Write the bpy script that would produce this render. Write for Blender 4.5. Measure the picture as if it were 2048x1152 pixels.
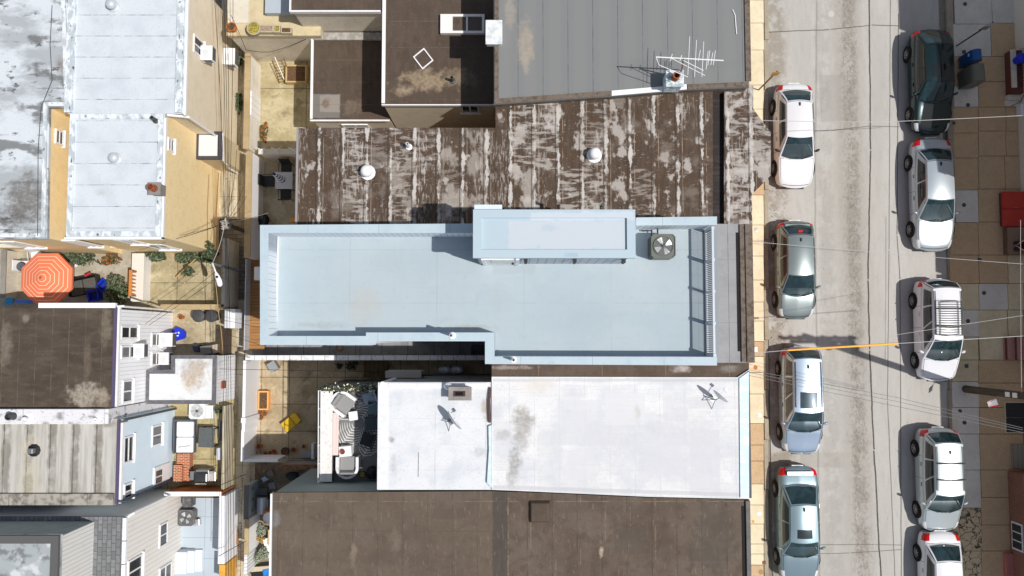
import bpy, math, random
from math import sin, cos, pi, radians, sqrt
from mathutils import Vector, Matrix
random.seed(7)
for o in list(bpy.data.objects): bpy.data.objects.remove(o)
SC = bpy.context.scene
COL = SC.collection
# ---------------------------------------------------------------- camera, sky, sun, exposure
F, TH, HC = 1615.0, radians(3.40), 38.0          # focal length in photo pixels, tilt, height above the ground
cam = bpy.data.cameras.new('camera'); cam.sensor_width = 36; cam.lens = 36*F/2048; cam.clip_end = 2000
co = bpy.data.objects.new('camera', cam); COL.objects.link(co); co.location = (0, 0, HC); co.rotation_euler = (TH, 0, 0)
SC.camera = co
EL, AZ = radians(61), math.atan2(.948, -.317)
wd = bpy.data.worlds.new('World'); SC.world = wd; wd.use_nodes = True
nt = wd.node_tree; sky = nt.nodes.new('ShaderNodeTexSky'); sky.sky_type = 'NISHITA'; sky.sun_disc = False
sky.sun_elevation = EL; sky.sun_rotation = AZ
hs = nt.nodes.new('ShaderNodeHueSaturation'); hs.inputs['Saturation'].default_value = .62; nt.links.new(sky.outputs[0], hs.inputs['Color'])
nt.links.new(hs.outputs[0], nt.nodes['Background'].inputs[0]); nt.nodes['Background'].inputs[1].default_value = .09
sl = bpy.data.lights.new('sun', 'SUN'); sl.energy = 3.7; sl.angle = radians(.5); sl.color = (1, .95, .88)
so = bpy.data.objects.new('sun', sl); COL.objects.link(so); so.location = (30, -10, 60)
so.rotation_euler = Vector((-.948*cos(EL), .317*cos(EL), -sin(EL))).to_track_quat('-Z', 'Y').to_euler()
vs = SC.view_settings; vs.view_transform = 'Standard'; vs.look = 'None'; vs.exposure = 0; vs.gamma = 1

# ---------------------------------------------------------------- photo pixel -> point in the place
def ray(px, py):
    a, b = (px-1024)/F, -(py-576)/F
    return a, b*cos(TH)+sin(TH), b*sin(TH)-cos(TH)
def W(px, py, z=0.):
    a, b, c = ray(px, py); t = (z-HC)/c
    return Vector((a*t, b*t, z))
def WX(px, py, X):
    a, b, c = ray(px, py); t = X/a
    return Vector((X, b*t, HC+c*t))
def WY(px, py, Y):
    a, b, c = ray(px, py); t = Y/b
    return Vector((a*t, Y, HC+c*t))
def R(px0, py0, px1, py1, z=0.):
    mx, my = (px0+px1)/2, (py0+py1)/2
    return W(px0, my, z).x, W(px1, my, z).x, W(mx, py1, z).y, W(mx, py0, z).y
def PG(pts, z): return [tuple(W(x, y, z))[:2] for x, y in pts]
def ccw(p):
    a = sum(p[i][0]*p[(i+1) % len(p)][1]-p[(i+1) % len(p)][0]*p[i][1] for i in range(len(p)))
    return list(p) if a > 0 else list(p)[::-1]
def offs(p, d):                                   # mitred offset of a ccw polygon, d > 0 outwards
    n = len(p); out = []
    for i in range(n):
        a, b, c = Vector(p[i-1]), Vector(p[i]), Vector(p[(i+1) % n])
        e, f = (b-a).normalized(), (c-b).normalized()
        n1, n2 = Vector((e.y, -e.x)), Vector((f.y, -f.x))
        m = n1+n2; m = m/max(.2, m.dot(m))*2
        out.append((b.x+m.x*d, b.y+m.y*d))
    return out

# ---------------------------------------------------------------- mesh building
class MB:
    def __init__(s): s.v = []; s.f = []; s.m = []
    def add(s, v, f, mi=0):
        k = len(s.v); s.v += [tuple(x) for x in v]; s.f += [tuple(i+k for i in q) for q in f]; s.m += [mi]*len(f); return s
    def box(s, x0, x1, y0, y1, z0, z1, mi=0):
        x0, x1 = min(x0, x1), max(x0, x1); y0, y1 = min(y0, y1), max(y0, y1)
        return s.add([(x0,y0,z0),(x1,y0,z0),(x1,y1,z0),(x0,y1,z0),(x0,y0,z1),(x1,y0,z1),(x1,y1,z1),(x0,y1,z1)],
                     [(0,3,2,1),(4,5,6,7),(0,1,5,4),(1,2,6,5),(2,3,7,6),(3,0,4,7)], mi)
    def cb(s, c, d, rz=0, mi=0, ry=0):            # box by centre, dims, rotation
        m = Matrix.Rotation(rz, 3, 'Z') @ Matrix.Rotation(ry, 3, 'Y'); c = Vector(c)
        q = [c+m @ Vector((d[0]/2*i, d[1]/2*j, d[2]/2*k)) for k in (-1, 1) for i, j in ((-1,-1),(1,-1),(1,1),(-1,1))]
        return s.add(q, [(0,3,2,1),(4,5,6,7),(0,1,5,4),(1,2,6,5),(2,3,7,6),(3,0,4,7)], mi)
    def prism(s, p, z0, z1, mi=0, top=True, bot=True, mt=None):
        p = ccw(p); n = len(p)
        s.add([(x,y,z0) for x,y in p]+[(x,y,z1) for x,y in p], [(i,(i+1)%n,(i+1)%n+n,i+n) for i in range(n)], mi)
        if top: s.add([(x,y,z1) for x,y in p], [tuple(range(n))], mi if mt is None else mt)
        if bot: s.add([(x,y,z0) for x,y in p], [tuple(range(n))[::-1]], mi)
        return s
    def ring(s, p, w, z0, z1, mi=0):              # closed upstand w wide along a polygon, inside it
        p = ccw(p); q = offs(p, -w); n = len(p)
        v = [(x,y,z0) for x,y in p]+[(x,y,z1) for x,y in p]+[(x,y,z1) for x,y in q]+[(x,y,z0) for x,y in q]; f = []
        for i in range(n):
            j = (i+1) % n
            f += [(i,j,j+n,i+n),(i+n,j+n,j+2*n,i+2*n),(i+2*n,j+2*n,j+3*n,i+3*n)]
        return s.add(v, f, mi)
    def tube(s, pts, r, n=6, mi=0, cap=True):
        pts = [Vector(p) for p in pts]; k = len(pts); rr = r if isinstance(r, (list, tuple)) else [r]*k; v = []; f = []
        for i, p in enumerate(pts):
            d = (pts[min(i+1, k-1)]-pts[max(i-1, 0)]).normalized()
            a = d.cross(Vector((0,0,1)) if abs(d.z) < .9 else Vector((1,0,0))).normalized(); b = d.cross(a)
            v += [p+(a*cos(2*pi*j/n)+b*sin(2*pi*j/n))*rr[i] for j in range(n)]
        for i in range(k-1):
            f += [(i*n+j, i*n+(j+1)%n, (i+1)*n+(j+1)%n, (i+1)*n+j) for j in range(n)]
        if cap: f += [tuple(range(n))[::-1], tuple((k-1)*n+j for j in range(n))]
        return s.add(v, f, mi)
    def lathe(s, prof, c=(0,0,0), n=20, mi=0, sx=1, sy=1):
        v = []; f = []; k = len(prof)
        for r, z in prof: v += [(c[0]+r*cos(2*pi*j/n)*sx, c[1]+r*sin(2*pi*j/n)*sy, c[2]+z) for j in range(n)]
        for i in range(k-1): f += [(i*n+j, i*n+(j+1)%n, (i+1)*n+(j+1)%n, (i+1)*n+j) for j in range(n)]
        f += [tuple(range(n))[::-1], tuple((k-1)*n+j for j in range(n))]
        return s.add(v, f, mi)
    def grid(s, fn, us, vs, mi=0):
        nu, nv = len(us), len(vs); v = [fn(a, b) for a in us for b in vs]
        return s.add(v, [(i*nv+j, (i+1)*nv+j, (i+1)*nv+j+1, i*nv+j+1) for i in range(nu-1) for j in range(nv-1)], mi)
    def ball(s, c, r, n=10, mi=0, sz=1.):
        return s.lathe([(max(.002, r*sin(pi*i/8)), -r*cos(pi*i/8)*sz) for i in range(9)], c, n, mi)
    def o(s, name, mats, parent=None, world=True, smooth=False, bevel=0, rz=0, loc=None):
        me = bpy.data.meshes.new(name); ms = mats if isinstance(mats, (list, tuple)) else [mats]
        off = Vector((0,0,0))
        if parent is not None:
            if world: off = Vector(parent.location)
        elif loc is None:
            xs, ys, zs = zip(*s.v); off = Vector(((min(xs)+max(xs))/2, (min(ys)+max(ys))/2, min(zs)))
        me.from_pydata([tuple(Vector(p)-off) for p in s.v], [], s.f)
        for m in ms: me.materials.append(m)
        if len(ms) > 1: me.polygons.foreach_set('material_index', s.m)
        ob = bpy.data.objects.new(name, me); COL.objects.link(ob)
        if parent is not None: ob.parent = parent
        else: ob.location = off if loc is None else loc; ob.rotation_euler.z = rz
        if smooth:
            me.polygons.foreach_set('use_smooth', [True]*len(me.polygons)); me.set_sharp_from_angle(angle=radians(38))
        if bevel:
            b = ob.modifiers.new('bevel', 'BEVEL'); b.width = bevel; b.segments = 2; b.limit_method = 'ANGLE'
        me.update(); return ob
def tag(o, label, cat, group=None, kind=None):
    if label: o['label'] = label
    if cat: o['category'] = cat
    if group: o['group'] = group
    if kind: o['kind'] = kind
    return o
def T(name, label, cat, loc=(0,0,0), rz=0, group=None):
    o = bpy.data.objects.new(name, None); COL.objects.link(o); o.location = loc; o.rotation_euler.z = rz; o.empty_display_size = .3
    return tag(o, label, cat, group)
def st(o, label=None, cat=None): return tag(o, label, cat, None, 'structure')
def kids(o): return [c for c in bpy.data.objects if c.parent == o]
def dup(o, parent=None, **kw):
    c = o.copy(); COL.objects.link(c)
    if parent: c.parent = parent
    for k in kids(o): dup(k, c)
    if 'loc' in kw: c.location = kw['loc']
    if 'rz' in kw: c.rotation_euler.z = kw['rz']
    if 'label' in kw: c['label'] = kw['label']
    return c
def lin(n, a, b): return [a+(b-a)*i/(n-1) for i in range(n)]

# ---------------------------------------------------------------- procedural materials
def C(r, g, b, k=1.):
    def f(v):
        v /= 255.; return v/12.92 if v <= .04045 else ((v+.055)/1.055)**2.4
    return (f(r)*k, f(g)*k, f(b)*k)
class NG:
    def __init__(s, name, obj=False):
        s.mat = bpy.data.materials.new(name); s.mat.use_nodes = True; s.nt = s.mat.node_tree; s.b = s.nt.nodes['Principled BSDF']
        if obj: s.P = s.nt.nodes.new('ShaderNodeTexCoord').outputs['Object']
        else: s.P = s.nt.nodes.new('ShaderNodeNewGeometry').outputs['Position']
        q = s.nt.nodes.new('ShaderNodeSeparateXYZ'); s.L(s.P, q.inputs[0]); s.xyz = q.outputs
    def L(s, a, b): s.nt.links.new(a, b)
    def set(s, i, v):
        if isinstance(v, bpy.types.NodeSocket): s.L(v, i)
        elif isinstance(v, tuple) and len(v) == 3 and i.type == 'RGBA': i.default_value = (*v, 1)
        else: i.default_value = v
    def m(s, op, a, b=None, c=None):
        n = s.nt.nodes.new('ShaderNodeMath'); n.operation = op
        for i, v in enumerate((a, b, c)):
            if v is not None: s.set(n.inputs[i], v)
        return n.outputs[0]
    def step(s, v, lo, hi, a=0., b=1.):
        n = s.nt.nodes.new('ShaderNodeMapRange'); n.interpolation_type = 'SMOOTHSTEP'
        s.set(n.inputs['Value'], v); n.inputs['From Min'].default_value = lo; n.inputs['From Max'].default_value = hi
        n.inputs['To Min'].default_value = a; n.inputs['To Max'].default_value = b
        return n.outputs[0]
    def noise(s, sc, st=(1,1,1), det=5, off=0, rough=.6):
        mp = s.nt.nodes.new('ShaderNodeMapping'); s.L(s.P, mp.inputs[0]); mp.inputs['Scale'].default_value = st
        mp.inputs['Location'].default_value = (off, off*1.7, off*.3)
        n = s.nt.nodes.new('ShaderNodeTexNoise'); s.L(mp.outputs[0], n.inputs['Vector'])
        n.inputs['Scale'].default_value = sc; n.inputs['Detail'].default_value = det; n.inputs['Roughness'].default_value = rough
        return n.outputs[0]
    def mix(s, fac, a, b):
        n = s.nt.nodes.new('ShaderNodeMix'); n.data_type = 'RGBA'
        s.set(n.inputs[0], fac); s.set(n.inputs[6], a); s.set(n.inputs[7], b); return n.outputs[2]
MC = {}
FLAT = ('roof', 'road', 'yard_', 'alley', 'deck', 'parapet_cap', 'membrane', 'kerb', 'ground')   # surfaces that lie open to the sky, toned together
def M(name, col, rough=.85, metal=0, layers=(), bump=0, bs=30, obj=False, coat=0, spec=.4, alpha=1):
    if name in MC: return MC[name]
    g = NG(name, obj); k = 0
    flat = any(w in name for w in FLAT); kd = .83 if flat else 1.; sc3 = lambda v: tuple(x*kd for x in v) if isinstance(v, tuple) and len(v) == 3 and flat else v
    c = sc3(col)
    for l in layers:
        t = l[0]; k += 3.7
        if flat: l = tuple(sc3(v) if i not in (1, 2) or t != 'l' else v for i, v in enumerate(l[:6]))+tuple(l[6:]) if t == 'n' else tuple(v if i in (1, 2) else sc3(v) for i, v in enumerate(l)) if t == 'l' else tuple(sc3(v) if not (t == 'w' and i == 6) else v for i, v in enumerate(l)) if t != 'k' else tuple(l[:2])+(sc3(l[2]),)+tuple(l[3:])
        if t == 'n':
            _, sc, lo, hi, cc, kk = l[:6]; f = g.m('MULTIPLY', g.step(g.noise(sc, l[6] if len(l) > 6 else (1,1,1), off=k), lo, hi), kk)
        elif t == 'w':                             # worn patches that come and go from strip to strip: noise, strip width, offset, share
            _, sc, lo, hi, cc, kk, stv, sp, of, amt = l
            cm = g.nt.nodes.new('ShaderNodeCombineXYZ'); g.L(g.m('FLOOR', g.m('DIVIDE', g.m('SUBTRACT', g.xyz[0], of), sp)), cm.inputs[0]); g.L(g.m('FLOOR', g.m('ADD', g.m('MULTIPLY', g.xyz[1], .33), k)), cm.inputs[1])
            wn = g.nt.nodes.new('ShaderNodeTexWhiteNoise'); g.L(cm.outputs[0], wn.inputs['Vector'])
            f = g.m('MULTIPLY', g.m('MULTIPLY', g.step(g.noise(sc, stv, off=k, det=7), lo, hi), kk), g.step(wn.outputs['Value'], 1-amt-.25, 1-amt+.25))
        elif t == 's':                             # seams across one axis: axis, spacing, offset, half width, colour, strength, wobble, broken
            _, ax, sp, of, hw, cc, kk, wob, br = l
            u = g.m('DIVIDE', g.m('SUBTRACT', g.xyz['XYZ'.index(ax)], of), sp)
            d = g.m('MULTIPLY', g.m('ABSOLUTE', g.m('SUBTRACT', g.m('FRACT', g.m('ADD', u, .5)), .5)), sp)
            if wob: d = g.m('ADD', d, g.m('MULTIPLY', g.m('SUBTRACT', g.noise(2.5, off=k), .5), wob))
            f = g.m('MULTIPLY', g.step(d, hw*.5, hw, 1, 0), kk)
            if br: f = g.m('MULTIPLY', f, g.step(g.noise(1.3, off=k+9), .5-br, .55, 0, 1))
        elif t == 'e':                             # stain round a point
            _, cx, cy, rx, ry, cc, kk, ed = l
            a = g.m('DIVIDE', g.m('SUBTRACT', g.xyz[0], cx), rx); b = g.m('DIVIDE', g.m('SUBTRACT', g.xyz[1], cy), ry)
            d = g.m('SQRT', g.m('ADD', g.m('MULTIPLY', a, a), g.m('MULTIPLY', b, b)))
            d = g.m('ADD', d, g.m('MULTIPLY', g.m('SUBTRACT', g.noise(3.5, off=k, det=7), .5), ed))
            f = g.m('MULTIPLY', g.m('MULTIPLY', g.step(d, .3, 1.1, 1, 0), kk), g.step(g.noise(7, off=k+5, det=8, rough=.7), .3, .62, .45, 1))
        elif t == 'r':                             # patch with a soft uneven edge
            _, x0, x1, y0, y1, cc, kk, wob = l
            d = g.m('MAXIMUM', g.m('MAXIMUM', g.m('SUBTRACT', x0, g.xyz[0]), g.m('SUBTRACT', g.xyz[0], x1)), g.m('MAXIMUM', g.m('SUBTRACT', y0, g.xyz[1]), g.m('SUBTRACT', g.xyz[1], y1)))
            d = g.m('ADD', d, g.m('MULTIPLY', g.m('SUBTRACT', g.noise(4, off=k), .5), wob))
            f = g.m('MULTIPLY', g.step(d, -.03, .03, 1, 0), kk)
        elif t == 'l':                             # crack or joint between two points
            _, a, b, hw, cc, kk, wob = l
            dx, dy = b[0]-a[0], b[1]-a[1]; ln = sqrt(dx*dx+dy*dy); dx /= ln; dy /= ln
            X = g.m('SUBTRACT', g.xyz[0], a[0]); Y = g.m('SUBTRACT', g.xyz[1], a[1])
            al = g.m('ADD', g.m('MULTIPLY', X, dx), g.m('MULTIPLY', Y, dy)); pe = g.m('SUBTRACT', g.m('MULTIPLY', X, dy), g.m('MULTIPLY', Y, dx))
            if wob: pe = g.m('ADD', pe, g.m('MULTIPLY', g.m('SUBTRACT', g.noise(.9, off=k, det=6), .5), wob))
            f = g.m('MULTIPLY', g.step(g.m('ABSOLUTE', pe), hw*.5, hw, 1, 0), g.step(g.m('ABSOLUTE', g.m('SUBTRACT', al, ln/2)), ln/2-.05, ln/2, kk, 0))
        elif t == 'g':                             # grit and oil drips in a band along the street
            _, x, hw, sc, lo, hi, cc, kk = l
            f = g.m('MULTIPLY', g.m('MULTIPLY', g.step(g.noise(sc, (1.3, .8, 1), off=k, det=8, rough=.75), lo, hi), kk), g.step(g.m('ADD', g.m('ABSOLUTE', g.m('SUBTRACT', g.xyz[0], x)), g.m('MULTIPLY', g.m('SUBTRACT', g.noise(.7, off=k), .5), .5)), 0, hw, 1, 0))
        elif t == 'c':
            _, sc, hw, cc, kk = l
            n = g.nt.nodes.new('ShaderNodeTexVoronoi'); n.feature = 'DISTANCE_TO_EDGE'; n.inputs['Scale'].default_value = sc; vm = g.nt.nodes.new('ShaderNodeVectorMath'); vm.operation = 'ADD'; nz = g.nt.nodes.new('ShaderNodeTexNoise'); nz.inputs['Scale'].default_value = 2.2; nz.inputs['Detail'].default_value = 6
            g.L(g.P, nz.inputs['Vector']); g.L(g.P, vm.inputs[0]); g.L(nz.outputs['Color'], vm.inputs[1]); g.L(vm.outputs[0], n.inputs['Vector'])
            f = g.m('MULTIPLY', g.step(n.outputs['Distance'], hw*.4, hw, 1, 0), kk)
        elif t == 'k':                             # random tone per cell
            _, sc, cc, kk, stv = l
            mp = g.nt.nodes.new('ShaderNodeMapping'); g.L(g.P, mp.inputs[0]); mp.inputs['Scale'].default_value = stv
            n = g.nt.nodes.new('ShaderNodeTexWhiteNoise'); fl = g.nt.nodes.new('ShaderNodeVectorMath'); fl.operation = 'FLOOR'
            g.L(mp.outputs[0], fl.inputs[0]); g.L(fl.outputs[0], n.inputs['Vector']); f = g.m('MULTIPLY', n.outputs['Value'], kk)
        elif t == 'b':                             # bricks in the plane of two axes
            _, axs, bw, bh, cc, kk, c2 = l
            cm = g.nt.nodes.new('ShaderNodeCombineXYZ'); g.L(g.xyz['XYZ'.index(axs[0])], cm.inputs[0]); g.L(g.xyz['XYZ'.index(axs[1])], cm.inputs[1])
            n = g.nt.nodes.new('ShaderNodeTexBrick'); g.L(cm.outputs[0], n.inputs['Vector']); n.inputs['Scale'].default_value = 1
            n.inputs['Brick Width'].default_value = bw; n.inputs['Row Height'].default_value = bh; n.inputs['Mortar Size'].default_value = min(.012, bh*.12)
            g.set(n.inputs['Color1'], c); g.set(n.inputs['Color2'], c2); g.set(n.inputs['Mortar'], cc); c = n.outputs['Color']; continue
        c = g.mix(f, c, cc)
    g.set(g.b.inputs['Base Color'], c); g.b.inputs['Roughness'].default_value = rough; g.b.inputs['Metallic'].default_value = metal
    g.b.inputs['Specular IOR Level'].default_value = spec
    if coat: g.b.inputs['Coat Weight'].default_value = coat; g.b.inputs['Coat Roughness'].default_value = .05
    if alpha < 1: g.b.inputs['Alpha'].default_value = alpha
    if bump:
        n = g.nt.nodes.new('ShaderNodeBump'); n.inputs['Strength'].default_value = bump; n.inputs['Distance'].default_value = .02
        g.L(g.noise(bs, det=6), n.inputs['Height']); g.L(n.outputs[0], g.b.inputs['Normal'])
    MC[name] = g.mat; return g.mat
def xy(px, py, z): v = W(px, py, z); return v.x, v.y
def ell(px, py, rx, ry, z, col, k, ed=1.2):
    s = F/(HC-z); x, y = xy(px, py, z); return ('e', x, y, rx/s, ry/s, col, k, ed)
def ln(p, q, z, wpx, col, k, wob=0): return ('l', xy(*p, z), xy(*q, z), wpx/2*(HC-z)/F, col, k, wob)
def rc(x0, y0, x1, y1, z, col, k, wob=.1): a = R(x0, y0, x1, y1, z); return ('r', *a, col, k, wob)
DK = C(40, 38, 36)
# plain finishes
white = M('white_paint', C(240, 240, 242), .6, layers=[('n', 3, .45, .75, C(205, 205, 205), .35)])
whitem = M('white_metal', C(240, 241, 244), .4)
offw = M('off_white', C(225, 222, 214), .75, layers=[('n', 2.5, .4, .75, C(190, 182, 168), .5)])
black = M('black_metal', C(35, 36, 38), .5)
rubber = M('black_rubber', C(28, 28, 29), .9)
steel = M('grey_metal', C(150, 153, 156), .4, .6)
darkgrey = M('dark_grey_metal', C(78, 82, 82), .55, .2)
glass = M('window_glass', C(45, 52, 56), .06, spec=.6)
wire = M('cable_black', C(30, 29, 32), .7)
wirew = M('cable_grey', C(185, 185, 188), .6)
clay = M('terracotta', C(205, 120, 60), .85, layers=[('n', 8, .45, .7, C(170, 90, 45), .5)])
wood = M('weathered_wood', C(150, 112, 72), .85, layers=[('n', 6, .35, .7, C(105, 75, 45), .7, (.2, 3, 1))])
blueplastic = M('blue_plastic', C(15, 50, 205), .45)
soil = M('soil', C(80, 58, 42), 1, layers=[('n', 25, .4, .65, C(140, 110, 80), .8)], bump=.6)
brickm = M('red_brick', C(178, 92, 56), .9, layers=[('b', 'XY', .21, .075, C(215, 190, 160), 1, C(150, 75, 48))])
# ================================================================= the setting
conc = lambda n, col, dk, **k: M(n, col, .9, layers=[('n', .7, .35, .7, dk, .55), ('n', 5, .45, .7, dk, .4), ('n', 40, .4, .75, dk, .35)]+k.get('x', []), bump=.25, bs=60)
soilg = conc('ground_concrete', C(165, 158, 145), C(120, 112, 100))
st(MB().box(-400, 400, -400, 400, -.6, -.05).o('ground', soilg))
rd = C(214, 212, 208)
def seg(pts, wpx, col, k, wob): return [ln(pts[i], pts[i+1], 0, wpx, col, k, wob) for i in range(len(pts)-1)]
roadm = M('road_surface', rd, .88, layers=[
    ('n', .35, .35, .7, C(196, 193, 187), .7, (2.2, .25, 1)), ('n', 2.2, .45, .75, C(188, 185, 179), .5, (2, .5, 1)), ('n', 60, .35, .75, C(150, 147, 142), .5),
    ('s', 'X', 900, W(1708, 576).x, 1.0, C(168, 162, 153), .35, .5, 0), rc(1640, 150, 1690, 245, 0, C(168, 165, 160), .5, .04), rc(1600, 905, 1690, 935, 0, C(178, 174, 168), .5, .04), ('s', 'X', 900, W(1711, 576).x, .42, C(120, 113, 102), .3, .35, .1), ('s', 'X', 900, W(1655, 576).x, .5, C(158, 152, 142), .3, .5, .1),
    ('s', 'X', 900, W(1548, 576).x, 1.0, C(150, 138, 120), .6, .5, .1), ('g', W(1709, 576).x, .75, 7, .42, .7, C(122, 112, 98), .8), ('g', W(1712, 576).x, .55, 24, .5, .66, C(80, 72, 60), .75), ('g', W(1655, 576).x, .5, 9, .5, .75, C(150, 144, 134), .5), ('g', W(1565, 576).x, .9, 12, .5, .72, C(140, 128, 110), .7),
    ('n', 9, .66, .74, C(95, 86, 74), .55, (1.4, .8, 1)),
    *seg([(1738, -60), (1741, 300), (1736, 560), (1739, 700), (1748, 900), (1766, 1230)], 4, C(70, 66, 60), .9, .12),
    *seg([(1781, -60), (1778, 500), (1775, 800), (1793, 1230)], 2.4, C(110, 104, 96), .8, .05),
    *seg([(1797, 26), (1794, 470), (1800, 560), (1803, 1230)], 2.6, C(90, 85, 78), .8, .05),
    *seg([(1634, -60), (1630, 400), (1640, 1230)], 5, C(140, 134, 126), .45, .1),
    *seg([(1536, 64), (1660, 59), (1742, 50), (1800, 52)], 2.6, C(95, 90, 82), .8, .12),
    *seg([(1560, 263), (1660, 261), (1742, 252), (1800, 254)], 2.4, C(110, 104, 96), .75, .1),
    *seg([(1560, 1090), (1750, 1089), (1805, 1090)], 2.2, C(115, 108, 100), .7, .04),
    *seg([(1545, 1109), (1700, 1106), (1805, 1099)], 2.2, C(115, 108, 100), .7, .04),
    ('n', 22, .72, .78, C(60, 56, 52), .5)], bump=.35, bs=90)
x0, x1, y0, y1 = R(1536, -500, 1896, 1700)
st(MB().box(x0, x1, -60, 60, -.05, 0).o('road', roadm))
# pavements: slab by slab, three real kinds of slab
tan = M('aggregate_slab', C(220, 188, 150), .92, layers=[('n', 45, .35, .7, C(150, 118, 80), .75), ('n', 4, .4, .7, C(180, 150, 110), .5), ('n', 110, .5, .62, C(235, 215, 185), .5)], bump=.5, bs=120)
lite = conc('pale_slab', C(240, 226, 196), C(205, 190, 160))
grey = conc('grey_slab', C(228, 222, 212), C(200, 193, 183))
kerbm = conc('kerb_stone', C(190, 180, 160), C(150, 140, 120))
cracked = M('cracked_slab', C(225, 206, 172), .92, layers=[('n', 45, .35, .7, C(140, 118, 88), .6), ('c', 2.4, .06, C(58, 50, 40), .95), ('n', 1.4, .56, .64, C(60, 52, 42), .8)], bump=.4)
def pave(name, rows):
    mb = MB()
    for (a, b, c, d, k) in rows:
        q = R(a, b, c, d, .13); g = .012; mb.box(q[0]+g, q[1]-g, q[2]+g, q[3]-g, -.05, .13, k)
    return mb
L = []
ys = [-120, 0, 46, 100, 170, 218, 268, 330, 390, 450, 482, 512, 560, 604, 642, 683, 713, 745, 788, 847, 890, 922, 968, 1010, 1048, 1088, 1108, 1130, 1180, 1260]
kinds = [1,1,1,1,1,1,0,0,1,1,1,1,1,1,1,0,1,1,1,0,0,0,1,1,1,1,1,0,1]
for i in range(len(ys)-1): L.append((1400, ys[i], 1528, ys[i+1], kinds[i]))
st(pave('p', L).o('pavement', [tan, lite, grey]))
L2 = [(1907,-120,1982,48,2),(1982,-120,2048,46,2),(1907,48,1982,113,2),(1982,46,2048,113,0),(1907,113,1957,172,0),(1907,172,1957,214,2),(1957,113,2012,163,0),(1957,163,2012,214,0),(2012,113,2048,214,0),
  (1907,214,1957,266,0),(1957,214,2012,262,0),(2012,214,2048,262,0),(1907,266,1957,316,0),(1957,262,2012,312,0),(2012,262,2048,312,0),(1907,316,1957,380,0),(1957,312,2010,378,0),(2010,312,2048,378,0),
  (1910,380,1957,445,2),(1957,378,2010,444,0),(2010,378,2048,444,0),(1900,445,1957,510,0),(1957,444,2016,510,0),(2016,444,2048,510,0),(1900,510,1958,567,0),(1958,510,2016,567,0),(2016,510,2048,567,4),
  (1900,567,1958,620,4),(1958,567,2016,620,2),(2016,567,2048,620,4),(1920,620,1958,674,2),(1958,620,2016,720,4),(2016,620,2048,674,4),(1900,674,1957,720,4),(2016,674,2048,720,4),(1904,720,1957,763,4),(1957,720,2048,766,0),
  (1904,763,1958,815,2),(1957,766,2048,815,0),(1904,815,1959,868,2),(1959,815,2048,868,0),(1905,868,1960,940,2),(1960,868,2048,940,0),(1905,940,1962,1016,2),(1962,940,2048,995,0),(1905,1016,1963,1102,3),(1962,995,2048,1050,0),(1963,1050,2048,1102,0),(1906,1102,1965,1260,3),(1965,1102,2048,1260,0)]
L2 = [(a, b, (2048 if c == 2048 else c), d, k) for a, b, c, d, k in L2]
tan2 = conc('buff_slab', C(230, 214, 180), C(196, 178, 144))
pp = pave('p', L2); q = R(2049, -120, 2140, 1260, .13); pp.box(q[0], q[1], q[2], q[3], -.05, .13, 0)
st(pp.o('pavement', [tan, lite, grey, cracked, tan2]))
kb = MB()
for i in range(14):
    a = R(1529, -120+i*100, 1537, -21+i*100, .12); kb.box(*a, -.05, .12)
    a = R(1893+i*.6, -120+i*100, 1906+i*.6, -21+i*100, .12); kb.box(*a, -.05, .12)
st(kb.o('kerb', kerbm))
# alley between the two blocks, and the paved yards
alm = M('alley_concrete', C(222, 212, 190), .92, layers=[('n', 1.1, .4, .7, C(150, 138, 112), .8, (3, .4, 1)), ('s', 'X', .38, 0, .03, C(110, 98, 78), .7, .12, .2), ('n', 14, .5, .75, C(120, 108, 86), .5), ('s', 'Y', 2.1, .3, .02, C(120, 108, 90), .6, .05, 0)], bump=.4)
st(MB().box(*R(440, 600, 540, 1400), -.05, .01).o('alley', alm))
alb = M('alley_paving', C(150, 142, 130), .92, layers=[('b', 'XY', .42, .2, C(90, 84, 76), 1, C(130, 122, 112))], bump=.3)
st(MB().box(*R(440, 440, 540, 598), -.05, .012).o('alley', alb))
st(MB().box(*R(440, -200, 540, 438), -.05, .011).o('alley', alm))
YZ = [.016]
def yard(px, col, dk, gx=1.2, gy=1.2, z=.02, extra=(), name=None):
    YZ[0] += .004; z = YZ[0]; a = R(*px); nm = name or 'yard_%d' % px[0]+'_%d' % px[1]
    m = M(nm, col, .92, layers=[('n', .9, .38, .68, dk, .75), ('n', 6, .45, .7, dk, .5), ('n', 40, .45, .7, dk, .35), ('n', 1.7, .55, .7, tuple(v*.55 for v in dk), .6), ('n', 11, .6, .72, tuple(v*.5 for v in dk), .5), ('n', 2.3, .56, .7, tuple(min(.85, v*1.25) for v in col), .5), ('s', 'X', gx, a[0]+.3, .022, C(92, 84, 66), .75, .03, 0), ('s', 'Y', gy, a[2]+.2, .022, C(92, 84, 66), .75, .03, 0)]+list(extra), bump=.35)
    return st(MB().box(*a, -.05, z).o('patio', m))
yard((-40, 488, 285, 640), C(200, 194, 178), C(170, 160, 140), 9, 9)
yard((285, 488, 470, 640), C(206, 194, 160), C(164, 150, 116), 1.35, 1.55)
yard((330, 612, 472, 735), C(208, 196, 166), C(166, 150, 118), 1.6, 9)
yard((325, 790, 472, 992), C(205, 192, 150), C(170, 152, 108), 9, 1.5)
ydg = M('painted_deck', C(196, 210, 222), .6, layers=[('s', 'X', 1.7, -14.2, .012, C(140, 150, 160), .8, 0, 0), ('s', 'Y', .95, -9.3, .012, C(140, 150, 160), .8, 0, 0)])
st(MB().box(*R(345, 995, 472, 1230), -.05, .07).o('patio', ydg))
yard((500, 120, 690, 318), C(214, 202, 166), C(168, 154, 116), 2.4, 3.2)
yard((505, 318, 690, 470), C(214, 200, 170), C(176, 160, 130), 9, 9)
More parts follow.
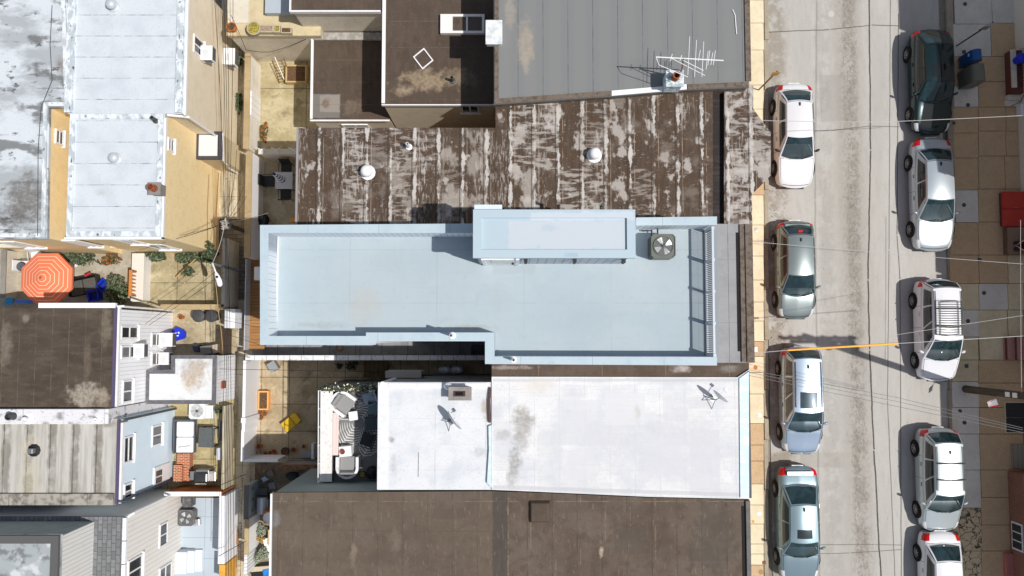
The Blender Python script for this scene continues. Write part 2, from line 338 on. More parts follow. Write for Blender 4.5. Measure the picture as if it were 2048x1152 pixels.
yard((510, 716, 990, 925), C(214, 196, 164), C(172, 152, 120), 1.3, 1.25)
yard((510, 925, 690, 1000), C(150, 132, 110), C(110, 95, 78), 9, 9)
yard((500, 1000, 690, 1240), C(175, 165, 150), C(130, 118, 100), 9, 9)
pas = M('passage_paving', C(150, 150, 152), .9, layers=[('n', 3, .4, .7, C(90, 90, 92), .5), ('s', 'X', 1.22, -12.2, .02, C(60, 60, 62), .8, 0, 0)])
st(MB().box(*R(505, 682, 990, 715), -.05, .062).o('path', pas))
# ================================================================= houses
def sect(parent, poly, z0, z1, wm, rm, th=.14, over=.03):
    poly = ccw(poly)
    MB().prism(poly, z0, z1-th, top=False).o('wall', wm, parent)
    return MB().prism(offs(poly, over), z1-th, z1).o('roof', rm, parent)
def rect(x0, x1, y0, y1): return [(x0, y0), (x1, y0), (x1, y1), (x0, y1)]
def house(label, poly, z1, wm, rm, name='row_house', group='row houses', z0=0., cat='house', **k):
    poly = ccw(poly); cx = sum(p[0] for p in poly)/len(poly); cy = sum(p[1] for p in poly)/len(poly)
    t = T(name, label, cat, (cx, cy, z0), 0, group); t2 = sect(t, poly, z0, z1, wm, rm, **k); return t, t2
def win(parent, side, pl, px, frame=white, ac=None, split='v', sill=True, dark=glass, name='window'):
    """window on a wall facing +x (side 'X') or -y (side 'Y') of a house; px = its rectangle in the photo"""
    a, b, c, d = px; mx, my = (a+c)/2, (b+d)/2
    if side == 'X':
        p = WX(a, my, pl); q = WX(c, my, pl); z0, z1 = q.z, p.z; h0, h1 = WX(mx, d, pl).y, WX(mx, b, pl).y
        B = lambda mb, u0, u1, w0, w1, e0, e1: mb.box(pl+e0, pl+e1, u0, u1, w0, w1)
    else:
        p = WY(mx, b, pl); q = WY(mx, d, pl); z0, z1 = q.z, p.z; h0, h1 = WY(a, my, pl).x, WY(c, my, pl).x
        B = lambda mb, u0, u1, w0, w1, e0, e1: mb.box(u0, u1, pl-e1, pl-e0, w0, w1)
    fr = MB(); t = .07
    B(fr, h0, h0+t, z0, z1, -.02, .05); B(fr, h1-t, h1, z0, z1, -.02, .05)
    B(fr, h0+t, h1-t, z0, z0+t, -.02, .05); B(fr, h0+t, h1-t, z1-t, z1, -.02, .05)
    zm = (z0+z1)/2; hm = (h0+h1)/2
    if split == 'v': B(fr, h0+t, h1-t, zm-.03, zm+.03, -.02, .04)
    else: B(fr, hm-.03, hm+.03, z0+t, z1-t, -.02, .04)
    w = fr.o(name, frame, parent)
    if parent: off = parent
    pn = MB(); B(pn, h0+t, h1-t, z0+t, z1-t, -.03, .012); po = pn.o('pane', dark, parent); po.parent = w
    bl = MB()                                                        # a blind drawn part of the way down behind the upper sash
    if sill:
        s = MB(); B(s, h0-.06, h1+.06, z0-.07, z0-.003, -.02, .1); so_ = s.o('sill', frame, parent); so_.parent = w
    return w, (h0, h1, z0, z1)
ACG = 'window air conditioners'
def window_ac(label, c, d=(.5, .62, .42)):
    t = T('window_air_conditioner', label, 'air conditioner', (c[0], c[1], c[2]), 0, ACG)
    MB().box(0, d[0], -d[1]/2, d[1]/2, 0, d[2]).o('casing', whitem, t, world=False, bevel=.02)
    g = MB(); g.box(d[0]+.002, d[0]+.02, -d[1]/2+.04, d[1]/2-.04, .05, d[2]-.05)
    for i in range(7): g.box(.12, d[0]-.06, -d[1]/2-.008, -d[1]/2-.002, .07+i*.045, .085+i*.045)
    g.o('grille', M('ac_grille', C(90, 92, 96), .6), t, world=False)
    MB().box(.1, .34, -.2, .12, d[2]+.001, d[2]+.012).o('top_panel', M('ac_panel', C(215, 216, 220), .5), t, world=False)
    return t
stucco = M('beige_stucco', C(238, 226, 204), .95, layers=[('n', 2, .4, .7, C(220, 206, 180), .5), ('n', 30, .42, .7, C(205, 190, 164), .4)], bump=.5, bs=40)
yellow = M('yellow_stucco', C(250, 228, 180), .95, layers=[('n', 3, .45, .72, C(238, 212, 162), .6), ('n', 20, .5, .72, C(214, 186, 136), .5)], bump=.6, bs=30)
cream = M('cream_stucco', C(232, 220, 198), .95, layers=[('n', 1.4, .42, .7, C(205, 190, 165), .5), ('n', 8, .5, .75, C(190, 175, 150), .4)], bump=.4)
greyst = M('pale_grey_stucco', C(226, 218, 202), .95, layers=[('n', 1, .4, .7, C(200, 190, 172), .6, (1, 1, .3)), ('n', 9, .45, .7, C(184, 174, 158), .4)], bump=.4)
def roofw(n, ex, base=C(226, 233, 240)):
    return M(n, base, .7, layers=[('n', 1.2, .4, .72, C(205, 214, 224), .6), ('n', 12, .5, .75, C(188, 196, 204), .4)]+ex, bump=.2)
dirt_ = C(105, 108, 112)
wr1 = roofw('weathered_white_roof', [('n', .55, .47, .6, C(165, 172, 176), .75, (.5, 1.1, 1)), ('n', 1.3, .53, .62, C(116, 118, 118), .85, (.45, 1, 1)), ('n', 3, .6, .68, C(70, 68, 64), .8, (.6, 1, 1)), ('s', 'Y', 1.9, .4, .035, C(110, 116, 120), .6, .25, .1),
    ell(120, 132, 12, 22, 6.2, C(120, 100, 85), .7), ell(55, 395, 60, 60, 6.2, C(118, 112, 106), .85, 2.2), ell(30, 430, 40, 40, 6.2, C(110, 106, 104), .7, 2.2)])
wr2 = roofw('white_coated_roof', [('s', 'Y', .86, W(200, 72, 6.3).y, .012, C(120, 128, 140), .85, .06, .25), ('s', 'X', 1.8, .2, .008, C(205, 210, 216), .5, 0, 0), ('n', 22, .7, .76, C(90, 95, 105), .7), ell(200, 385, 14, 10, 6.3, C(200, 206, 206), .8)])
cop = M('coping_weathered', C(224, 230, 236), .8, layers=[('n', 4, .44, .56, C(176, 186, 192), .85, (1, .5, 1)), ('n', 9, .62, .68, C(62, 68, 74), .9, (1, .45, 1))], bump=.5)
# A: top left pair of houses -------------------------------------------------
P = PG([(-60, -60), (131, -60), (140, 214), (97, 214), (93, 476), (-60, 476)], 6.2)
hA, _ = house('row house with blotchy weathered white roof in the top left corner of the photo', P, 6.2, yellow, wr1)
MB().ring(offs(ccw(P), -.02), .16, 6.2, 6.27).o('coping', cop, hA)
XW = W(369, 110, 6.3).x; xa, _, ya, yb = R(142, -60, 369, 226, 6.3)
hB, _ = house('row house with smooth white roof, beige side wall and yellow rear wing beside the alley', rect(xa, XW, ya, yb), 6.3, stucco, wr2)
xe0, xe1, ye0, ye1 = R(138, 226, 325, 473, 6.28)
sect(hB, rect(xe0, xe1, ye0, ya-.002), 0, 6.28, yellow, wr2)
MB().box(xa-.12, xa+.18, ya, yb, 6.3, 6.42).o('coping', cop, hB); MB().box(XW-.3, XW-.02, ya, yb, 6.3, 6.4).o('coping', cop, hB)
MB().ring(rect(xe0, xe1, ye0, ya-.05), .2, 6.28, 6.36).o('coping', cop, hB)
MB().box(XW+.031, XW+.11, ya-.1, yb, 6.2, 6.33).box(xe1+.031, xe1+.1, ye0-.1, ya-.2, 6.18, 6.31).box(xe0-.1, xe1+.1, ye0-.12, ye0-.031, 6.18, 6.31).o('gutter', whitem, hB)
x, z = XW+.12, 6.2
MB().tube([(xe1+.1, ya-.06, 6.22), (xe1+.7, ya-.06, 6.0), (XW+.06, ya-.06, 5.9), (XW+.06, ya-.06, .2)], .05).o('downspout', whitem, hB)
w, (h0, h1, z0, z1) = win(hB, 'X', XW, (386, 76, 406, 112), split='h')
window_ac('white window air conditioner below the small window high on the beige side wall', (XW+.03, h0+.2, z0-.05))
pc = WX(444, 112, XW); window_ac('white window air conditioner low on the beige side wall above the alley', (XW+.02, pc.y, pc.z-.5), (.55, .75, .5))
win(hB, 'X', xe1, (335, 277, 347, 304)); win(hA, 'X', W(97, 300, 6.2).x+.0, (110, 260, 126, 290))
for px in ((150, 480, 178, 492), (245, 478, 278, 487), (300, 488, 342, 498)): win(hB, 'Y', ye0, px, split='h')
for px in ((20, 482, 60, 494),): win(hA, 'Y', W(40, 476, 6.2).y, px, split='h')
# rear bump-out of the yellow wing
bx0, bx1, by0, by1 = R(393, 266, 440, 316, 2.9)
sect(hB, rect(xe1+.002, bx1, by0, by1), 0, 2.9, M('tan_panel', C(205, 190, 160), .9), M('white_flat_roof', C(238, 240, 244), .6))
MB().ring(offs(rect(xe1, bx1, by0, by1), .06), .14, 2.8, 2.96).o('gutter', M('dark_gutter', C(70, 66, 72), .6), hB)
MB().tube([(bx1+.1, by1, 2.9), (bx1+.12, by0-.1, 2.8), (bx1+.1, by0-.16, 2.2), (bx1-.15, by0-.12, 1.5), (bx1-.15, by0-.12, .1)], .045).o('downspout', whitem, hB)
win(hB, 'Y', by0, (396, 328, 424, 356), frame=M('brown_frame', C(150, 90, 55), .7), split='h')
# chimney at the edge of the white wing
flue_clay = M('flue_clay', C(158, 92, 62), .85, layers=[('n', 8, .45, .7, C(120, 66, 44), .5)])
def chimney(label, px, py, z, d, h, m, pots=1, pot=flue_clay, mats=None, rz=0):
    c = W(px, py, z+h/2); t = T('chimney', label, 'chimney', (c.x, c.y, z), rz)
    MB().box(-d[0]/2, d[0]/2, -d[1]/2, d[1]/2, -.02, h).box(-d[0]/2-.04, d[0]/2+.04, -d[1]/2-.04, d[1]/2+.04, h+.001, h+.08).o('stack', m, t, world=False, bevel=.015)
    for i in range(pots):
        xx = (i-(pots-1)/2)*.32
        MB().lathe([(.10, 0), (.14, 0), (.125, .3), (.14, .31), (.14, .36), (.1, .36), (.095, .04)], (xx, 0, h+.08), 16).o('pot', pot, t, world=False, smooth=True)
    return t
cg = conc('chimney_render', C(160, 155, 152), C(120, 115, 112))
chimney('small grey chimney with terracotta flue on the right edge of the white wing roof', 316, 380, 6.3, (.4, .42), .5, cg)
def roof_vent(label, px, py, z, r=.24, h=.42, m=whitem, pipe=False):
    c = W(px, py, z+h*.6); t = T('roof_vent', label, 'roof vent', (c.x, c.y, z), 0, 'roof vents')
    MB().lathe([(r*1.25, 0), (r*1.25, .02), (r*.8, .05), (r*.7, h*.55), (r*.6, h*.56)], (0,0,0), 20).o('flange', m, t, world=False, smooth=True)
    MB().lathe([(r*.95, h*.48), (r, h*.55), (r*.96, h*.72), (r*.75, h*.9), (r*.4, h*.98), (.02, h)], (0,0,0), 24).o('cap', m, t, world=False, smooth=True)
    return t
roof_vent('small white roof vent near the top edge of the smooth white roof', 221, 8, 6.3, .2, .4, M('vent_grey', C(200, 205, 210), .5, .2))
roof_vent('small white roof vent on the white wing roof beside the yellow wall', 226, 315, 6.3, .2, .35, MC['vent_grey'])
def vent_pipe(label, px, py, z, h=.5, r=.06, m=whitem, lean=(0, 0)):
    c = W(px, py, z); mb = MB(); mb.lathe([(r*2.2, 0), (r*2, .03), (r*1.05, .06)], (c.x, c.y, z-.005), 14)
    mb.lathe([(r, .03), (r, h), (r*.8, h), (r*.78, h*.5)], (c.x, c.y, z), 14, 0)
    return tag(mb.o('vent_pipe', m, smooth=True), label, 'vent pipe', 'plumbing vent pipes')
vent_pipe('dark topped plumbing pipe at the step of the white wing roof', 312, 240, 6.28, .4, .07, darkgrey)
# C: white sided house -------------------------------------------------------
def sid(n, ax, sp, base, dk): return M(n, base, .6, layers=[('s', ax, sp, 0, .018, dk, .8, 0, 0), ('n', 2, .5, .8, dk, .2)])
wsid = sid('white_siding', 'Y', .16, C(250, 251, 254), C(208, 216, 228))
brn = lambda n, ex: M(n, C(92, 80, 68), .85, layers=[('n', .8, .35, .7, C(70, 60, 52), .8), ('n', 2.4, .45, .7, C(112, 100, 88), .6, (.5, 1.6, 1)), ('n', 25, .45, .7, C(60, 54, 48), .5)]+ex, bump=.3)
XC = W(224, 715, 5.7).x; _, _, yc0, yc1 = R(0, 618, 224, 815, 5.7)
rC = brn('brown_roof_with_pale_stains', [('s', 'X', .66, W(137, 700, 5.7).x, .012, C(128, 116, 102), .6, .06, .3), ell(165, 790, 38, 28, 5.7, C(190, 180, 165), .85, 2.4), ell(205, 795, 18, 26, 5.7, C(185, 172, 155), .8, 2.), ell(212, 650, 14, 55, 5.7, C(140, 128, 112), .7, 1.8), ell(12, 690, 16, 55, 5.7, C(140, 130, 118), .7, 1.8), ell(52, 636, 10, 10, 5.7, C(150, 142, 130), .8), ell(175, 720, 10, 60, 5.7, C(125, 110, 96), .6, 1.5)])
hC, _ = house('white sided row house with worn dark brown roof on the left edge', rect(-24, XC, yc0, yc1), 5.7, wsid, rC)
MB().box(XC+.031, XC+.12, yc0+.02, yc1+.1, 5.6, 5.72).o('gutter', M('purple_trim', C(88, 78, 110), .6), hC)
MB().box(XC+.121, XC+.2, yc0+.02, yc1+.1, 5.45, 5.6).o('fascia', white, hC)
MB().box(W(75, 622, 5.8).x, XC+.1, yc1+.04, yc1+.24, 5.6, 5.76).o('gutter', whitem, hC)
MB().tube([(XC+.1, yc1+.1, 5.62), (XC+.3, yc1+.12, 5.5), (XC+.12, yc1+.12, 5.1), (XC+.12, yc1+.12, .2)], .045).o('downspout', whitem, hC)
win(hC, 'X', XC, (241, 652, 275, 678), split='v')
w, q = win(hC, 'X', XC, (241, 691, 275, 717), split='v')
window_ac('white window air conditioner in the middle window high on the white siding', (XC+.03, (q[0]+q[1])/2+.05, q[2]+.08), (.45, .6, .4))
win(hC, 'X', XC, (244, 760, 264, 805), split='h')
w, q = win(hC, 'X', XC, (302, 666, 322, 693), split='v')
window_ac('white window air conditioner low on the white siding above the blue recycling bin', (XC+.03, (q[0]+q[1])/2, q[2]-.1), (.62, .62, .45))
w, q = win(hC, 'X', XC, (302, 704, 322, 731), split='v')
window_ac('white window air conditioner low on the white siding tucked by the flat annex roof', (XC+.03, (q[0]+q[1])/2, q[2]-.05), (.5, .56, .42))
ann = roofw('annex_white_roof', [ell(390, 742, 32, 40, 2.6, C(176, 150, 120), .75, 2.2), ell(392, 738, 14, 14, 2.6, C(205, 195, 180), .7, 1.5), ell(380, 765, 18, 24, 2.6, C(196, 172, 140), .6, 2)], C(245, 246, 248))
pa = PG([(293, 742), (345, 742), (345, 712), (431, 712), (431, 806), (293, 806)], 2.6)
XA = W(431, 760, 2.6).x; pa = [(XC+.01 if abs(p[0]-pa[0][0]) < .1 else (XA if abs(p[0]-pa[3][0]) < .1 else p[0]), p[1]) for p in pa]
wsid2 = sid('white_siding_annex', 'Y', .16, C(250, 250, 253), C(214, 220, 230))
sect(hC, pa, 0, 2.6, wsid2, ann)
MB().ring(offs(ccw(pa), .04), .16, 2.6, 2.66).o('coping', M('dark_flashing', C(98, 98, 104), .8, layers=[('n', 6, .45, .7, C(130, 130, 135), .6)]), hC)
bxm = WX(443, 768, XA+.0); MB().box(XA, XA+.08, bxm.y-.2, bxm.y+.12, 1.5, 1.95).o('utility_box', flue_clay, hC)
# parapet wall between C and D, with flue caps
py0, py1 = yc0-.62, yc0-.04
pw = MB()
for i in range(5): pw.box(-24+i*1.6+.0, -24+(i+1)*1.6-.02, py0, py1, 0, 6.02+.015*(i % 3))
pw.box(-16.015, XC+.05, py0, py1, 0, 5.95)
tag(pw.o('parapet_wall', M('white_coped_wall', C(222, 222, 226), .8, layers=[('n', 2.4, .52, .68, C(120, 118, 118), .8, (.6, 1, 1)), ('n', 9, .62, .7, C(60, 58, 58), .7)], bump=.4)), 'white coated parapet wall between the brown roof and the streaky panel roof', 'parapet wall')
for i, (px, py) in enumerate(((28, 832), (57, 838), (195, 838))):
    vent_pipe(['dark bent flue pipe on the white parapet at the left edge', 'short white flue cap in the middle of the white parapet', 'small white pipe stub at the right end of the white parapet'][i], px, py, 6.0, .4-.1*i, .13-.03*i, [darkgrey, whitem, whitem][i])
# D: light blue stucco house -------------------------------------------------
blst = M('light_blue_stucco', C(224, 240, 252), .95, layers=[('n', 1.6, .42, .72, C(210, 228, 244), .6), ('n', 25, .45, .72, C(202, 220, 238), .35)], bump=.4)
XD = W(231, 925, 5.6).x; _, _, yd0, yd1 = R(0, 839, 231, 1008, 5.6)
pan = M('streaky_panel_roof', C(212, 210, 204), .75, layers=[('n', .9, .45, .7, C(160, 152, 140), .7, (2.5, .35, 1)), ('n', 3.5, .42, .66, C(176, 174, 168), .6, (3.5, .12, 1)), ('s', 'X', .92, W(100, 900, 5.6).x, .03, C(70, 66, 60), .85, .1, .3), ('s', 'X', .92, W(104, 900, 5.6).x, .22, C(120, 114, 104), .65, .25, .2), ell(62, 895, 30, 30, 5.6, C(214, 205, 186), .7), ell(60, 960, 26, 60, 5.6, C(208, 200, 176), .6), ell(215, 845, 20, 12, 5.6, C(120, 112, 100), .7)], bump=.2)
hD, _ = house('light blue stucco row house with streaky white panel roof on the left edge', rect(-24, XD, yd0, yd1), 5.6, blst, pan)
MB().box(XD+.031, XD+.12, yd0, yd1-.02, 5.5, 5.63).o('gutter', M('purple_trim', C(88, 78, 110), .6), hD)
MB().box(XD+.121, XD+.2, yd0, yd1-.02, 5.35, 5.5).o('fascia', white, hD)
MB().tube([(XD+.1, yd1-.1, 5.55), (XD+.32, yd1-.06, 5.4), (XD+.12, yd1-.05, 5.1), (XD+.12, yd1-.05, .2)], .05).o('downspout', darkgrey, hD)
MB().tube([(XD+.1, yd0+.1, 5.55), (XD+.32, yd0+.06, 5.4), (XD+.12, yd0+.05, 5.1), (XD+.12, yd0+.05, .2)], .055).o('downspout', M('navy_pipe', C(50, 60, 80), .5), hD)
win(hD, 'X', XD, (246, 872, 266, 925), split='v'); win(hD, 'X', XD, (303, 850, 323, 891), split='h'); win(hD, 'X', XD, (247, 966, 264, 998), split='h')
for px in ((-24, -23),):
    s_ = MB()
    for i in range(8): s_.box(XD-8.2+i*1.03, XD-8.2+(i+1)*1.03-.03, yd0-.02, yd0+.42, 5.6, 5.74)
    s_.o('coping', M('dirty_coping', C(170, 166, 158), .85, layers=[('n', 4, .4, .65, C(100, 96, 90), .8)]), hD)
dp = WX(306, 955, XD); d2 = WX(346, 955, XD)
dr = MB().box(XD, XD+.06, dp.y-.42, dp.y+.42, d2.z+.5, dp.z).o('door', white, hD)
dw = MB()
for i in range(2):
    for j in range(3): dw.box(XD+.061, XD+.075, dp.y-.3+i*.3, dp.y-.06+i*.3, dp.z-.75+j*.21, dp.z-.58+j*.21)
o_ = dw.o('window', glass, hD); o_.parent = dr
c = W(67, 901, 5.65); t = T('roof_vent', 'black square roof vent on the streaky panel roof', 'roof vent', (c.x, c.y, 5.6))
MB().lathe([(.26, 0), (.25, .05), (.17, .07)], (0,0,0), 10).o('flange', black, t, world=False)
MB().box(-.1, .1, -.1, .1, .05, .3).o('cap', steel, t, world=False, bevel=.02)
# E: grey sided house with shingle roof and a rooftop room ------------------
gsid = sid('grey_siding', 'Y', .2, C(238, 235, 230), C(200, 196, 192))
shing = M('grey_shingles', C(112, 114, 116), .9, layers=[('b', 'YX', .3, .18, C(80, 82, 84), 1, C(136, 138, 140)), ('n', 20, .4, .7, C(90, 92, 94), .5)], bump=.4)
XE = W(243, 1095, 5.9).x; _, _, ye_, yeT = R(0, 1035, 243, 1230, 5.9)
hE, _ = house('grey sided row house with shingle roof and rooftop room in the bottom left corner', rect(-24, XE, ye_, yeT), 5.9, gsid, shing)
gt = MB()
for i in range(6): gt.box(XE+.031, XE+.17, yeT-.9*(i+1)+.02, yeT-.9*i-.02, 5.78, 5.93)
gt.o('gutter', whitem, hE)
MB().tube([(XE+.1, yeT-.05, 5.8), (XE+.3, yeT+.1, 5.6), (XE+.15, yeT+.06, 5.3), (XE+.15, yeT+.06, .2)], .05).o('downspout', whitem, hE)
win(hE, 'X', XE, (318, 1046, 334, 1092), split='h', sill=False); win(hE, 'X', XE, (255, 1115, 283, 1165), split='h'); win(hE, 'X', XE, (318, 1130, 342, 1165), name='door', sill=False)
px0 = W(118, 1073, 8.3); XR = px0.x; YR = px0.y
penm = M('penthouse_shade_grey', C(150, 160, 160), .9, layers=[('n', 2, .4, .7, C(130, 140, 140), .5)])  # grey-teal puts the shade of the side away from the sun into the colour
MB().prism(rect(-23.5, XR, YR-6, YR), 5.9, 8.16, top=False).o('rooftop_room', penm, hE)
MB().box(XR+.003, XR+.03, YR-6, YR-.02, 5.9, 8.15).o('siding', sid('pale_siding', 'Y', .16, C(226, 224, 220), C(180, 178, 175)), hE)
MB().prism(rect(-23.55, XR+.06, YR-6, YR+.06), 8.16, 8.3).o('roof', M('rooftop_membrane', C(178, 186, 190), .6, layers=[('n', 1.6, .5, .62, C(120, 122, 122), .8), ('n', .9, .55, .65, C(230, 234, 236), .8)]), hE)
MB().ring(rect(-23.55, XR+.06, YR-6, YR+.06), .28, 8.3, 8.44).o('coping', M('dark_coping', C(92, 92, 92), .8), hE)
# ================================================================= right hand block
grey8 = M('grey_roll_roof', C(137, 139, 140), .85, layers=[('n', .5, .35, .7, C(138, 140, 140), .6), ('n', 50, .4, .75, C(120, 122, 122), .45), ('s', 'X', .945, W(1086, 100, 8).x, .013, C(74, 76, 78), .75, .03, .3), ('s', 'X', .945, W(1110, 100, 8).x, .3, C(142, 143, 142), .5, .15, 0),
    ell(1052, 90, 20, 60, 8, C(182, 170, 152), .8, 1.6), ell(1020, 20, 14, 50, 8, C(180, 170, 155), .6, 1.4), ell(1050, 125, 8, 30, 8, C(176, 168, 155), .7, 1.4), ('n', 14, .7, .76, C(85, 86, 86), .5),
    ell(1350, 130, 160, 18, 8, C(128, 130, 130), .5, 1.2)], bump=.2, bs=80)
edgeb = M('brown_edge_flashing', C(112, 100, 90), .8, layers=[('n', 5, .45, .65, C(80, 68, 58), .8), ('n', 14, .55, .7, C(150, 140, 130), .5)])
P = PG([(989, -60), (1497, -60), (1497, 205), (989, 205)], 8.0)
hG, _ = house('row house with plain grey seamed roof carrying the tall television aerial', PG([(989, -60), (1497, -60), (1497, 173), (1374, 178), (1222, 191), (989, 207)], 8.0), 8.0, edgeb, grey8)
a = R(989, -60, 1497, 207, 8.0); GS = PG([(989, 207), (1222, 191), (1374, 178), (1497, 173)], 8.0)
MB().box(a[0]+.0, a[0]+.16, a[2], a[3], 8.001, 8.05).o('edge_flashing', edgeb, hG); MB().box(a[1]-.14, a[1]+.06, GS[3][1]+.2, a[3], 8.001, 8.06).o('edge_flashing', edgeb, hG)
for i, m_ in ((0, edgeb), (1, M('white_flashing_patch', C(236, 238, 240), .8)), (2, edgeb)):
    p, q = GS[i], GS[i+1]; MB().prism([(p[0]+.02, p[1]-.02), (q[0]-.02, q[1]-.02), (q[0]-.02, q[1]+.17), (p[0]+.02, p[1]+.17)], 8.001, 8.045).o('edge_flashing', m_, hG)
brown = lambda n, ex, b=C(96, 83, 72): M(n, b, .85, layers=[('n', .6, .35, .7, C(84, 68, 56), .7), ('n', 3, .4, .7, C(110, 94, 82), .5, (2.2, .4, 1)), ('n', 2.5, .45, .7, C(78, 66, 56), .5), ('n', 40, .45, .75, C(66, 56, 48), .4), ('n', 11, .62, .74, C(150, 138, 124), .45)]+ex, bump=.25)
cream = M('cream_wall', C(236, 224, 204), .95, layers=[('n', 1.5, .45, .7, C(218, 204, 182), .5), ('n', 12, .5, .75, C(196, 182, 160), .35)], bump=.4)
# brown rear wings behind the grey roofed house
rb1 = brown('brown_wing_roof', [ell(850, 160, 60, 26, 5.3, C(184, 164, 136), .75, 2.4), ell(805, 182, 26, 14, 5.3, C(190, 172, 148), .75, 1.8), ell(795, 186, 12, 5, 5.3, C(130, 100, 80), .8, 1.4), ell(915, 155, 40, 24, 5.3, C(176, 158, 132), .6, 2.2), ell(940, 160, 26, 18, 5.3, C(120, 110, 100), .5, 1.5), ('s', 'Y', 1.1, 2, .01, C(126, 112, 98), .6, .05, .2)])
a = R(767, -60, 990, 207, 5.3)
s1 = sect(hG, rect(a[0], W(989, 100, 8).x-.01, a[2], a[3]), 0, 5.3, cream, rb1)
MB().box(a[0]-.05, a[0]+.09, a[2], a[3], 5.301, 5.34).box(a[0]-.05, a[1], a[2]-.08, a[2]-.035, 5.14, 5.32).o('edge_trim', white, hG)
win(hG, 'Y', a[2], (922, 208, 958, 224), split='h')
rb2 = brown('brown_shed_roof', [rc(622, 188, 680, 236, 2.9, C(140, 138, 134), .75), rc(640, 190, 679, 224, 2.9, C(168, 160, 150), .75), ell(652, 206, 11, 13, 2.9, C(120, 92, 76), .8, 1.6), ell(705, 215, 26, 22, 2.9, C(138, 124, 110), .6, 2), ('s', 'Y', 1.0, 10.2, .012, C(125, 112, 100), .7, .04, .2)])
a = R(624, 66, 780, 238, 2.9)
sect(hG, rect(a[0], a[1]-.0, a[2], a[3]), 0, 2.9, M('cream_wall_low', C(236, 226, 208), .95, bump=.3), rb2)
MB().box(a[0]-.05, a[0]+.06, a[2], a[3], 2.901, 2.95).box(a[0]-.05, a[1], a[2]-.1, a[2]-.035, 2.78, 2.93).o('edge_trim', white, hG)
win(hG, 'Y', a[2], (686, 248, 738, 256), split='h')
MB().box(a[0]+.07, a[1], a[3]-.35, a[3]-.02, 2.901, 3.02).o('coping', M('grey_lumpy_coping', C(150, 146, 140), .9, layers=[('n', 5, .4, .65, C(190, 186, 180), .8)], bump=.6), hG)
# sky light and square frame lying on the brown wing roof
a = R(881, 29, 969, 67, 5.45); t = T('skylight', 'white framed double skylight half in shadow on the brown wing roof', 'skylight', ((a[0]+a[1])/2, (a[2]+a[3])/2, 5.3))
q = rect(*a); MB().ring(q, .1, 5.3, 5.5).box(a[0]+.1, a[0]+.5, a[2]+.1, a[3]-.1, 5.3, 5.48).box((a[0]+a[1])/2+.15, (a[0]+a[1])/2+.22, a[2]+.1, a[3]-.1, 5.3, 5.49).o('frame', M('skylight_white', C(236, 234, 232), .5), t)
MB().box(a[0]+.5, a[1]-.1, a[2]+.1, a[3]-.1, 5.3, 5.42).o('pane', M('skylight_pane', C(96, 84, 74), .25, layers=[('n', 3, .4, .7, C(70, 60, 54), .6)]), t)
fr = MB(); cs = [W(x, y, 5.33) for x, y in ((848, 96), (867, 121), (845, 139), (826, 114))]
pl = offs(ccw([tuple(c)[:2] for c in cs]), 0); fr.ring(pl, .045, 5.302, 5.36); tag(fr.o('square_frame', whitem), 'empty white square frame lying skewed on the brown wing roof', 'frame')
c = W(905, 165, 5.3); vent_pipe('dark plumbing pipe standing in the shadow on the brown wing roof', 905, 162, 5.3, .5, .06, darkgrey)
t = chimney('white painted block chimney between the brown wing roof and the grey roof', 988, 68, 8.0, (.55, .85), .25, M('white_painted_block', C(226, 230, 232), .85, layers=[('n', 5, .45, .65, C(180, 186, 190), .6)], bump=.5), 0)
# top house at the upper edge, rear terrace, planters
a = R(585, -60, 725, 21, 5.24); a = (a[0], W(765, 0, 5.24).x-.06, a[2], a[3])
hT, _ = house('pale grey stucco rear wing with small brown roof at the top edge above the terrace', rect(*a), 5.24, greyst, brown('brown_top_roof', []), group='row houses')
MB().box(a[0]-.04, a[1], a[2]-.1, a[2]-.035, 5.15, 5.36).box(a[0]-.09, a[0]-.035, a[2]-.1, a[3], 5.15, 5.36).o('edge_trim', white, hT)
a2 = R(457, -60, 640, 69, 3.5)
tr = T('terrace', 'raised pale stucco rear terrace with tall grey wall beside the alley', 'terrace', ((a2[0]+a2[1])/2, (a2[2]+a2[3])/2, 0))
MB().prism(rect(*a2), 0, 3.3, top=False).o('wall', greyst, tr)
MB().prism(offs(rect(*a2), .05), 3.3, 3.5).o('floor', conc('terrace_floor', C(214, 200, 166), C(180, 165, 130)), tr)
MB().box(a2[0]+.0, a2[0]+.9, a2[2]+.5, a2[3], 3.501, 3.54).o('edge_strip', conc('terrace_strip', C(225, 218, 204), C(196, 188, 170)), tr)
b = W(535, 14, 3.9); MB().box(b.x-.12, b.x+1.2, b.y-.25, b.y+2, 3.5, 3.85).o('step', M('grey_blue_paint', C(176, 186, 196), .7), tr)
pm = conc('planter_concrete', C(200, 190, 165), C(160, 148, 125))
def planter(label, px, py, z, d, h, m, plant=soil, rnd=False, group='terrace planters', rz=0):
    c = W(px, py, z+h); t = T('planter', label, 'planter', (c.x, c.y, z), rz, group)
    if rnd:
        r = d[0]; MB().lathe([(r*.7, 0), (r*.95, h*.8), (r, h*.82), (r, h), (r*.84, h), (r*.8, h*.7)], (0,0,0), 22).o('pot', m, t, world=False, smooth=True)
        MB().lathe([(r*.83, h*.7), (r*.83, h*.9)], (0,0,0), 18).o('soil', plant, t, world=False)
    else:
        q = rect(-d[0]/2, d[0]/2, -d[1]/2, d[1]/2); w = min(.07, d[1]*.15)
        MB().ring(q, w, 0, h).o('box', m, t, world=False, bevel=.01); MB().prism(offs(q, -w), 0.02, h*.85).o('soil', plant, t, world=False)
    return t
dryp = M('dry_planting', C(120, 112, 50), 1, layers=[('n', 18, .4, .6, C(200, 180, 80), .8)], bump=.8)
grav = M('planter_gravel', C(180, 160, 140), 1, layers=[('n', 24, .45, .6, C(110, 90, 76), .8)], bump=.8)
planter('round cream planter on the terrace edge, leftmost of its row', 507, 56, 3.5, (.3, .3), .4, pm, dryp, True)
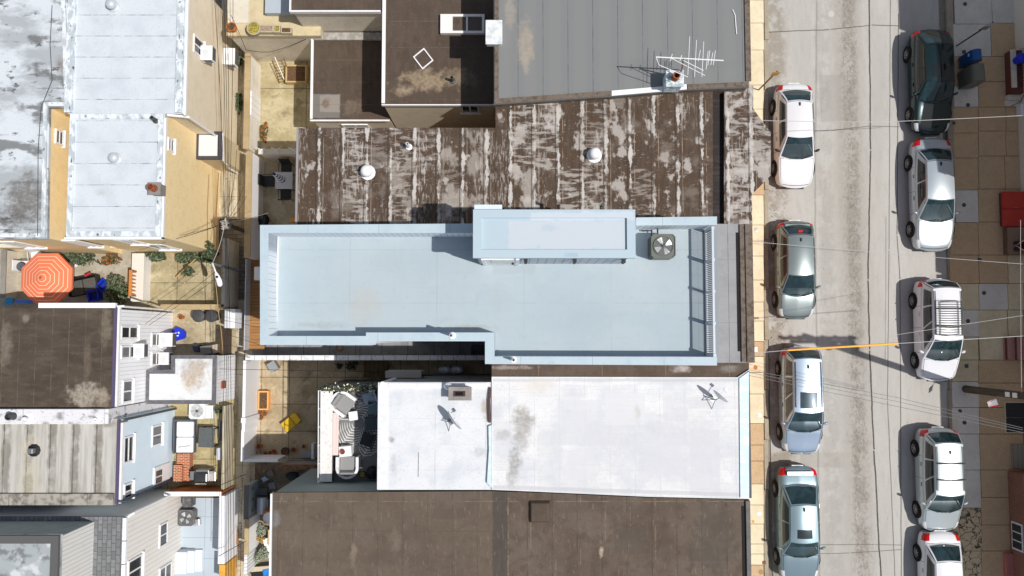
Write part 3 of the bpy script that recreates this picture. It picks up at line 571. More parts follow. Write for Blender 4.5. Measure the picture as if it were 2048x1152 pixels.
planter('long rectangular planter filled with gravel on the terrace edge', 532, 57, 3.5, (.6, .33), .3, pm, grav)
planter('small square planter between the gravel trough and the wall on the terrace edge', 553, 57, 3.5, (.3, .33), .35, pm, dryp)
planter('half shaded planter on the terrace edge tucked against the stucco wall', 572, 60, 3.5, (.45, .26), .3, pm, soil)
planter('terracotta tub at the alley corner of the terrace', 462, 53, 3.5, (.2, .2), .35, clay, soil, True)
# walls of the rear yards, one thing each
def gwall(label, name, px, z1, m, cap=None, z0=0., cat='wall', capo=.03, group='yard walls', ch=.05):
    a = R(*px, z1); t = T(name, label, cat, ((a[0]+a[1])/2, (a[2]+a[3])/2, z0), 0, group)
    MB().box(*a, z0, z1-(ch if cap else 0)).o('body', m, t)
    if cap: MB().box(a[0]-capo, a[1]+capo, a[2]-capo, a[3]+capo, z1-ch, z1).o('cap', cap, t)
    return t, a
tcop = conc('tan_coping', C(190, 168, 130), C(150, 130, 98))
wst = M('white_stucco', C(236, 232, 224), .95, layers=[('n', 2.5, .45, .7, C(205, 198, 184), .6, (1, .5, 1)), ('n', 10, .55, .75, C(180, 170, 150), .5)], bump=.5)
t, a = gwall('whitewashed yard wall with tan coping between the alley and the sunlit yard', 'yard_wall', (489, 108, 498, 296), 1.66, wst, tcop)
g = MB(); p = WX(504, 209, a[1]);
for i in range(4): g.box(a[1]+.031, a[1]+.06, p.y-.55+i*.28, p.y-.29+i*.28, .15, 1.5)
g.box(a[1]+.002, a[1]+.03, p.y-.58, p.y+.59, .1, 1.55); g.o('panel', whitem, t)
ivy_wall_x = a[0]
gwall('bright white yard wall with tan coping between the alley and the shaded patio', 'yard_wall', (491, 304, 501, 514), 1.9, M('white_wall_paint', C(244, 243, 246), .8), tcop)
t, a = gwall('low pale wall with scrolled brackets dividing the sunlit yard from the shaded patio', 'yard_wall', (518, 299, 600, 307), 1.5, cream, greyst)
for i, px in enumerate((524, 553, 588)):
    c = W(px, 300, 1.5); MB().tube([(c.x-.25, c.y+.1, 1.52), (c.x-.05, c.y+.02, 1.56), (c.x+.08, c.y-.1, 1.6), (c.x+.02, c.y-.2, 1.54)], .02).tube([(c.x-.1, c.y-.12, 1.53), (c.x-.02, c.y, 1.57), (c.x+.16, c.y+.08, 1.53)], .02).o('bracket', whitem, t)
vin = M('white_vinyl_fence', C(242, 243, 248), .5)
t, a = gwall('tall white vinyl fence between the alley and the yard with the terracotta pots', 'fence', (486, 722, 490, 862), 2.1, vin, vin, cat='fence', capo=.02, group='white fences')
MB().box(*R(482, 836, 491, 846, 2.2), 0, 2.2).o('post', vin, t)
gwall('lower white fence panel at the alley end of the yard with the terracotta pots', 'fence', (483, 848, 487, 922), 1.9, vin, vin, cat='fence', capo=.02, group='white fences')
gwall('white fence panel across the bottom of the yard with the terracotta pots', 'fence', (488, 919, 555, 923), 1.7, vin, vin, cat='fence', capo=.02, group='white fences')
gwall('rust stained timber wall joining the white fence to the roof deck', 'yard_wall', (558, 931, 640, 938), 1.6, M('grey_render', C(160, 156, 152), .9), M('rusty_timber', C(140, 100, 66), .9, layers=[('n', 8, .45, .65, C(70, 50, 38), .8)]), ch=.12)
gwcop = M('white_coping_blocks', C(228, 230, 234), .8, layers=[('s', 'X', .52, 0, .02, C(150, 150, 155), .8, .02, 0), ('n', 7, .55, .7, C(120, 122, 126), .6)], bump=.3)
gwall('long low wall with white block coping along the dark side passage', 'yard_wall', (492, 712, 975, 719), 2.0, M('brown_block', C(110, 96, 84), .9, layers=[('n', 3, .4, .7, C(80, 70, 60), .6)]), gwcop)
gwall('grey fence panel on the alley side of the boarded walkway', 'yard_wall', (489, 518, 491, 700), 1.2, M('grey_fence', C(190, 192, 196), .8), None)
a = R(492, 516, 530, 700, .55)
dk = M('deck_boards', C(190, 140, 88), .8, layers=[('s', 'Y', .145, 0, .012, C(80, 54, 32), .9, 0, 0), ('n', 3, .4, .7, C(150, 104, 62), .6, (.3, 3, 1)), ('k', 1, C(150, 108, 66), .5, (.01, 6.9, .01))])
t = T('wooden_deck', 'orange brown boarded walkway between the alley and the blue roofed building', 'deck', ((a[0]+a[1])/2, (a[2]+a[3])/2, 0)); MB().box(*a, .45, .55).o('boards', dk, t); MB().box(a[0]+.05, a[1]-.05, a[2]+.05, a[3]-.05, 0, .449).o('frame', wood, t)
a = R(511, 535, 530, 560, .9); tag(MB().box(*a, .55, 1.0).box(a[0]-.02, a[1], a[2]-.02, a[3]+.02, 1.0, 1.04).o('storage_box', vin), 'white storage box on the boarded walkway', 'box')
# brown seamed roof -----------------------------------------------------------
wl = C(206, 200, 194)
def seamroof(n, off, amt): return brown(n, [('n', 5, .45, .7, C(72, 58, 46), .6, (2.6, .3, 1)), ('w', 3.0, .47, .6, wl, .62, (.6, 2.2, 1), .914, off, .2+amt*3.5), ('w', 1.3, .5, .6, C(190, 182, 174), .75, (1.3, .8, 1), .914, off, .16+amt*4), ('n', 1.5, .6-amt, .68-amt, wl, .7, (1.2, .9, 1)), ('n', .8, .55, .7, C(150, 140, 130), .5), ('s', 'X', .914, off, .06, C(216, 212, 208), .9, .34, .12), ('w', 5, .5, .62, C(206, 200, 194), .7, (2.6, .5, 1), .457, off, .22), ('n', 12, .62, .7, C(200, 194, 188), .55, (.5, 2.2, 1)), ('s', 'X', .914, off+.16, .014, C(190, 170, 150), .8, 0, .1), ('s', 'X', .914, off-.12, .03, C(60, 48, 40), .6, .04, 0)], C(90, 70, 54))
sx = W(686, 350, 7.5).x
rbw = seamroof('brown_seamed_roof', sx, .0); rbw2 = seamroof('brown_seamed_roof_worn', sx, .05)
P = PG([(597, 261), (992, 251), (992, 480), (597, 480)], 7.5); P = rect(P[0][0], P[1][0], W(600, 449, 10.4).y+.06, W(800, 257, 7.5).y)
hM, _ = house('row house with streaky brown seamed roof, white patched joins and a projecting bay', P, 7.5, M('sandy_wall', C(190, 170, 140), .95), rbw)
P2 = PG([(992.6, 200), (1200, 184), (1424, 166), (1424, 460), (992.6, 460)], 7.52); yb = P[0][1]; P2 = [P2[0], P2[1], P2[2], (P2[3][0], yb), (P2[4][0], yb)]
sect(hM, P2, 0, 7.52, brickm, rbw2)
P3 = PG([(1450, 173), (1505, 173), (1505, 218), (1540, 266), (1540, 350), (1503, 388), (1503, 460), (1450, 460)], 7.45); P3 = P3[:6]+[(P3[6][0], yb), (P3[7][0], yb)]
sect(hM, P3, 0, 7.45, brickm, seamroof('brown_bay_roof', W(1456, 300, 7.45).x, .09))
MB().prism([(P2[2][0]+.032, P2[2][1]-.1), (P2[2][0]+.032, yb), (P3[0][0]-.032, yb), (P3[0][0]-.032, P2[2][1]-.1)], 0, 7.22).o('gutter', M('gutter_black', C(42, 38, 38), .8, layers=[('n', 3, .45, .7, C(80, 74, 72), .5, (.3, 2, 1))]), hM)
MB().box(P[0][0]-.06, P[0][0]+.02, P[0][1], P[2][1], 7.2, 7.56).o('edge_trim', M('grey_trim', C(150, 146, 148), .6), hM)
roof_vent('domed white roof vent toward the left of the brown seamed roof', 733, 342, 7.5, .23, .5)
roof_vent('domed white roof vent near the middle of the brown seamed roof', 1190, 307, 7.52, .23, .55)
vent_pipe('white plumbing pipe leaning on the brown seamed roof', 818, 294, 7.5, .55, .06)
# grey roof aerial and its chimney
t = chimney('white patched chimney with terracotta flue at the edge of the grey roof', 1345, 164, 8.0, (.58, .55), .75, M('patched_white_block', C(222, 230, 234), .85, layers=[('n', 6, .45, .62, C(120, 150, 160), .7)], bump=.6))
zb = 10.1; ae = T('television_aerial', 'long white television aerial standing over the chimney on the grey roof', 'aerial', tuple(W(1365, 158, 8.0)))
b0, b1 = W(1312, 114, zb), W(1447, 121, zb)
am = whitem
MB().tube([b0, b1], .022, 6).o('boom', am, ae)
for x, y0, y1 in ((1378, 73, 150), (1391.5, 80, 154), (1406, 83, 154), (1414.5, 102, 139), (1418, 101, 131), (1424, 105, 130), (1429, 101, 130), (1399, 100, 122), (1343, 108, 122), (1362, 110, 122)):
    MB().tube([W(x+1.5, y0, zb+.02), W(x-2.5, y1, zb-.02)], .011, 5).o('element', am, ae)
MB().tube([W(1342, 116, zb), W(1410, 151, zb-.1)], .012).tube([W(1363, 119, zb), W(1407, 141, zb)], .014).tube([b0, W(1318, 130, zb-.1), W(1376, 154, zb-.3)], .012).o('brace', am, ae)
MB().tube([W(1367, 118, zb+.1), W(1362, 148, 8.5), W(1360, 152, 8.2)], .025).o('mast', M('rusty_mast', C(150, 100, 70), .7), ae)
c = W(1468, 28, 8.02); tag(MB().tube([W(1465, 19, 8.03), W(1470, 30, 8.03), W(1473, 68, 8.03)], .02).o('cable', whitem), 'short white cable lying near the street edge of the grey roof', 'cable')
# blue roofed building with roof terrace ----------------------------------------
ZD, ZP, ZS = 9.3, 10.4, 12.4
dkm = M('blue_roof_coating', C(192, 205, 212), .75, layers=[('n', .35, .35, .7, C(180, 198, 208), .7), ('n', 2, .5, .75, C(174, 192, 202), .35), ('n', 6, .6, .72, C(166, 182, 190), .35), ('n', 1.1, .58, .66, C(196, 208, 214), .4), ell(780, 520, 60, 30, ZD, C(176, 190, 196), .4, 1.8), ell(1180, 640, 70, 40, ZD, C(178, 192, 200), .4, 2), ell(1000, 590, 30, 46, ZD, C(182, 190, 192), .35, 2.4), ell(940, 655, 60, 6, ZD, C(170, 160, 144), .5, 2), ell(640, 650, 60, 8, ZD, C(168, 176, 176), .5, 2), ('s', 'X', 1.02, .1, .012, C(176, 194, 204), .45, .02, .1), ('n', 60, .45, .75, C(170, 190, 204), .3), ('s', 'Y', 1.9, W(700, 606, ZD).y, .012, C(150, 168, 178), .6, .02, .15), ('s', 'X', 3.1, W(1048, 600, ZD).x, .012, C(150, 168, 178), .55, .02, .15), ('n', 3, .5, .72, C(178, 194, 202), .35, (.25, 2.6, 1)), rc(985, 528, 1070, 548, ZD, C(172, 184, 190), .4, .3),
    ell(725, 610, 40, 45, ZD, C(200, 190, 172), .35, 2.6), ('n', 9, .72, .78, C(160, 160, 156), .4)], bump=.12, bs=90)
parm = M('blue_parapet_cap', C(200, 218, 228), .7, layers=[('n', 7, .55, .72, C(176, 192, 202), .4), ('s', 'X', 2.44, .3, .012, C(140, 156, 168), .7, .01, 0), ('n', 1.5, .4, .7, C(180, 202, 216), .5)])
bsid = M('parapet_siding', C(222, 228, 234), .6, layers=[('s', 'Y', .21, .05, .012, C(150, 160, 170), .75, 0, 0), ('s', 'X', .21, .03, .012, C(130, 142, 154), .75, 0, 0)])
U = [(945, 447), (520, 450), (520, 690), (740, 690), (740, 682.5), (970, 682.5), (970, 728), (1434, 731), (1434, 714), (989, 713), (989, 665), (732, 665), (732, 672), (537, 672), (537, 466), (945, 466)]
out = PG([(520, 450), (945, 447), (945, 438), (1434, 433), (1434, 731), (970, 728), (970, 682.5), (740, 682.5), (740, 690), (520, 690)], ZP)
x0 = out[0][0]; out[0] = (x0, out[0][1]); oc = ccw(out)
hBL = T('row_house', 'three storey house with pale blue roof terrace at the middle', 'house', (out[0][0]+6, 0, 0), 0, 'row houses')
MB().prism(offs(oc, -.04), 0, ZD-.16, top=False).o('wall', M('light_siding', C(214, 222, 230), .7, layers=[('s', 'Z', .2, 0, .015, C(150, 160, 170), .7, 0, 0)]), hBL)
MB().prism(offs(oc, -.06), ZD-.16, ZD).o('roof', dkm, hBL)
par = MB().prism(PG(U, ZP), ZD-.12, ZP, 0, mt=1)
par.prism(PG([(1272, 435), (1434, 433), (1434, 450), (1272, 451)], ZP), ZD-.12, ZP, 0, mt=1); par.o('parapet', [bsid, parm], hBL)
# low white skirting at the foot of the parapet
a = R(557, 474, 960, 660, ZD)
MB().box(a[0]-.03, a[0]+.0, a[2]+.05, a[3], ZD+.001, ZD+.12).o('skirting', white, hBL)
# stair house on the roof
a = R(946, 419, 1271, 516, ZS); Q = rect(*a)
stm = M('stair_house_batten', C(240, 245, 250), .6, layers=[('s', 'X', .29, a[0]+.1, .03, C(92, 104, 118), .9, 0, 0), ('s', 'Y', .29, a[2]+.1, .02, C(150, 160, 172), .7, 0, 0)])
srm = M('stair_house_roof', C(192, 212, 224), .7, layers=[rc(1017, 442, 1252, 498, ZS-.1, C(214, 220, 228), .7, .2), rc(1060, 424, 1268, 440, ZS, C(214, 224, 234), .8, .3), ell(1100, 455, 22, 12, ZS, C(190, 208, 220), .8, 1.6), ell(1076, 494, 6, 5, ZS, C(186, 204, 216), .8), rc(1128, 505, 1156, 514, ZS, C(176, 200, 216), .9, .1), ('n', 3, .5, .75, C(205, 216, 226), .3)])
sh = T('stair_house', 'pale blue stair house with batten walls standing on the roof terrace', 'stair house', ((a[0]+a[1])/2, (a[2]+a[3])/2, ZD))
MB().prism(offs(Q, -.09), ZD, ZS-.2, top=False).o('wall', stm, sh)
MB().prism(Q, ZS-.2, ZS-.1).o('roof', srm, sh)
MB().ring(Q, .27, ZS-.0999, ZS).o('rim', srm, sh)
YS = a[2]+.09
p0, p1 = WY(973, 526, YS).x, WY(1031, 526, YS).x
dr = MB().box(p0, p1, YS-.05, YS-.002, ZD+.02, ZD+2.1).o('door', white, sh)
MB().box(p0+.22, p1-.22, YS-.07, YS-.051, ZD+.95, ZD+1.95).o('pane', M('door_glass', C(170, 180, 176), .1), sh).parent = dr
MB().box(p1-.14, p1-.06, YS-.12, YS-.051, ZD+.95, ZD+1.08).o('handle', black, sh).parent = dr
MB().box(p0-.12, p0-.002, YS-.07, YS-.001, ZD, ZD+2.2).box(p1+.002, p1+.12, YS-.07, YS-.001, ZD, ZD+2.2).o('door_frame', white, sh)
for px in (1050, 1142, 1234):
    x = WY(px, 527, YS).x
    l = MB().box(x-.06, x+.06, YS-.06, YS-.001, ZD+1.75, ZD+1.95).tube([(x, YS-.1, ZD+1.6), (x, YS-.1, ZD+1.98)], .06, 10).o('wall_lamp', black, sh)
    MB().tube([(x, YS-.1, ZD+1.5), (x, YS-.1, ZD+1.599)], .045, 10).o('lamp_glass', M('lamp_brass', C(220, 180, 120), .4), sh).parent = l
b = R(950, 411, 1003, 425, 11.6); tag(MB().box(b[0], b[1], a[3]-.09, b[3], 11.2, 11.6).box(b[0]-.02, b[1]+.02, a[3]-.09, b[3]+.02, 11.601, 11.64).o('vent_box', M('blue_white_box', C(214, 228, 240), .6)), 'white box vent fixed to the back of the stair house', 'vent')
c = W(1222, 414, 11.2); tag(MB().tube([(c.x-.3, a[3]-.09, 11.1), (c.x-.3, c.y+.05, 11.1), (c.x-.3, c.y+.05, 11.45)], .07).tube([(c.x+.4, a[3]-.09, 11.2), (c.x+.4, c.y+.02, 11.2)], .06).o('exhaust_pipe', darkgrey), 'dark exhaust elbow on the back of the stair house', 'pipe')
vent_pipe('white pipe standing on the jog of the blue parapet', 905, 671, ZP, .75, .055)
vent_pipe('white pipe standing on the long blue parapet beside the white roofed house', 1027, 719, ZP, .6, .055)
# open front railing
rl = T('railing', 'grey blue metal railing in four panels along the street edge of the roof terrace', 'railing', (W(1413, 580, ZD).x, 0, ZD))
xr = W(1412, 580, ZD).x; yr0, yr1 = W(1412, 712, ZD).y, W(1412, 461, ZD).y
rm = M('railing_metal', C(196, 203, 212), .4); rmd = M('railing_dark', C(44, 50, 60), .5)
MB().box(xr-.035, xr+.035, yr0, yr1, ZD+1.02, ZD+1.08).o('top_rail', rm, rl)
MB().box(xr-.025, xr+.025, yr0, yr1, ZD+.1, ZD+.15).o('bottom_rail', rm, rl)
for i in range(5):
    y = yr0+.05+(yr1-yr0-.1)*i/4; MB().box(xr-.05, xr+.05, y-.045, y+.045, ZD, ZD+1.13).o('post', rm, rl)
bl = MB(); n = 66
for i in range(n):
    y = yr0+.1+(yr1-yr0-.2)*i/(n-1); bl.box(xr-.012, xr+.012, y-.011, y+.011, ZD+.15, ZD+1.02)
bl.o('balusters', rmd, rl)
MB().box(xr-.1, xr+.42, yr0-.02, yr1+.1, ZD+.0005, ZD+.02).o('edge_strip', M('deck_edge_grey', C(150, 160, 168), .6), rl)
# lower front roof of the same house
a = R(1400, 449, 1503, 724, 7.5)
fr = M('grey_front_roof', C(168, 168, 170), .8, layers=[('n', 1.4, .4, .7, C(150, 150, 152), .6), ('n', 30, .45, .75, C(135, 135, 136), .4), ('s', 'X', 3, W(1458, 600, 7.5).x, .012, C(90, 90, 92), .8, .02, 0), ('s', 'Y', 2.4, .5, .01, C(120, 120, 122), .6, .02, 0)], bump=.2)
sect(hBL, rect(out[3][0]-.6, a[1], a[2], a[3]), 0, 7.46, brickm, fr)
MB().box(W(1474, 580, 7.5).x, W(1480, 580, 7.5).x, a[2]+.4, a[3]-.3, 7.4605, 7.475).o('gutter_slot', M('slot_black', C(34, 32, 34), .9), hBL)
MB().box(W(1481, 580, 7.5).x, a[1]+.03, a[2], a[3], 7.461, 7.54).box(W(1491, 580, 7.5).x, a[1]+.05, a[2]-.02, a[3], 7.541, 7.6).o('cornice', edgeb, hBL)
# white roofed house K ----------------------------------------------------------
wk = roofw('white_membrane', [('s', 'X', .94, W(1069, 850, 7.5).x, .009, C(196, 198, 205), .75, .01, .2), ('s', 'Y', 1.0, -4, .008, C(200, 202, 208), .6, .03, .15), ('k', 1, C(214, 214, 220), .5, (1.06, 2.2, .01)),
    ell(1046, 838, 26, 34, 7.5, C(150, 142, 134), .75, 1.8), ell(1040, 870, 20, 40, 7.5, C(160, 154, 148), .65, 2), ell(1030, 925, 16, 40, 7.5, C(150, 146, 142), .75, 1.8), ell(1022, 955, 12, 24, 7.5, C(160, 156, 152), .6, 1.8), ell(1005, 870, 22, 14, 7.5, C(180, 180, 182), .7, 1.6), ell(1300, 890, 220, 90, 7.5, C(214, 216, 222), .7, 1.5), rc(1115, 800, 1205, 890, 7.5, C(220, 222, 228), .6), rc(1210, 785, 1290, 850, 7.5, C(228, 229, 234), .8), rc(1290, 870, 1365, 950, 7.5, C(222, 223, 229), .6), rc(1135, 900, 1190, 960, 7.5, C(226, 226, 230), .7), rc(1380, 860, 1440, 990, 7.5, C(218, 219, 225), .6), ('n', 4, .5, .75, C(214, 216, 222), .5, (.3, 2.5, 1)), ln((985, 760), (1476, 760), 7.5, 8, C(190, 190, 194), .45, .1), ln((985, 974), (1490, 990), 7.5, 10, C(196, 197, 202), .5, .1), ell(1275, 825, 8, 26, 7.5, C(196, 190, 178), .5, 2), ell(1075, 770, 40, 20, 7.5, C(226, 216, 200), .5, 2), ('n', 26, .73, .78, C(110, 112, 118), .6)], C(243, 243, 244))
K = PG([(985, 755), (1476, 756), (1497, 742), (1497, 996), (1480, 996), (1300, 992), (1100, 983), (985, 978)], 7.5); K = [(K[0][0], K[0][1])]+K[1:]
hK, _ = house('white roofed row house below the blue roof terrace, with a lower rear wing', K, 7.5, brickm, wk)
bs = brown('brown_valley_roof', [('s', 'X', 2.4, 1, .012, C(150, 135, 120), .7, .02, 0), ell(1365, 738, 22, 10, 7.5, C(210, 200, 195), .8, 1.8), ell(1020, 735, 60, 5, 7.5, C(190, 176, 168), .6, 2.2), ell(1460, 738, 24, 10, 7.5, C(150, 148, 142), .8)], C(106, 90, 78))
ky = K[0][1]; a = R(985, 735, 1497, 756, 7.42)
sect(hK, rect(a[0], a[1], K[1][1]+.035, W(1000, 729, ZP).y-.06), 0, 7.4, brickm, bs)
MB().prism(PG([(1478, 757), (1497, 743), (1497, 996), (1480, 995)], 7.5), 7.501, 7.56).o('front_flashing', M('pale_blue_flashing', C(200, 222, 230), .5, layers=[('n', 3, .45, .65, C(236, 242, 246), .7, (.5, 1.4, 1))], bump=.6, bs=6), hK)
MB().box(W(1497.5, 870, 7.5).x, W(1501, 870, 7.5).x, W(1500, 996, 7.5).y, W(1500, 742, 7.5).y, 7.2, 7.52).o('cornice', M('grey_cornice', C(92, 94, 98), .8), hK)
wk2 = roofw('white_wing_roof', [('s', 'X', 1.9, W(775, 850, 6.7).x, .02, C(205, 205, 210), .7, .03, .1), ('s', 'Y', .95, -5, .01, C(205, 206, 212), .55, .03, .2), ell(970, 815, 10, 22, 7.42, C(188, 170, 150), .85, 1.5), ell(784, 880, 8, 8, 7.42, C(120, 118, 120), .7, 1.8), ell(960, 905, 18, 12, 7.42, C(196, 196, 198), .6, 1.8), ln((837, 903), (836, 955), 7.42, 2, C(90, 95, 105), .9, .05), ell(788, 930, 8, 26, 7.42, C(200, 200, 206), .7, 2)], C(238, 240, 244))
a = R(757, 766, 984, 978, 7.42)
sect(hK, rect(a[0], K[0][0]-.01, a[2], a[3]), 0, 7.42, M('dark_breezeway_wall', C(150, 150, 150), .9, layers=[('n', 2, .4, .7, C(110, 112, 112), .5)]), wk2)
KW = a
MB().box(a[0]-.03, a[0]+.35, a[2], a[3], 7.421, 7.455).box(a[0]+.36, K[0][0]-.2, a[3]-.2, a[3], 7.421, 7.47).o('edge_flashing', M('white_flashing', C(226, 228, 233), .6, layers=[('n', 5, .45, .7, C(206, 209, 215), .5)]), hK)
MB().prism(PG([(977, 852), (983, 850), (983, 975), (974, 965), (978, 900)], 7.5), 7.421, 7.56).o('step_flashing', M('pale_blue_flashing'  , C(200, 222, 230)), hK)
tag(MB().tube([W(980, 775, 7.5), W(979, 790, 7.54), W(978, 800, 7.54), W(979, 845, 7.54)], .05).o('downspout', M('dark_brown_pipe', C(80, 60, 56), .6)), 'dark brown pipe running down between the white roof and its rear wing', 'pipe')
# raised roof deck behind the white wing
a = R(640, 772, 790, 972, 4.8)
dkf = M('deck_membrane', C(150, 148, 148), .9, layers=[('n', 1.4, .4, .7, C(128, 128, 128), .6), ('n', 30, .45, .75, C(120, 120, 120), .4)])
sect(hK, rect(a[0], KW[0]+.005, a[2], a[3]), 0, 4.8, M('grey_deck_wall', C(130, 130, 130), .9, layers=[('n', 2, .4, .7, C(108, 108, 110), .6)]), dkf)
DKR = a
# L: big brown roof at the bottom ----------------------------------------------
rl_ = brown('big_brown_roof', [('s', 'X', .93, W(1155, 1060, 7.6).x, .02, C(70, 60, 52), .65, .08, .2), ('s', 'X', .93, W(1162, 1060, 7.6).x, .03, C(136, 124, 110), .5, .1, -.02), ('s', 'X', 40, W(1016, 1060, 7.6).x, .014, C(176, 160, 140), .8, .02, 0), ('s', 'Y', 30, W(700, 1005, 7.6).y, .016, C(150, 136, 120), .7, .06, .1),
    ln((560, 1062), (980, 1066), 7.6, 3, C(86, 76, 68), .5, .1), rc(860, 1020, 930, 1040, 7.6, C(88, 78, 70), .6, .05), rc(1380, 1100, 1440, 1125, 7.6, C(90, 80, 72), .6, .05), ell(790, 1085, 14, 30, 7.6, C(140, 128, 114), .6, 2), ell(705, 1110, 8, 26, 7.6, C(176, 162, 144), .6, 2), ell(1204, 1105, 5, 14, 7.6, C(206, 192, 170), .8, 1.6), rc(984, 900, 1016, 1400, 7.6, C(78, 72, 68), .75, .25), rc(400, 900, 985, 1400, 7.6, C(112, 99, 86), .35, .3), ell(550, 1040, 10, 20, 7.6, C(150, 152, 156), .6), ell(1430, 1080, 50, 90, 7.6, C(92, 86, 80), .6, 1.4), ell(800, 1120, 130, 20, 7.6, C(92, 80, 70), .5, 2), rc(1230, 1060, 1290, 1110, 7.6, C(94, 84, 74), .6), ell(620, 1075, 60, 40, 7.6, C(118, 106, 94), .5, 2), ell(1250, 1020, 160, 10, 7.6, C(92, 82, 74), .6, 1.6), ('n', 6, .58, .72, C(140, 128, 114), .45, (1.6, .5, 1))], C(114, 101, 89))
Lp = PG([(547, 987), (985, 984), (1100, 988), (1300, 997), (1497, 1001), (1497, 1260), (1000, 1260), (1000, 1182), (547, 1182)], 7.4)
hL, _ = house('row house with wide dark brown roof along the bottom edge', Lp, 7.4, M('teal_grey_wall', C(150, 162, 160), .9), rl_)
MB().box(W(1484, 1070, 7.4).x, W(1491, 1070, 7.4).x, Lp[5][1], Lp[4][1]-.2, 7.4005, 7.42).o('gutter_slot', M('slot_black', C(34, 32, 34)), hL)
MB().box(W(1491.5, 1070, 7.4).x, W(1500, 1070, 7.4).x, Lp[5][1], Lp[4][1], 7.2, 7.5).o('cornice', M('grey_cornice_bottom', C(110, 108, 106), .8, layers=[('n', 4, .4, .7, C(88, 86, 84), .6)]), hL)
MB().box(Lp[0][0]-.1, Lp[0][0]-.035, Lp[8][1], Lp[0][1], 7.1, 7.46).o('edge_trim', white, hL)
b = R(1058, 1004, 1102, 1046, 7.6); mh = MB()
mh.lathe([((b[1]-b[0])*.72, 0), ((b[1]-b[0])*.66, .06), ((b[1]-b[0])*.58, .18), ((b[1]-b[0])*.55, .2)], ((b[0]+b[1])/2, (b[2]+b[3])/2, 0), 4)
v = [Vector(p) for p in mh.v]; c0 = Vector(((b[0]+b[1])/2, (b[2]+b[3])/2, 0)); mh.v = [tuple(c0+Matrix.Rotation(pi/4, 3, 'Z') @ (p-c0)+Vector((0, 0, 7.401))) for p in v]
tag(mh.o('roof_hatch', brown('hatch_roofing', []), bevel=.04), 'square hatch covered in brown roofing on the wide brown roof', 'roof hatch')
# facade windows toward the street, one storey row per house (seen only from the side)
for h_, X, y0_, y1_, zt in ((hG, W(1497, 100, 8).x, W(1497, 190, 8).y, W(1497, 10, 8).y, 8), (hK, K[2][0], K[3][1], K[2][1], 7.5), (hL, Lp[4][0], Lp[5][1], Lp[4][1], 7.4)):
    for z in (1.2, 4.2):
        for k in range(2):
            y = y0_+(y1_-y0_)*(.3+.4*k); f = MB().box(X+.001, X+.08, y-.5, y+.5, z, z+1.6).o('window', white, h_)
            MB().box(X+.0805, X+.09, y-.42, y+.42, z+.08, z+1.52).o('pane', glass, h_).parent = f
# ================================================================= cars
def itp(t, tab):
    for (a, x), (b, y) in zip(tab, tab[1:]):
        if t <= b:
            k = max(0, (t-a)/(b-a)) if b > a else 0; return x+(y-x)*k
    return tab[-1][1]
def paint(n, col, metal=.55, rough=.28): return M(n, col, rough, metal, coat=.6, layers=[('n', 3, .5, .8, tuple(c*.9 for c in col), .3)], obj=True)
cglass = M('car_glass', C(26, 50, 56), .03, layers=[('n', 1.8, .45, .62, C(56, 84, 90), .5)], obj=True, spec=.9, alpha=.8)  # the lighter noise paints reflections into the glass colour
seatm = M('seat_fabric', C(120, 114, 106), .9); dashm = M('interior_dark', C(46, 46, 46), .9, layers=[('n', 4, .4, .7, C(70, 68, 64), .5)], obj=True)
csg = M('car_glass_dark', C(24, 32, 36), .04, obj=True, spec=.8, alpha=.8)
redl = M('tail_light_red', C(200, 20, 24), .2); clr = M('head_light', C(225, 228, 232), .1, .2); rimm = M('alloy_rim', C(190, 188, 184), .35, .6)
gapm = M('panel_gap', C(30, 30, 32), .8); chrome = M('chrome', C(220, 222, 225), .12, .9); well = M('wheel_well', C(14, 14, 15), .9)
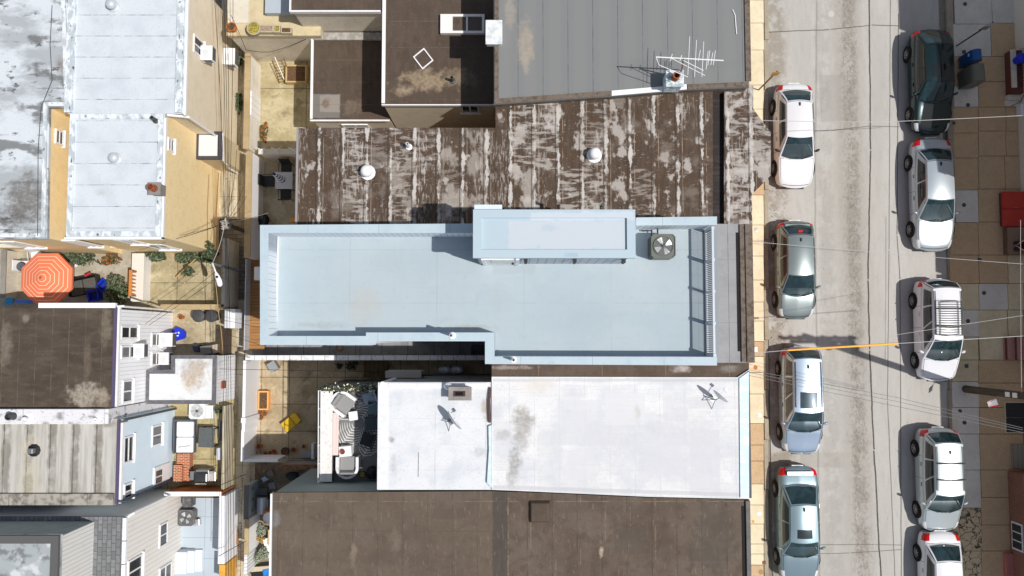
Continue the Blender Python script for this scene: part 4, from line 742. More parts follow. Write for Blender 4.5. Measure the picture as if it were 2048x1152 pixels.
def car(label, px, py, L, Wd, Hh, fr, mat, kind='sedan', trim=None, zb=.92, clad=None, hl=True, rz=-pi/2):
    """fr: fractions from the nose: bonnet end, windscreen top, roof end, rear glass end"""
    c = W(px, py, .8); t = T('parked_car', label, 'car', (c.x, c.y, 0), rz, 'cars parked along the kerb')
    X = lambda f: L/2-f*L
    hw = Wd/2; fh, fw, fo, fe = fr
    top = [(0, .60), (.03, .70), (.08, .78), (fh*.6, .88), (fh, zb+.03), (fe, zb+.06), (min(.97, fe+.03), zb+.05), (.985, zb-.04), (1, zb-.18)]
    wid = [(0, .70), (.012, .80), (.04, .89), (.1, .955), (.2, .99), (.5, 1), (.82, .985), (.93, .94), (.975, .88), (.992, .81), (1, .74)]
    nose = lambda y: .10*(1-y*y)                                      # bumpers bow outward in plan
    half = [(0, .90, 0), (.06, .97, .06), (.14, 1, .25), (.24, .995, .5), (.33, .975, .74), (.40, .94, .9), (.48, .87, .965), (.60, .7, .99), (.8, .35, 1.0), (1, 0, 1.012)]
    def body(s, q):
        a = 1-abs(q); k = itp(a, [(p, y) for p, y, z in half]); kz = itp(a, [(p, z) for p, y, z in half])
        w = hw*itp(s, wid); z0 = .24-.02*sin(pi*s); zt = itp(s, top)
        bow = 0
        if s < .12: bow = nose(k)*(1-s/.12)**.5*1.2
        if s > .9: bow = -nose(k)*((s-.9)/.1)**.5
        lip = (.05*(1-kz)*(1-kz) if s < .03 else 0)
        return Vector((X(s)-.1+.1*0+bow-lip+.0, (k*w)*(1 if q >= 0 else -1), z0+(zt-z0)*kz))
    ss = [0, .006, .015, .03, .05, .08, .12, .17, .22, .3, .4, .5, .6, .7, .78, .84, .89, .93, .96, .98, .99, .996, 1]
    qs = [-1+i/14 for i in range(14)]; qs = [-(1-i/22) for i in range(22)]+[0]+[(i+1)/22 for i in range(22)]
    mb = MB().grid(body, ss, qs)
    for s in (0, 1):
        ring = [body(s, q) for q in qs]; cc = sum(ring, Vector())/len(ring); n = len(mb.v); mb.v += [tuple(p) for p in ring]+[tuple(cc)]
        for i in range(len(ring)): mb.f.append((n+i, n+(i+1) % len(ring), n+len(ring)) if s == 0 else (n+(i+1) % len(ring), n+i, n+len(ring))); mb.m.append(0)
    und = [body(s, q) for s in ss for q in (-1, 1)]
    for i, f in enumerate(mb.f):                                       # the tub inside the cabin, at the height of the dashboard and parcel shelf
        si, qi = divmod(i, len(qs)-1)
        if si < len(ss)-1 and fh+.03 < ss[si] and ss[si+1] <= fe+.005 and abs(qs[qi]) < .52 and abs(qs[qi+1]) < .52: mb.m[i] = 1
    body_o = mb.o('body', [mat, dashm], t, world=False, smooth=True)
    wb, wr, wr2 = hw*.90, hw*(.66 if kind == 'sedan' else .70), hw*(.62 if kind == 'sedan' else .68)
    zr = Hh; o = -.1
    A = lambda v: Vector((X(fh)+o+.20*(1-v*v), wb*v*.99, zb+.0+.03*(1-v*v)))
    B = lambda v: Vector((X(fw)+o+.07*(1-v*v), wr*v, zr-.05+.05*(1-v*v)))
    Cc = lambda v: Vector((X(fo)+o-.05*(1-v*v), wr2*v, zr-.06+.05*(1-v*v)))
    D = lambda v: Vector((X(fe)+o-.12*(1-v*v), hw*.84*v, zb+.04+.02*(1-v*v)))
    ws = lambda u, v: A(v).lerp(B(v), u)+Vector((0, 0, .05*4*u*(1-u)*.5))
    rf = lambda u, v: B(v).lerp(Cc(v), u)+Vector((0, 0, .045*4*u*(1-u)*(.55+.45*(1-v*v))))
    rg = lambda u, v: Cc(v).lerp(D(v), u)+Vector((-.02, 0, .05*4*u*(1-u)*(.9 if kind == 'sedan' else .4)))
    def sd(sg):
        def f(u, w):
            lo = A(sg).lerp(D(sg), u)+Vector((0, sg*.05*4*u*(1-u), .01)); hi = rf(u, sg)
            return lo.lerp(hi, w)+Vector((0, sg*.035*4*w*(1-w), 0))
        return f
    U = lin(9, 0, 1); V = lin(13, -1, 1)
    g = MB().grid(rf, lin(13, 0, 1), V)
    for fn, u0, u1, v1 in ((ws, .05, .97, .93), (rg, .06, .9, .9)):     # only the frames of the two screens, the glass lies in them
        g.grid(fn, [0, u0+.01], V).grid(fn, [u1-.01, 1], V)
        for sg in (-1, 1): g.grid(fn, U, [sg*(v1-.01), sg*(v1+1)/2, sg])
    for sg in (-1, 1): g.grid(sd(sg), lin(13, 0, 1), lin(7, -.25, 1))
    g.o('cabin', mat, t, world=False, smooth=True)
    def up(fn, d): return lambda u, v: fn(u, v)+Vector(d)
    w_ = MB().grid(up(ws, (.008, 0, .014)), lin(9, .05, .97), lin(15, -.93, .93)).o('windscreen', cglass, t, world=False, smooth=True)
    for sy in (-1, 1):
        sx_ = X(fw)-.1-.42; MB().cb((sx_, sy*hw*.42, zb+.08), (.12, .44, .42), 0, 0, -.25).o('front_seat', seatm, t, world=False, bevel=.05)
        MB().cb((sx_-.08, sy*hw*.42, min(zr-.2, zb+.34)), (.09, .24, .17), 0, 0, -.2).o('headrest', seatm, t, world=False, bevel=.04)
    MB().cb((X(fo)-.1+.12, 0, zb+.08), (.14, hw*1.35, .3), 0, 0, -.3).o('rear_seat', seatm, t, world=False, bevel=.05)
    MB().tube([(X(fw)-.1+.12+.02*0, hw*.42+.17*cos(2*pi*i/16), zb+.12+.17*sin(2*pi*i/16)*.8) for i in range(17)], .016, 6).o('steering_wheel', black, t, world=False)
    d_ = MB()
    for y in (-.45, .25):                                              # wipers lying along the foot of the screen
        d_.tube([up(ws, (.03, 0, .03))(.06, y), up(ws, (.03, 0, .03))(.16, y+.5)], .012, 5)
    d_.o('wiper', black, t, world=False)
    MB().grid(up(rg, (-.008, 0, .012)), lin(9, .06, .9), lin(15, -.9, .9)).o('rear_window', cglass, t, world=False, smooth=True)
    for sg in (-1, 1):
        for u0, u1 in (((.10, .49), (.52, .9)) if kind == 'sedan' else ((.08, .36), (.385, .66), (.685, .93))):
            f = sd(sg); MB().grid(lambda u, w: f(u, w)+Vector((0, sg*.012, .004)), lin(7, u0, u1), lin(6, .12, .86)).o('side_window', csg, t, world=False, smooth=True)
    def gap(fn, us, vs_): MB().grid(fn, us, vs_).o('panel_gap', gapm, t, world=False)
    up4 = lambda s, q: body(s, q)+Vector((0, 0, .004))
    for s0 in [fh-.02]+([fe+.012] if kind == 'sedan' else []): gap(up4, [s0, s0+.0035], lin(21, -.52, .52))
    for sg in (-1, 1):
        gap(up4, lin(9, .05, fh-.02), [sg*.50, sg*.508])
        for s0 in (fh+.05, .52, .74): gap(lambda s, q: body(s, q)+Vector((0, sg*.004, 0)), [s0, s0+.003], [sg*x for x in lin(6, .62, .93)])
    gap(lambda s, q: body(s, q)+Vector((.006, 0, .004)), [.02, .024], lin(15, -.55, .55))
    for sg in (-1, 1):
        MB().grid(lambda s, q: body(s, q)+Vector((.006, sg*.006, .008)), lin(6, .012, .085), [sg*x for x in lin(6, .47, .66)]).o('headlight', clr if hl else steel, t, world=False, smooth=True)
        MB().grid(lambda s, q: body(s, q)+Vector((-.008, sg*.006, .010)), lin(6, .935, .996), [sg*x for x in lin(6, .42, .74)]).o('tail_light', redl, t, world=False, smooth=True)
        m = MB(); cx = A(sg); m.ball((0, 0, 0), .11, 10, 0, .75); m.v = [(p[0]*.62+cx.x-.26-abs(p[1])*.0-sg*p[1]*.35, p[1]*1.05+sg*(hw+.035), p[2]*.8+zb+.08) for p in m.v]; m.tube([(cx.x-.22, sg*(hw-.14), zb+.02), (cx.x-.25, sg*(hw), zb+.06)], .04, 6)
        m.o('wing_mirror', trim or mat, t, world=False, smooth=True)
        for fx in (.185, .80):
            x = X(fx)-.1; r = .325; y = sg*(hw-.10)
            MB().tube([(x, sg*(hw-.3), r+.02), (x, sg*(hw+.005), r+.02)], r+.07, 22).o('wheel_arch', well, t, world=False)
            wh = MB().lathe([(r*.6, -.11), (r*.95, -.11), (r, -.07), (r, .07), (r*.95, .11), (r*.66, .115), (r*.64, .06)], (0,0,0), 24)
            wh.v = [(p[0]+x, p[2]*sg+y+sg*.02, p[1]+r) for p in wh.v]; wo = wh.o('wheel', rubber, t, world=False, smooth=True)
            rm_ = MB().lathe([(.02, .095), (.05, .1), (.06, .07), (r*.2, .066)], (0,0,0), 14)
            rm_.lathe([(r*.58, .06), (r*.66, .10), (r*.62, .102), (r*.56, .07)], (0,0,0), 22)
            for k in range(7):
                a = 2*pi*k/7; rm_.cb((cos(a)*r*.36, sin(a)*r*.36, .078), (r*.52, .045, .03), a)
            rm_.v = [(p[0]+x, p[2]*sg+y+sg*.02, p[1]+r) for p in rm_.v]; rm_.o('rim', rimm, t, world=False).parent = wo
        dh = MB()
        for s0 in (.46, .66): p = body(s0, sg*.66); dh.box(p.x-.09, p.x+.09, p.y-.01, p.y+sg*.025, p.z-.02, p.z+.02)
        dh.o('door_handle', chrome if kind == 'sedan' else mat, t, world=False)
    p = body(.004, 0); MB().box(p.x-.05, p.x+.03, -.42, .42, .42, .56).o('grille', black, t, world=False)
    p = body(1, 0); MB().box(p.x-.03, p.x+.05, -.26, .26, .60, .72).o('number_plate', white, t, world=False)
    return t, dict(rf=rf, X=X, body=body, zr=zr, wr=wr, rg=rg)
def sunroof(t, k, u0, u1, v=.55, csg=csg): return MB().grid(lambda u, w: k['rf'](u, w)+Vector((0, 0, .012)), lin(5, u0, u1), lin(7, -v, v)).o('sunroof', csg, t, world=False, smooth=True)
def fin(t, k, u=.9): p = k['rf'](u, 0); MB().box(p.x-.1, p.x+.06, -.02, .02, p.z, p.z+.07).o('aerial_fin', black, t, world=False)
def rails(t, k, v=.9, mt=black, bars=()):
    for sg in (-1, 1): MB().tube([k['rf'](u, sg*v)+Vector((0, 0, .05)) for u in lin(9, .08, .95)], .02, 6).o('roof_rail', mt, t, world=False)
    for u in bars:
        MB().tube([k['rf'](u, q)+Vector((0, 0, .09)) for q in lin(7, -.98, .98)], .025, 6).o('cross_bar', black, t, world=False)
pw = paint('pearl_white_paint', C(226, 228, 233), .0, .3); ps = paint('silver_paint', C(180, 190, 198), .45); pgr = paint('grey_green_paint', C(128, 140, 142), .4)
pbl = paint('blue_grey_paint', C(128, 150, 160), .4); pgn = paint('dark_green_paint', C(18, 44, 48), .35, .2); psb = paint('light_blue_silver_paint', C(176, 194, 214), .6); pws = paint('pale_silver_paint', C(188, 198, 202), .4); pwh = paint('bright_white_paint', C(228, 230, 236), 0, .3)
t, k = car('white sedan with black wing mirrors at the left kerb beside the projecting bay', 1591, 274, 4.72, 1.80, 1.45, (.28, .46, .79, .92), pw, trim=black); fin(t, k)
t, k = car('grey green compact car with small red brake light, parked below the white sedan', 1593, 543, 4.35, 1.78, 1.47, (.25, .44, .84, .955), pgr, 'sedan'); fin(t, k, .86)
p = k['rg'](.25, 0); MB().box(p.x-.05, p.x+.05, -.1, .1, p.z+.03, p.z+.06).o('brake_light', redl, t, world=False)
MB().cb((k['X'](.955)-.1, 0, 1.06), (.2, 1.15, .05)).o('spoiler', pgr, t, world=False, bevel=.02)
t, k = car('silver blue estate car with large glass sunroof and roof rails at the left kerb', 1604, 805, 4.70, 1.86, 1.68, (.23, .41, .90, .975), psb, 'suv', zb=1.0); sunroof(t, k, .08, .38, .6, cglass); fin(t, k, .84); rails(t, k)
t, k = car('blue grey sedan with dark sunroof, lowest car at the left kerb', 1599, 1052, 4.98, 1.88, 1.46, (.24, .37, .68, .84), pbl); sunroof(t, k, .12, .36, .55); fin(t, k, .88)
MB().cb((-4.98/2+.1, 0, 1.02), (.2, 1.2, .05)).o('spoiler', pbl, t, world=False, bevel=.02)
t, k = car('dark green car in the building shade beside the mailboxes at the right kerb', 1864, 166, 4.75, 1.84, 1.6, (.30, .46, .80, .955), pgn, 'suv', trim=pgn, zb=.98); sunroof(t, k, .12, .45, .6)
t, k = car('silver sedan with multi spoke wheels at the right kerb across from the gap between cars', 1868, 392, 5.1, 1.9, 1.48, (.27, .44, .77, .89), ps); fin(t, k)
t, k = car('white sport utility car carrying a slatted roof basket at the right kerb', 1877, 664, 4.5, 1.86, 1.72, (.22, .41, .91, .975), pwh, 'suv', zb=1.02)
rails(t, k, .92); bk = MB()
for u in lin(15, .10, .72): bk.tube([k['rf'](u, q)+Vector((0, 0, .13)) for q in lin(5, -.78, .78)], .012, 5)
for q in (-.78, .78): bk.tube([k['rf'](u, q)+Vector((0, 0, .14)) for u in lin(7, .08, .74)], .02, 6).tube([k['rf'](u, q)+Vector((0, 0, .24)) for u in lin(7, .08, .74)], .016, 6)
for u in (.08, .74): bk.tube([k['rf'](u, q)+Vector((0, 0, .24)) for q in lin(5, -.78, .78)], .016, 6)
bk.o('roof_basket', darkgrey, t, world=False)
for u in (.26, .6): MB().tube([k['rf'](u, q)+Vector((0, 0, .1)) for q in lin(7, -1.0, 1.0)], .03, 6).o('cross_bar', black, t, world=False)
t, k = car('pale silver crossover with two black roof bars at the right kerb', 1881, 964, 4.5, 1.84, 1.68, (.22, .39, .88, .965), pws, 'suv', zb=1.0); rails(t, k, .92, black, (.3, .62)); fin(t, k, .82)
t, k = car('white sedan cut by the bottom edge of the photo at the right kerb', 1886, 1180, 4.8, 1.82, 1.45, (.27, .44, .76, .9), pw, trim=pw)
# ================================================================= across the street
XF = W(2049, 576, .13).x
redb = M('facade_brick', C(150, 84, 66), .9, layers=[('b', 'YZ', .22, .075, C(170, 150, 130), 1, C(128, 70, 56))])
tar = M('tar_roof', C(120, 116, 112), .9, layers=[('n', 1, .4, .7, C(100, 96, 92), .6)])
def facade(label, py0, py1, h, inset=0):
    y0, y1 = W(2040, py1, 0).y, W(2040, py0, 0).y
    t, _ = house(label, rect(XF+inset, XF+12, y0, y1), h, M('pale_bounce_facade', C(232, 224, 210), .85), tar, group='pale houses across the street')  # unseen fronts, made pale to bounce light onto the shaded pavement
    MB().box(XF+inset-.25, XF+inset-.031, y0+.05, y1-.05, h-.35, h+.05).o('cornice', M('brown_cornice', C(96, 74, 62), .7), t)
    n = max(1, int((y1-y0)/2.4))
    for k in range(n):
        y = y0+(k+.5)*(y1-y0)/n
        for z in ([4.1, 6.9] if h > 8 else [3.9]):
            f = MB().box(XF+inset-.07, XF+inset-.001, y-.5, y+.5, z, z+1.5).o('window', white, t)
            MB().box(XF+inset-.08, XF+inset-.0705, y-.42, y+.42, z+.08, z+1.42).o('pane', glass, t).parent = f
    return t
facade('tall pale house across the street at the upper right corner', -200, 132, 9.9)
facade('tall pale house across the street behind the red cellar doors', 132.5, 420, 9.8)
facade('lower pale house across the street behind the seated person', 420.5, 600, 7.25)
facade('lower pale house across the street behind the leaning utility pole', 600.5, 930, 7.2)
facade('lower pale house with a brick bay across the street at the lower right corner', 930.5, 1300, 7.15)
y0, y1 = W(2017, 1200, 0).y, W(2017, 941, 0).y; xb = W(2017, 1000, .13).x
bay = T('porch', 'red brick bay with small white window at the lower right edge', 'brick bay', (xb+.5, (y0+y1)/2, .13))
MB().box(xb, XF-.07, y0, y1, .13, 1.5).o('wall', redb, bay)
yw0, yw1 = W(2026, 1102, .8).y, W(2026, 1046, .8).y
f = MB().box(xb-.05, xb-.001, yw0, yw1, .35, 1.15).o('window', white, bay)
pn = MB()
for j in range(3): pn.box(xb-.06, xb-.051, yw0+.08+j*(yw1-yw0-.1)/3, yw0+.02+(j+1)*(yw1-yw0-.1)/3, .42, 1.08)
pn.o('pane', glass, bay).parent = f
MB().box(xb-.12, XF-.075, y0, y1+.1, 1.501, 1.62).o('coping', cg, bay)
tag(MB().box(xb-.35, xb-.0015, y0, yw0-.25, .13, .4).o('step', M('pink_step', C(190, 120, 110), .8)), 'pinkish step against the brick bay at the bottom edge', 'step')
# stoops, cellar doors and hatches along the facades
mar = M('marble', C(226, 216, 200), .5, layers=[('n', 3, .45, .7, C(196, 184, 166), .6)]); mahog = M('maroon_paint', C(110, 62, 54), .7)
a = R(2024, 100, 2049, 196, .66)
t = T('stoop', 'maroon stoop with marble edging and black iron railing near the mailboxes', 'stoop', ((a[0]+a[1])/2, (a[2]+a[3])/2, .13))
MB().box(a[0], XF-.01, a[2]+.25, a[3], .13, .62).o('base', mahog, t); MB().box(a[0]-.03, a[0]+.2, a[2]+.5, a[3]+.02, .621, .7).o('coping', mar, t)
MB().box(a[0]-.05, XF-.01, a[2]+.0, a[2]+.24, .13, .38).box(a[0]-.12, XF-.01, a[2]-.26, a[2]-.01, .13, .26).o('steps', mar, t)
ir = MB()
for i in range(16): y = a[2]+.5+i*(a[3]-a[2]-.55)/15; ir.tube([(a[0]+.32, y, .62), (a[0]+.34, y, 1.4)], .014, 5)
ir.tube([(a[0]+.33, a[2]+.45, 1.42), (a[0]+.33, a[3], 1.42)], .022, 6).tube([(a[0]+.33, a[2]+.45, 1.42), (a[0]+.2, a[2]-.25, .9), (a[0]+.2, a[2]-.25, .26)], .022, 6); ir.o('iron_railing', black, t)
c = W(2042, 116, 1.1); t = T('bin', 'dark blue bin standing on the maroon stoop behind the iron railing', 'bin', (XF-.36, c.y, .62)); MB().lathe([(.16, 0), (.22, .5)], (0,0,0), 16).o('body', blueplastic, t, world=False, smooth=True); MB().lathe([(.24, .501), (.22, .56), (.05, .6)], (0,0,0), 16).o('lid', blueplastic, t, world=False, smooth=True)
rdp = M('red_cellar_paint', C(196, 62, 48), .55, layers=[('n', 3, .45, .75, C(170, 48, 38), .5)])
a = R(2004, 383, 2049, 453, .4); t = T('cellar_door', 'bright red double cellar doors set in the pavement at the right edge', 'cellar door', ((a[0]+a[1])/2, (a[2]+a[3])/2, .13))
ym = (a[2]+a[3])/2
MB().box(a[0]+.04, XF-.01, a[2]+.04, a[3]-.04, .13, .36).o('frame', mahog, t)
for q in ((a[2], ym-.01), (ym+.01, a[3])): MB().box(a[0], XF-.01, q[0], q[1], .3601, .41).o('leaf', rdp, t, bevel=.008)
MB().tube([((a[0]+a[1])/2, ym+.06, .43), ((a[0]+a[1])/2+.1, ym+.06, .46), ((a[0]+a[1])/2+.2, ym+.06, .43)], .015).o('handle', steel, t)
a = R(2017, 456, 2049, 507, .55); sty = (a[2]+a[3])/2
t = T('stoop', 'plain brown stoop on which a person sits at the right edge', 'stoop', ((a[0]+a[1])/2, sty, .13)); MB().box(a[0], XF-.01, a[2], a[3], .13, .5).o('base', M('brown_stone', C(120, 98, 82), .9, layers=[('n', 4, .4, .7, C(96, 78, 64), .6)]), t); MB().box(a[0]-.03, XF-.01, a[2]-.03, a[3]+.03, .5005, .55).o('tread', M('brown_tread', C(140, 116, 98), .85), t)
SEAT = (XF-.20, sty-.25)
a = R(2016, 674, 2049, 719, .5); t = T('stoop', 'pink and maroon striped steps at the right edge above the utility pole', 'stoop', ((a[0]+a[1])/2, (a[2]+a[3])/2, .13)); dx = (XF-a[0]-.01)/3
for i in range(3):
    MB().box(a[0]+dx*i+.002, a[0]+dx*(i+1)-.002 if i < 2 else XF-.012, a[2], a[3], .13, .28+.14*i).o('step', M('pink_tread', C(186, 140, 128), .85), t); MB().box(a[0]+dx*i-.01, a[0]+dx*i+.09, a[2]-.01, a[3]+.01, .28+.14*i+.001, .30+.14*i).o('nosing', mahog, t)
a = R(2013, 806, 2049, 864, .2); t = T('cellar_hatch', 'black flat cellar hatch in the pavement below the utility pole', 'cellar hatch', ((a[0]+a[1])/2, (a[2]+a[3])/2, .13)); MB().box(a[0]-.06, XF-.01, a[2]-.06, a[3]+.06, .131, .17).o('kerb_frame', tan2, t)
for q in ((a[2], (a[2]+a[3])/2-.01), ((a[2]+a[3])/2+.01, a[3])): MB().box(a[0], XF-.012, q[0], q[1], .1705, .2).o('leaf', M('black_hatch_paint', C(48, 48, 50), .6), t)
a = R(2025, 889, 2049, 936, .25); t = T('ramp', 'grey weathered board ramp at the right edge below the black hatch', 'ramp', ((a[0]+a[1])/2, (a[2]+a[3])/2, .13)); MB().box(a[0], XF-.01, a[2], a[3], .131, .25).o('boards', M('grey_boards', C(150, 145, 132), .9, layers=[('s', 'X', .2, 0, .012, C(90, 86, 78), .8, 0, 0)]), t)
c = W(2043, 220, .4); tag(MB().box(c.x-.1, c.x+.2, c.y-.28, c.y+.28, .131, .55).o('box', whitem, bevel=.03), 'white box on the pavement at the right edge below the maroon stoop', 'box')
# mailboxes
def mailbox(label, px, py, d, h, m, slot):
    c = W(px, py, .13); t = T('mailbox', label, 'mailbox', (c.x, c.y, .13), .06); w, dp = d; n = 10; mb = MB()
    prof = [(-dp/2, .12), (dp/2, .12), (dp/2, h-dp*.5)]+[(dp/2*cos(pi*i/n), h-dp*.5+dp*.5*sin(pi*i/n)) for i in range(1, n)]+[(-dp/2, h-dp*.5)]
    k = len(prof); mb.add([(x, -w/2, z) for x, z in prof]+[(x, w/2, z) for x, z in prof], [(i, i+k, (i+1) % k+k, (i+1) % k) for i in range(k)]+[tuple(range(k)), tuple(range(k, 2*k))[::-1]]); mb.o('body', m, t, world=False, smooth=True)
    for sx in (-1, 1):
        for sy in (-1, 1): MB().box(sx*(dp/2-.06)-.03, sx*(dp/2-.06)+.03, sy*(w/2-.06)-.03, sy*(w/2-.06)+.03, 0, .12).o('leg', m, t, world=False)
    MB().box(-dp/2-.012, -dp/2-.001, -w/2+.08, w/2-.08, .3, .8).o('door', slot, t, world=False, bevel=.004)
    return t
pb = M('mailbox_blue', C(22, 86, 150), .4, layers=[('n', 3, .5, .8, C(30, 70, 120), .4)]); 
t = mailbox('blue collection mailbox with rounded top behind the dark green car', 1926, 127, (.52, .5), 1.3, pb, pb)
MB().box(-.262, -.251, .02, .16, .88, 1.0).o('label_plate', white, t, world=False)
gm = M('mailbox_olive_grey', C(112, 112, 102), .6); mailbox('taller drab grey relay mailbox next to the blue mailbox', 1927, 163, (.8, .62), 1.45, gm, gm)
# sign posts
def signpost(label, b, tp, h, pm_, plates, group='parking sign posts'):
    c = W(*b, .13); t = T('sign_post', label, 'sign post', (c.x, c.y, .13), 0, group)
    MB().box(-.028, .028, -.02, .02, 0, h).o('post', pm_, t, world=False)
    for z0, z1, m in plates: MB().box(-.16, .16, -.035, -.022, z0, z1).o('sign_plate', m, t, world=False); 
    return t
signpost('brown signpost with tan plate on the left pavement above the white sedan', (1517, 180), None, 2.75, M('brown_post', C(110, 86, 60), .7), [(2.2, 2.7, M('tan_plate', C(196, 160, 90), .5))])
signpost('dark signpost with grey plates on the right pavement above the blue mailbox', (1913, 92), None, 2.95, black, [(2.1, 2.5, steel), (2.52, 2.92, M('grey_plate', C(170, 180, 184), .4))])
# utility pole
pm2 = M('creosote_pole', C(88, 80, 64), .9, layers=[('n', 5, .4, .7, C(60, 54, 42), .7, (1, 1, .15))])
c = W(1931, 778, .13); up_ = T('utility_pole', 'dark timber utility pole leaning out of frame over the right pavement', 'utility pole', (c.x, c.y, .13))
MB().tube([(0, 0, 0), (0, 0, 14.0)], [.17, .13], 14).o('pole', pm2, up_, world=False, smooth=True)
MB().box(-1.4, 2.1, -.07, .07, 13.3, 13.44).o('crossarm', pm2, up_, world=False); MB().box(-1.5, 1.5, -.07, .07, 12.3, 12.44).o('crossarm', pm2, up_, world=False)
ins = MB()
for x in (-1.3, -.8, -.4, .7, 1.3, 2.0): ins.tube([(x, 0, 13.44), (x, 0, 13.75)], .08, 8).tube([(x*.7, 0, 12.44), (x*.7, 0, 12.7)], .07, 8)
ins.o('insulators', steel, up_, world=False)
for x, y_, z in ((.46, 0, 10.4), (-.46, .1, 10.9)): MB().lathe([(.22, 0), (.25, .05), (.25, .85), (.18, .92), (.06, 1.0)], (x, y_, z), 18).o('transformer', steel, up_, world=False, smooth=True)
MB().box(-.03, .03, -.179, -.168, .45, .95).o('yellow_tag', M('yellow_tag', C(220, 170, 30), .5), up_, world=False)
for z in (3.35, 3.85): MB().box(-.2, -.168, -.1, .1, z, z+.3).o('notice', white, up_, world=False)
fl = MB().tube([(-.02, -.15, 2.4), (-.1, -.45, 2.65)], .012).o('flag_staff', steel, up_, world=False)
q = MB(); q.add([(-.06, -.24, 2.45), (-.36, -.42, 2.3), (-.34, -.62, 2.38), (-.05, -.5, 2.6)], [(0, 1, 2, 3)], 0); q.add([(-.04, -.5, 2.6), (-.34, -.62, 2.38), (-.33, -.66, 2.41), (-.03, -.56, 2.63)], [(0, 1, 2, 3)], 1); q.add([(-.05, -.22, 2.44), (-.37, -.40, 2.29), (-.36, -.42, 2.3), (-.06, -.24, 2.45)], [(0, 1, 2, 3)], 1); q.o('ribbon', [white, M('ribbon_red', C(200, 60, 70), .6)], up_, world=False)
# person sitting on the brown stoop
def skin_body(name, joints, edges, mats, parent, sub=2):
    me = bpy.data.meshes.new(name); me.from_pydata([j[0] for j in joints], edges, []); ob = bpy.data.objects.new(name, me); COL.objects.link(ob); ob.parent = parent
    s = ob.modifiers.new('skin', 'SKIN'); s.use_smooth_shade = True
    ob.modifiers.new('sub', 'SUBSURF').levels = sub; ob.modifiers['sub'].render_levels = sub
    for i, j in enumerate(joints): me.skin_vertices[0].data[i].radius = (j[1], j[1] if len(j) < 3 else j[2])
    me.skin_vertices[0].data[0].use_root = True; me.materials.append(mats); return ob
skinm = M('skin', C(214, 160, 128), .6); hair = M('dark_hair', C(38, 28, 24), .7); drk = M('black_cloth', C(34, 32, 36), .9); jean = M('dark_trousers', C(48, 46, 54), .9)
pr = T('person', 'person in dark clothes sitting on the brown stoop, forearms forward holding a phone', 'person', (SEAT[0], SEAT[1], .55), pi)
J = [((0, 0, .09), .13, .16), ((0, 0, .25), .12, .15), ((.03, 0, .42), .125, .17), ((.05, 0, .52), .08, .10), ((.07, 0, .60), .052), ((.10, 0, .68), .075, .078), ((.11, 0, .77), .085, .08), ((.09, 0, .84), .05)]
E = [(0,1),(1,2),(2,3),(3,4),(4,5),(5,6),(6,7)]
for s in (-1, 1):
    n = len(J); J += [((.04, s*.17, .49), .062), ((.16, s*.25, .28), .046), ((.33, s*.14, .22), .036), ((.42, s*.06, .23), .027)]; E += [(3, n), (n, n+1), (n+1, n+2), (n+2, n+3)]
    n = len(J); J += [((.06, s*.1, .06), .085), ((.4, s*.14, .09), .065), ((.42, s*.15, -.18), .05), ((.41, s*.15, -.38), .038), ((.52, s*.16, -.40), .035)]; E += [(0, n), (n, n+1), (n+1, n+2), (n+2, n+3), (n+3, n+4)]
skin_body('body', J, E, skinm, pr)
for s in (-1, 1):                                                    # hands: a palm, four fingers closing on the phone and a thumb
    H = [((.42, s*.06, .23), .024), ((.47, s*.045, .235), .026, .03), ((.495, s*.04, .24), .024, .03)]; Eh = [(0, 1), (1, 2)]
    for f_ in range(4):
        n = len(H); z = .262-.018*f_; l = (.9, 1, .95, .75)[f_]; H += [((.515, s*.035, z), .009), ((.515+.035*l, s*.02, z), .0085), ((.515+.03*l, -s*.006, z+.002), .0075)]; Eh += [(2, n), (n, n+1), (n+1, n+2)]
    n = len(H); H += [((.47, s*.03, .268), .011), ((.50, s*.01, .278), .009)]; Eh += [(1, n), (n, n+1)]
    skin_body('hand', H, Eh, skinm, pr, 1)
MB().cb((.525, 0, .25), (.012, .075, .15), 0).o('phone', black, pr, world=False, bevel=.004)
tp = MB().lathe([(.15, .06), (.165, .2), (.17, .36), (.15, .47), (.09, .535), (.06, .55)], (.02, 0, 0), 20, 0, .9, 1.15); tp.o('top', drk, pr, world=False, smooth=True)
for s in (-1, 1):
    MB().tube([(.03, s*.15, .5), (.09, s*.215, .4), (.15, s*.25, .3)], [.082, .072, .064], 10).o('sleeve', drk, pr, world=False, smooth=True)
    MB().tube([(0, s*.09, .08), (.38, s*.14, .1), (.44, s*.15, .06), (.425, s*.15, -.36)], [.12, .088, .082, .056], 12).o('trouser_leg', jean, pr, world=False, smooth=True)
    MB().cb((.48, s*.16, -.395), (.26, .09, .07)).o('shoe', white, pr, world=False, bevel=.025)
MB().lathe([(.1, .70), (.112, .78), (.095, .86), (.05, .9), (.01, .905)], (.08, 0, 0), 18, 0, 1, .88).tube([(.0, 0, .84), (-.06, 0, .66), (-.05, 0, .5)], [.07, .075, .03], 10).o('hair', hair, pr, world=False, smooth=True)
MB().ball((.175, .03, .76), .011).ball((.175, -.03, .76), .011).o('eyes', black, pr, world=False)
MB().tube([(.185, 0, .76), (.205, 0, .725), (.185, 0, .72)], [.008, .014, .01], 6).o('nose', skinm, pr, world=False, smooth=True)
MB().cb((.17, 0, .685), (.02, .045, .012)).o('mouth', M('lips', C(170, 95, 90), .6), pr, world=False)
for s in (-1, 1): MB().ball((.1, s*.082, .745), .02, 8, 0, 1.5).o('ear', skinm, pr, world=False, smooth=True)
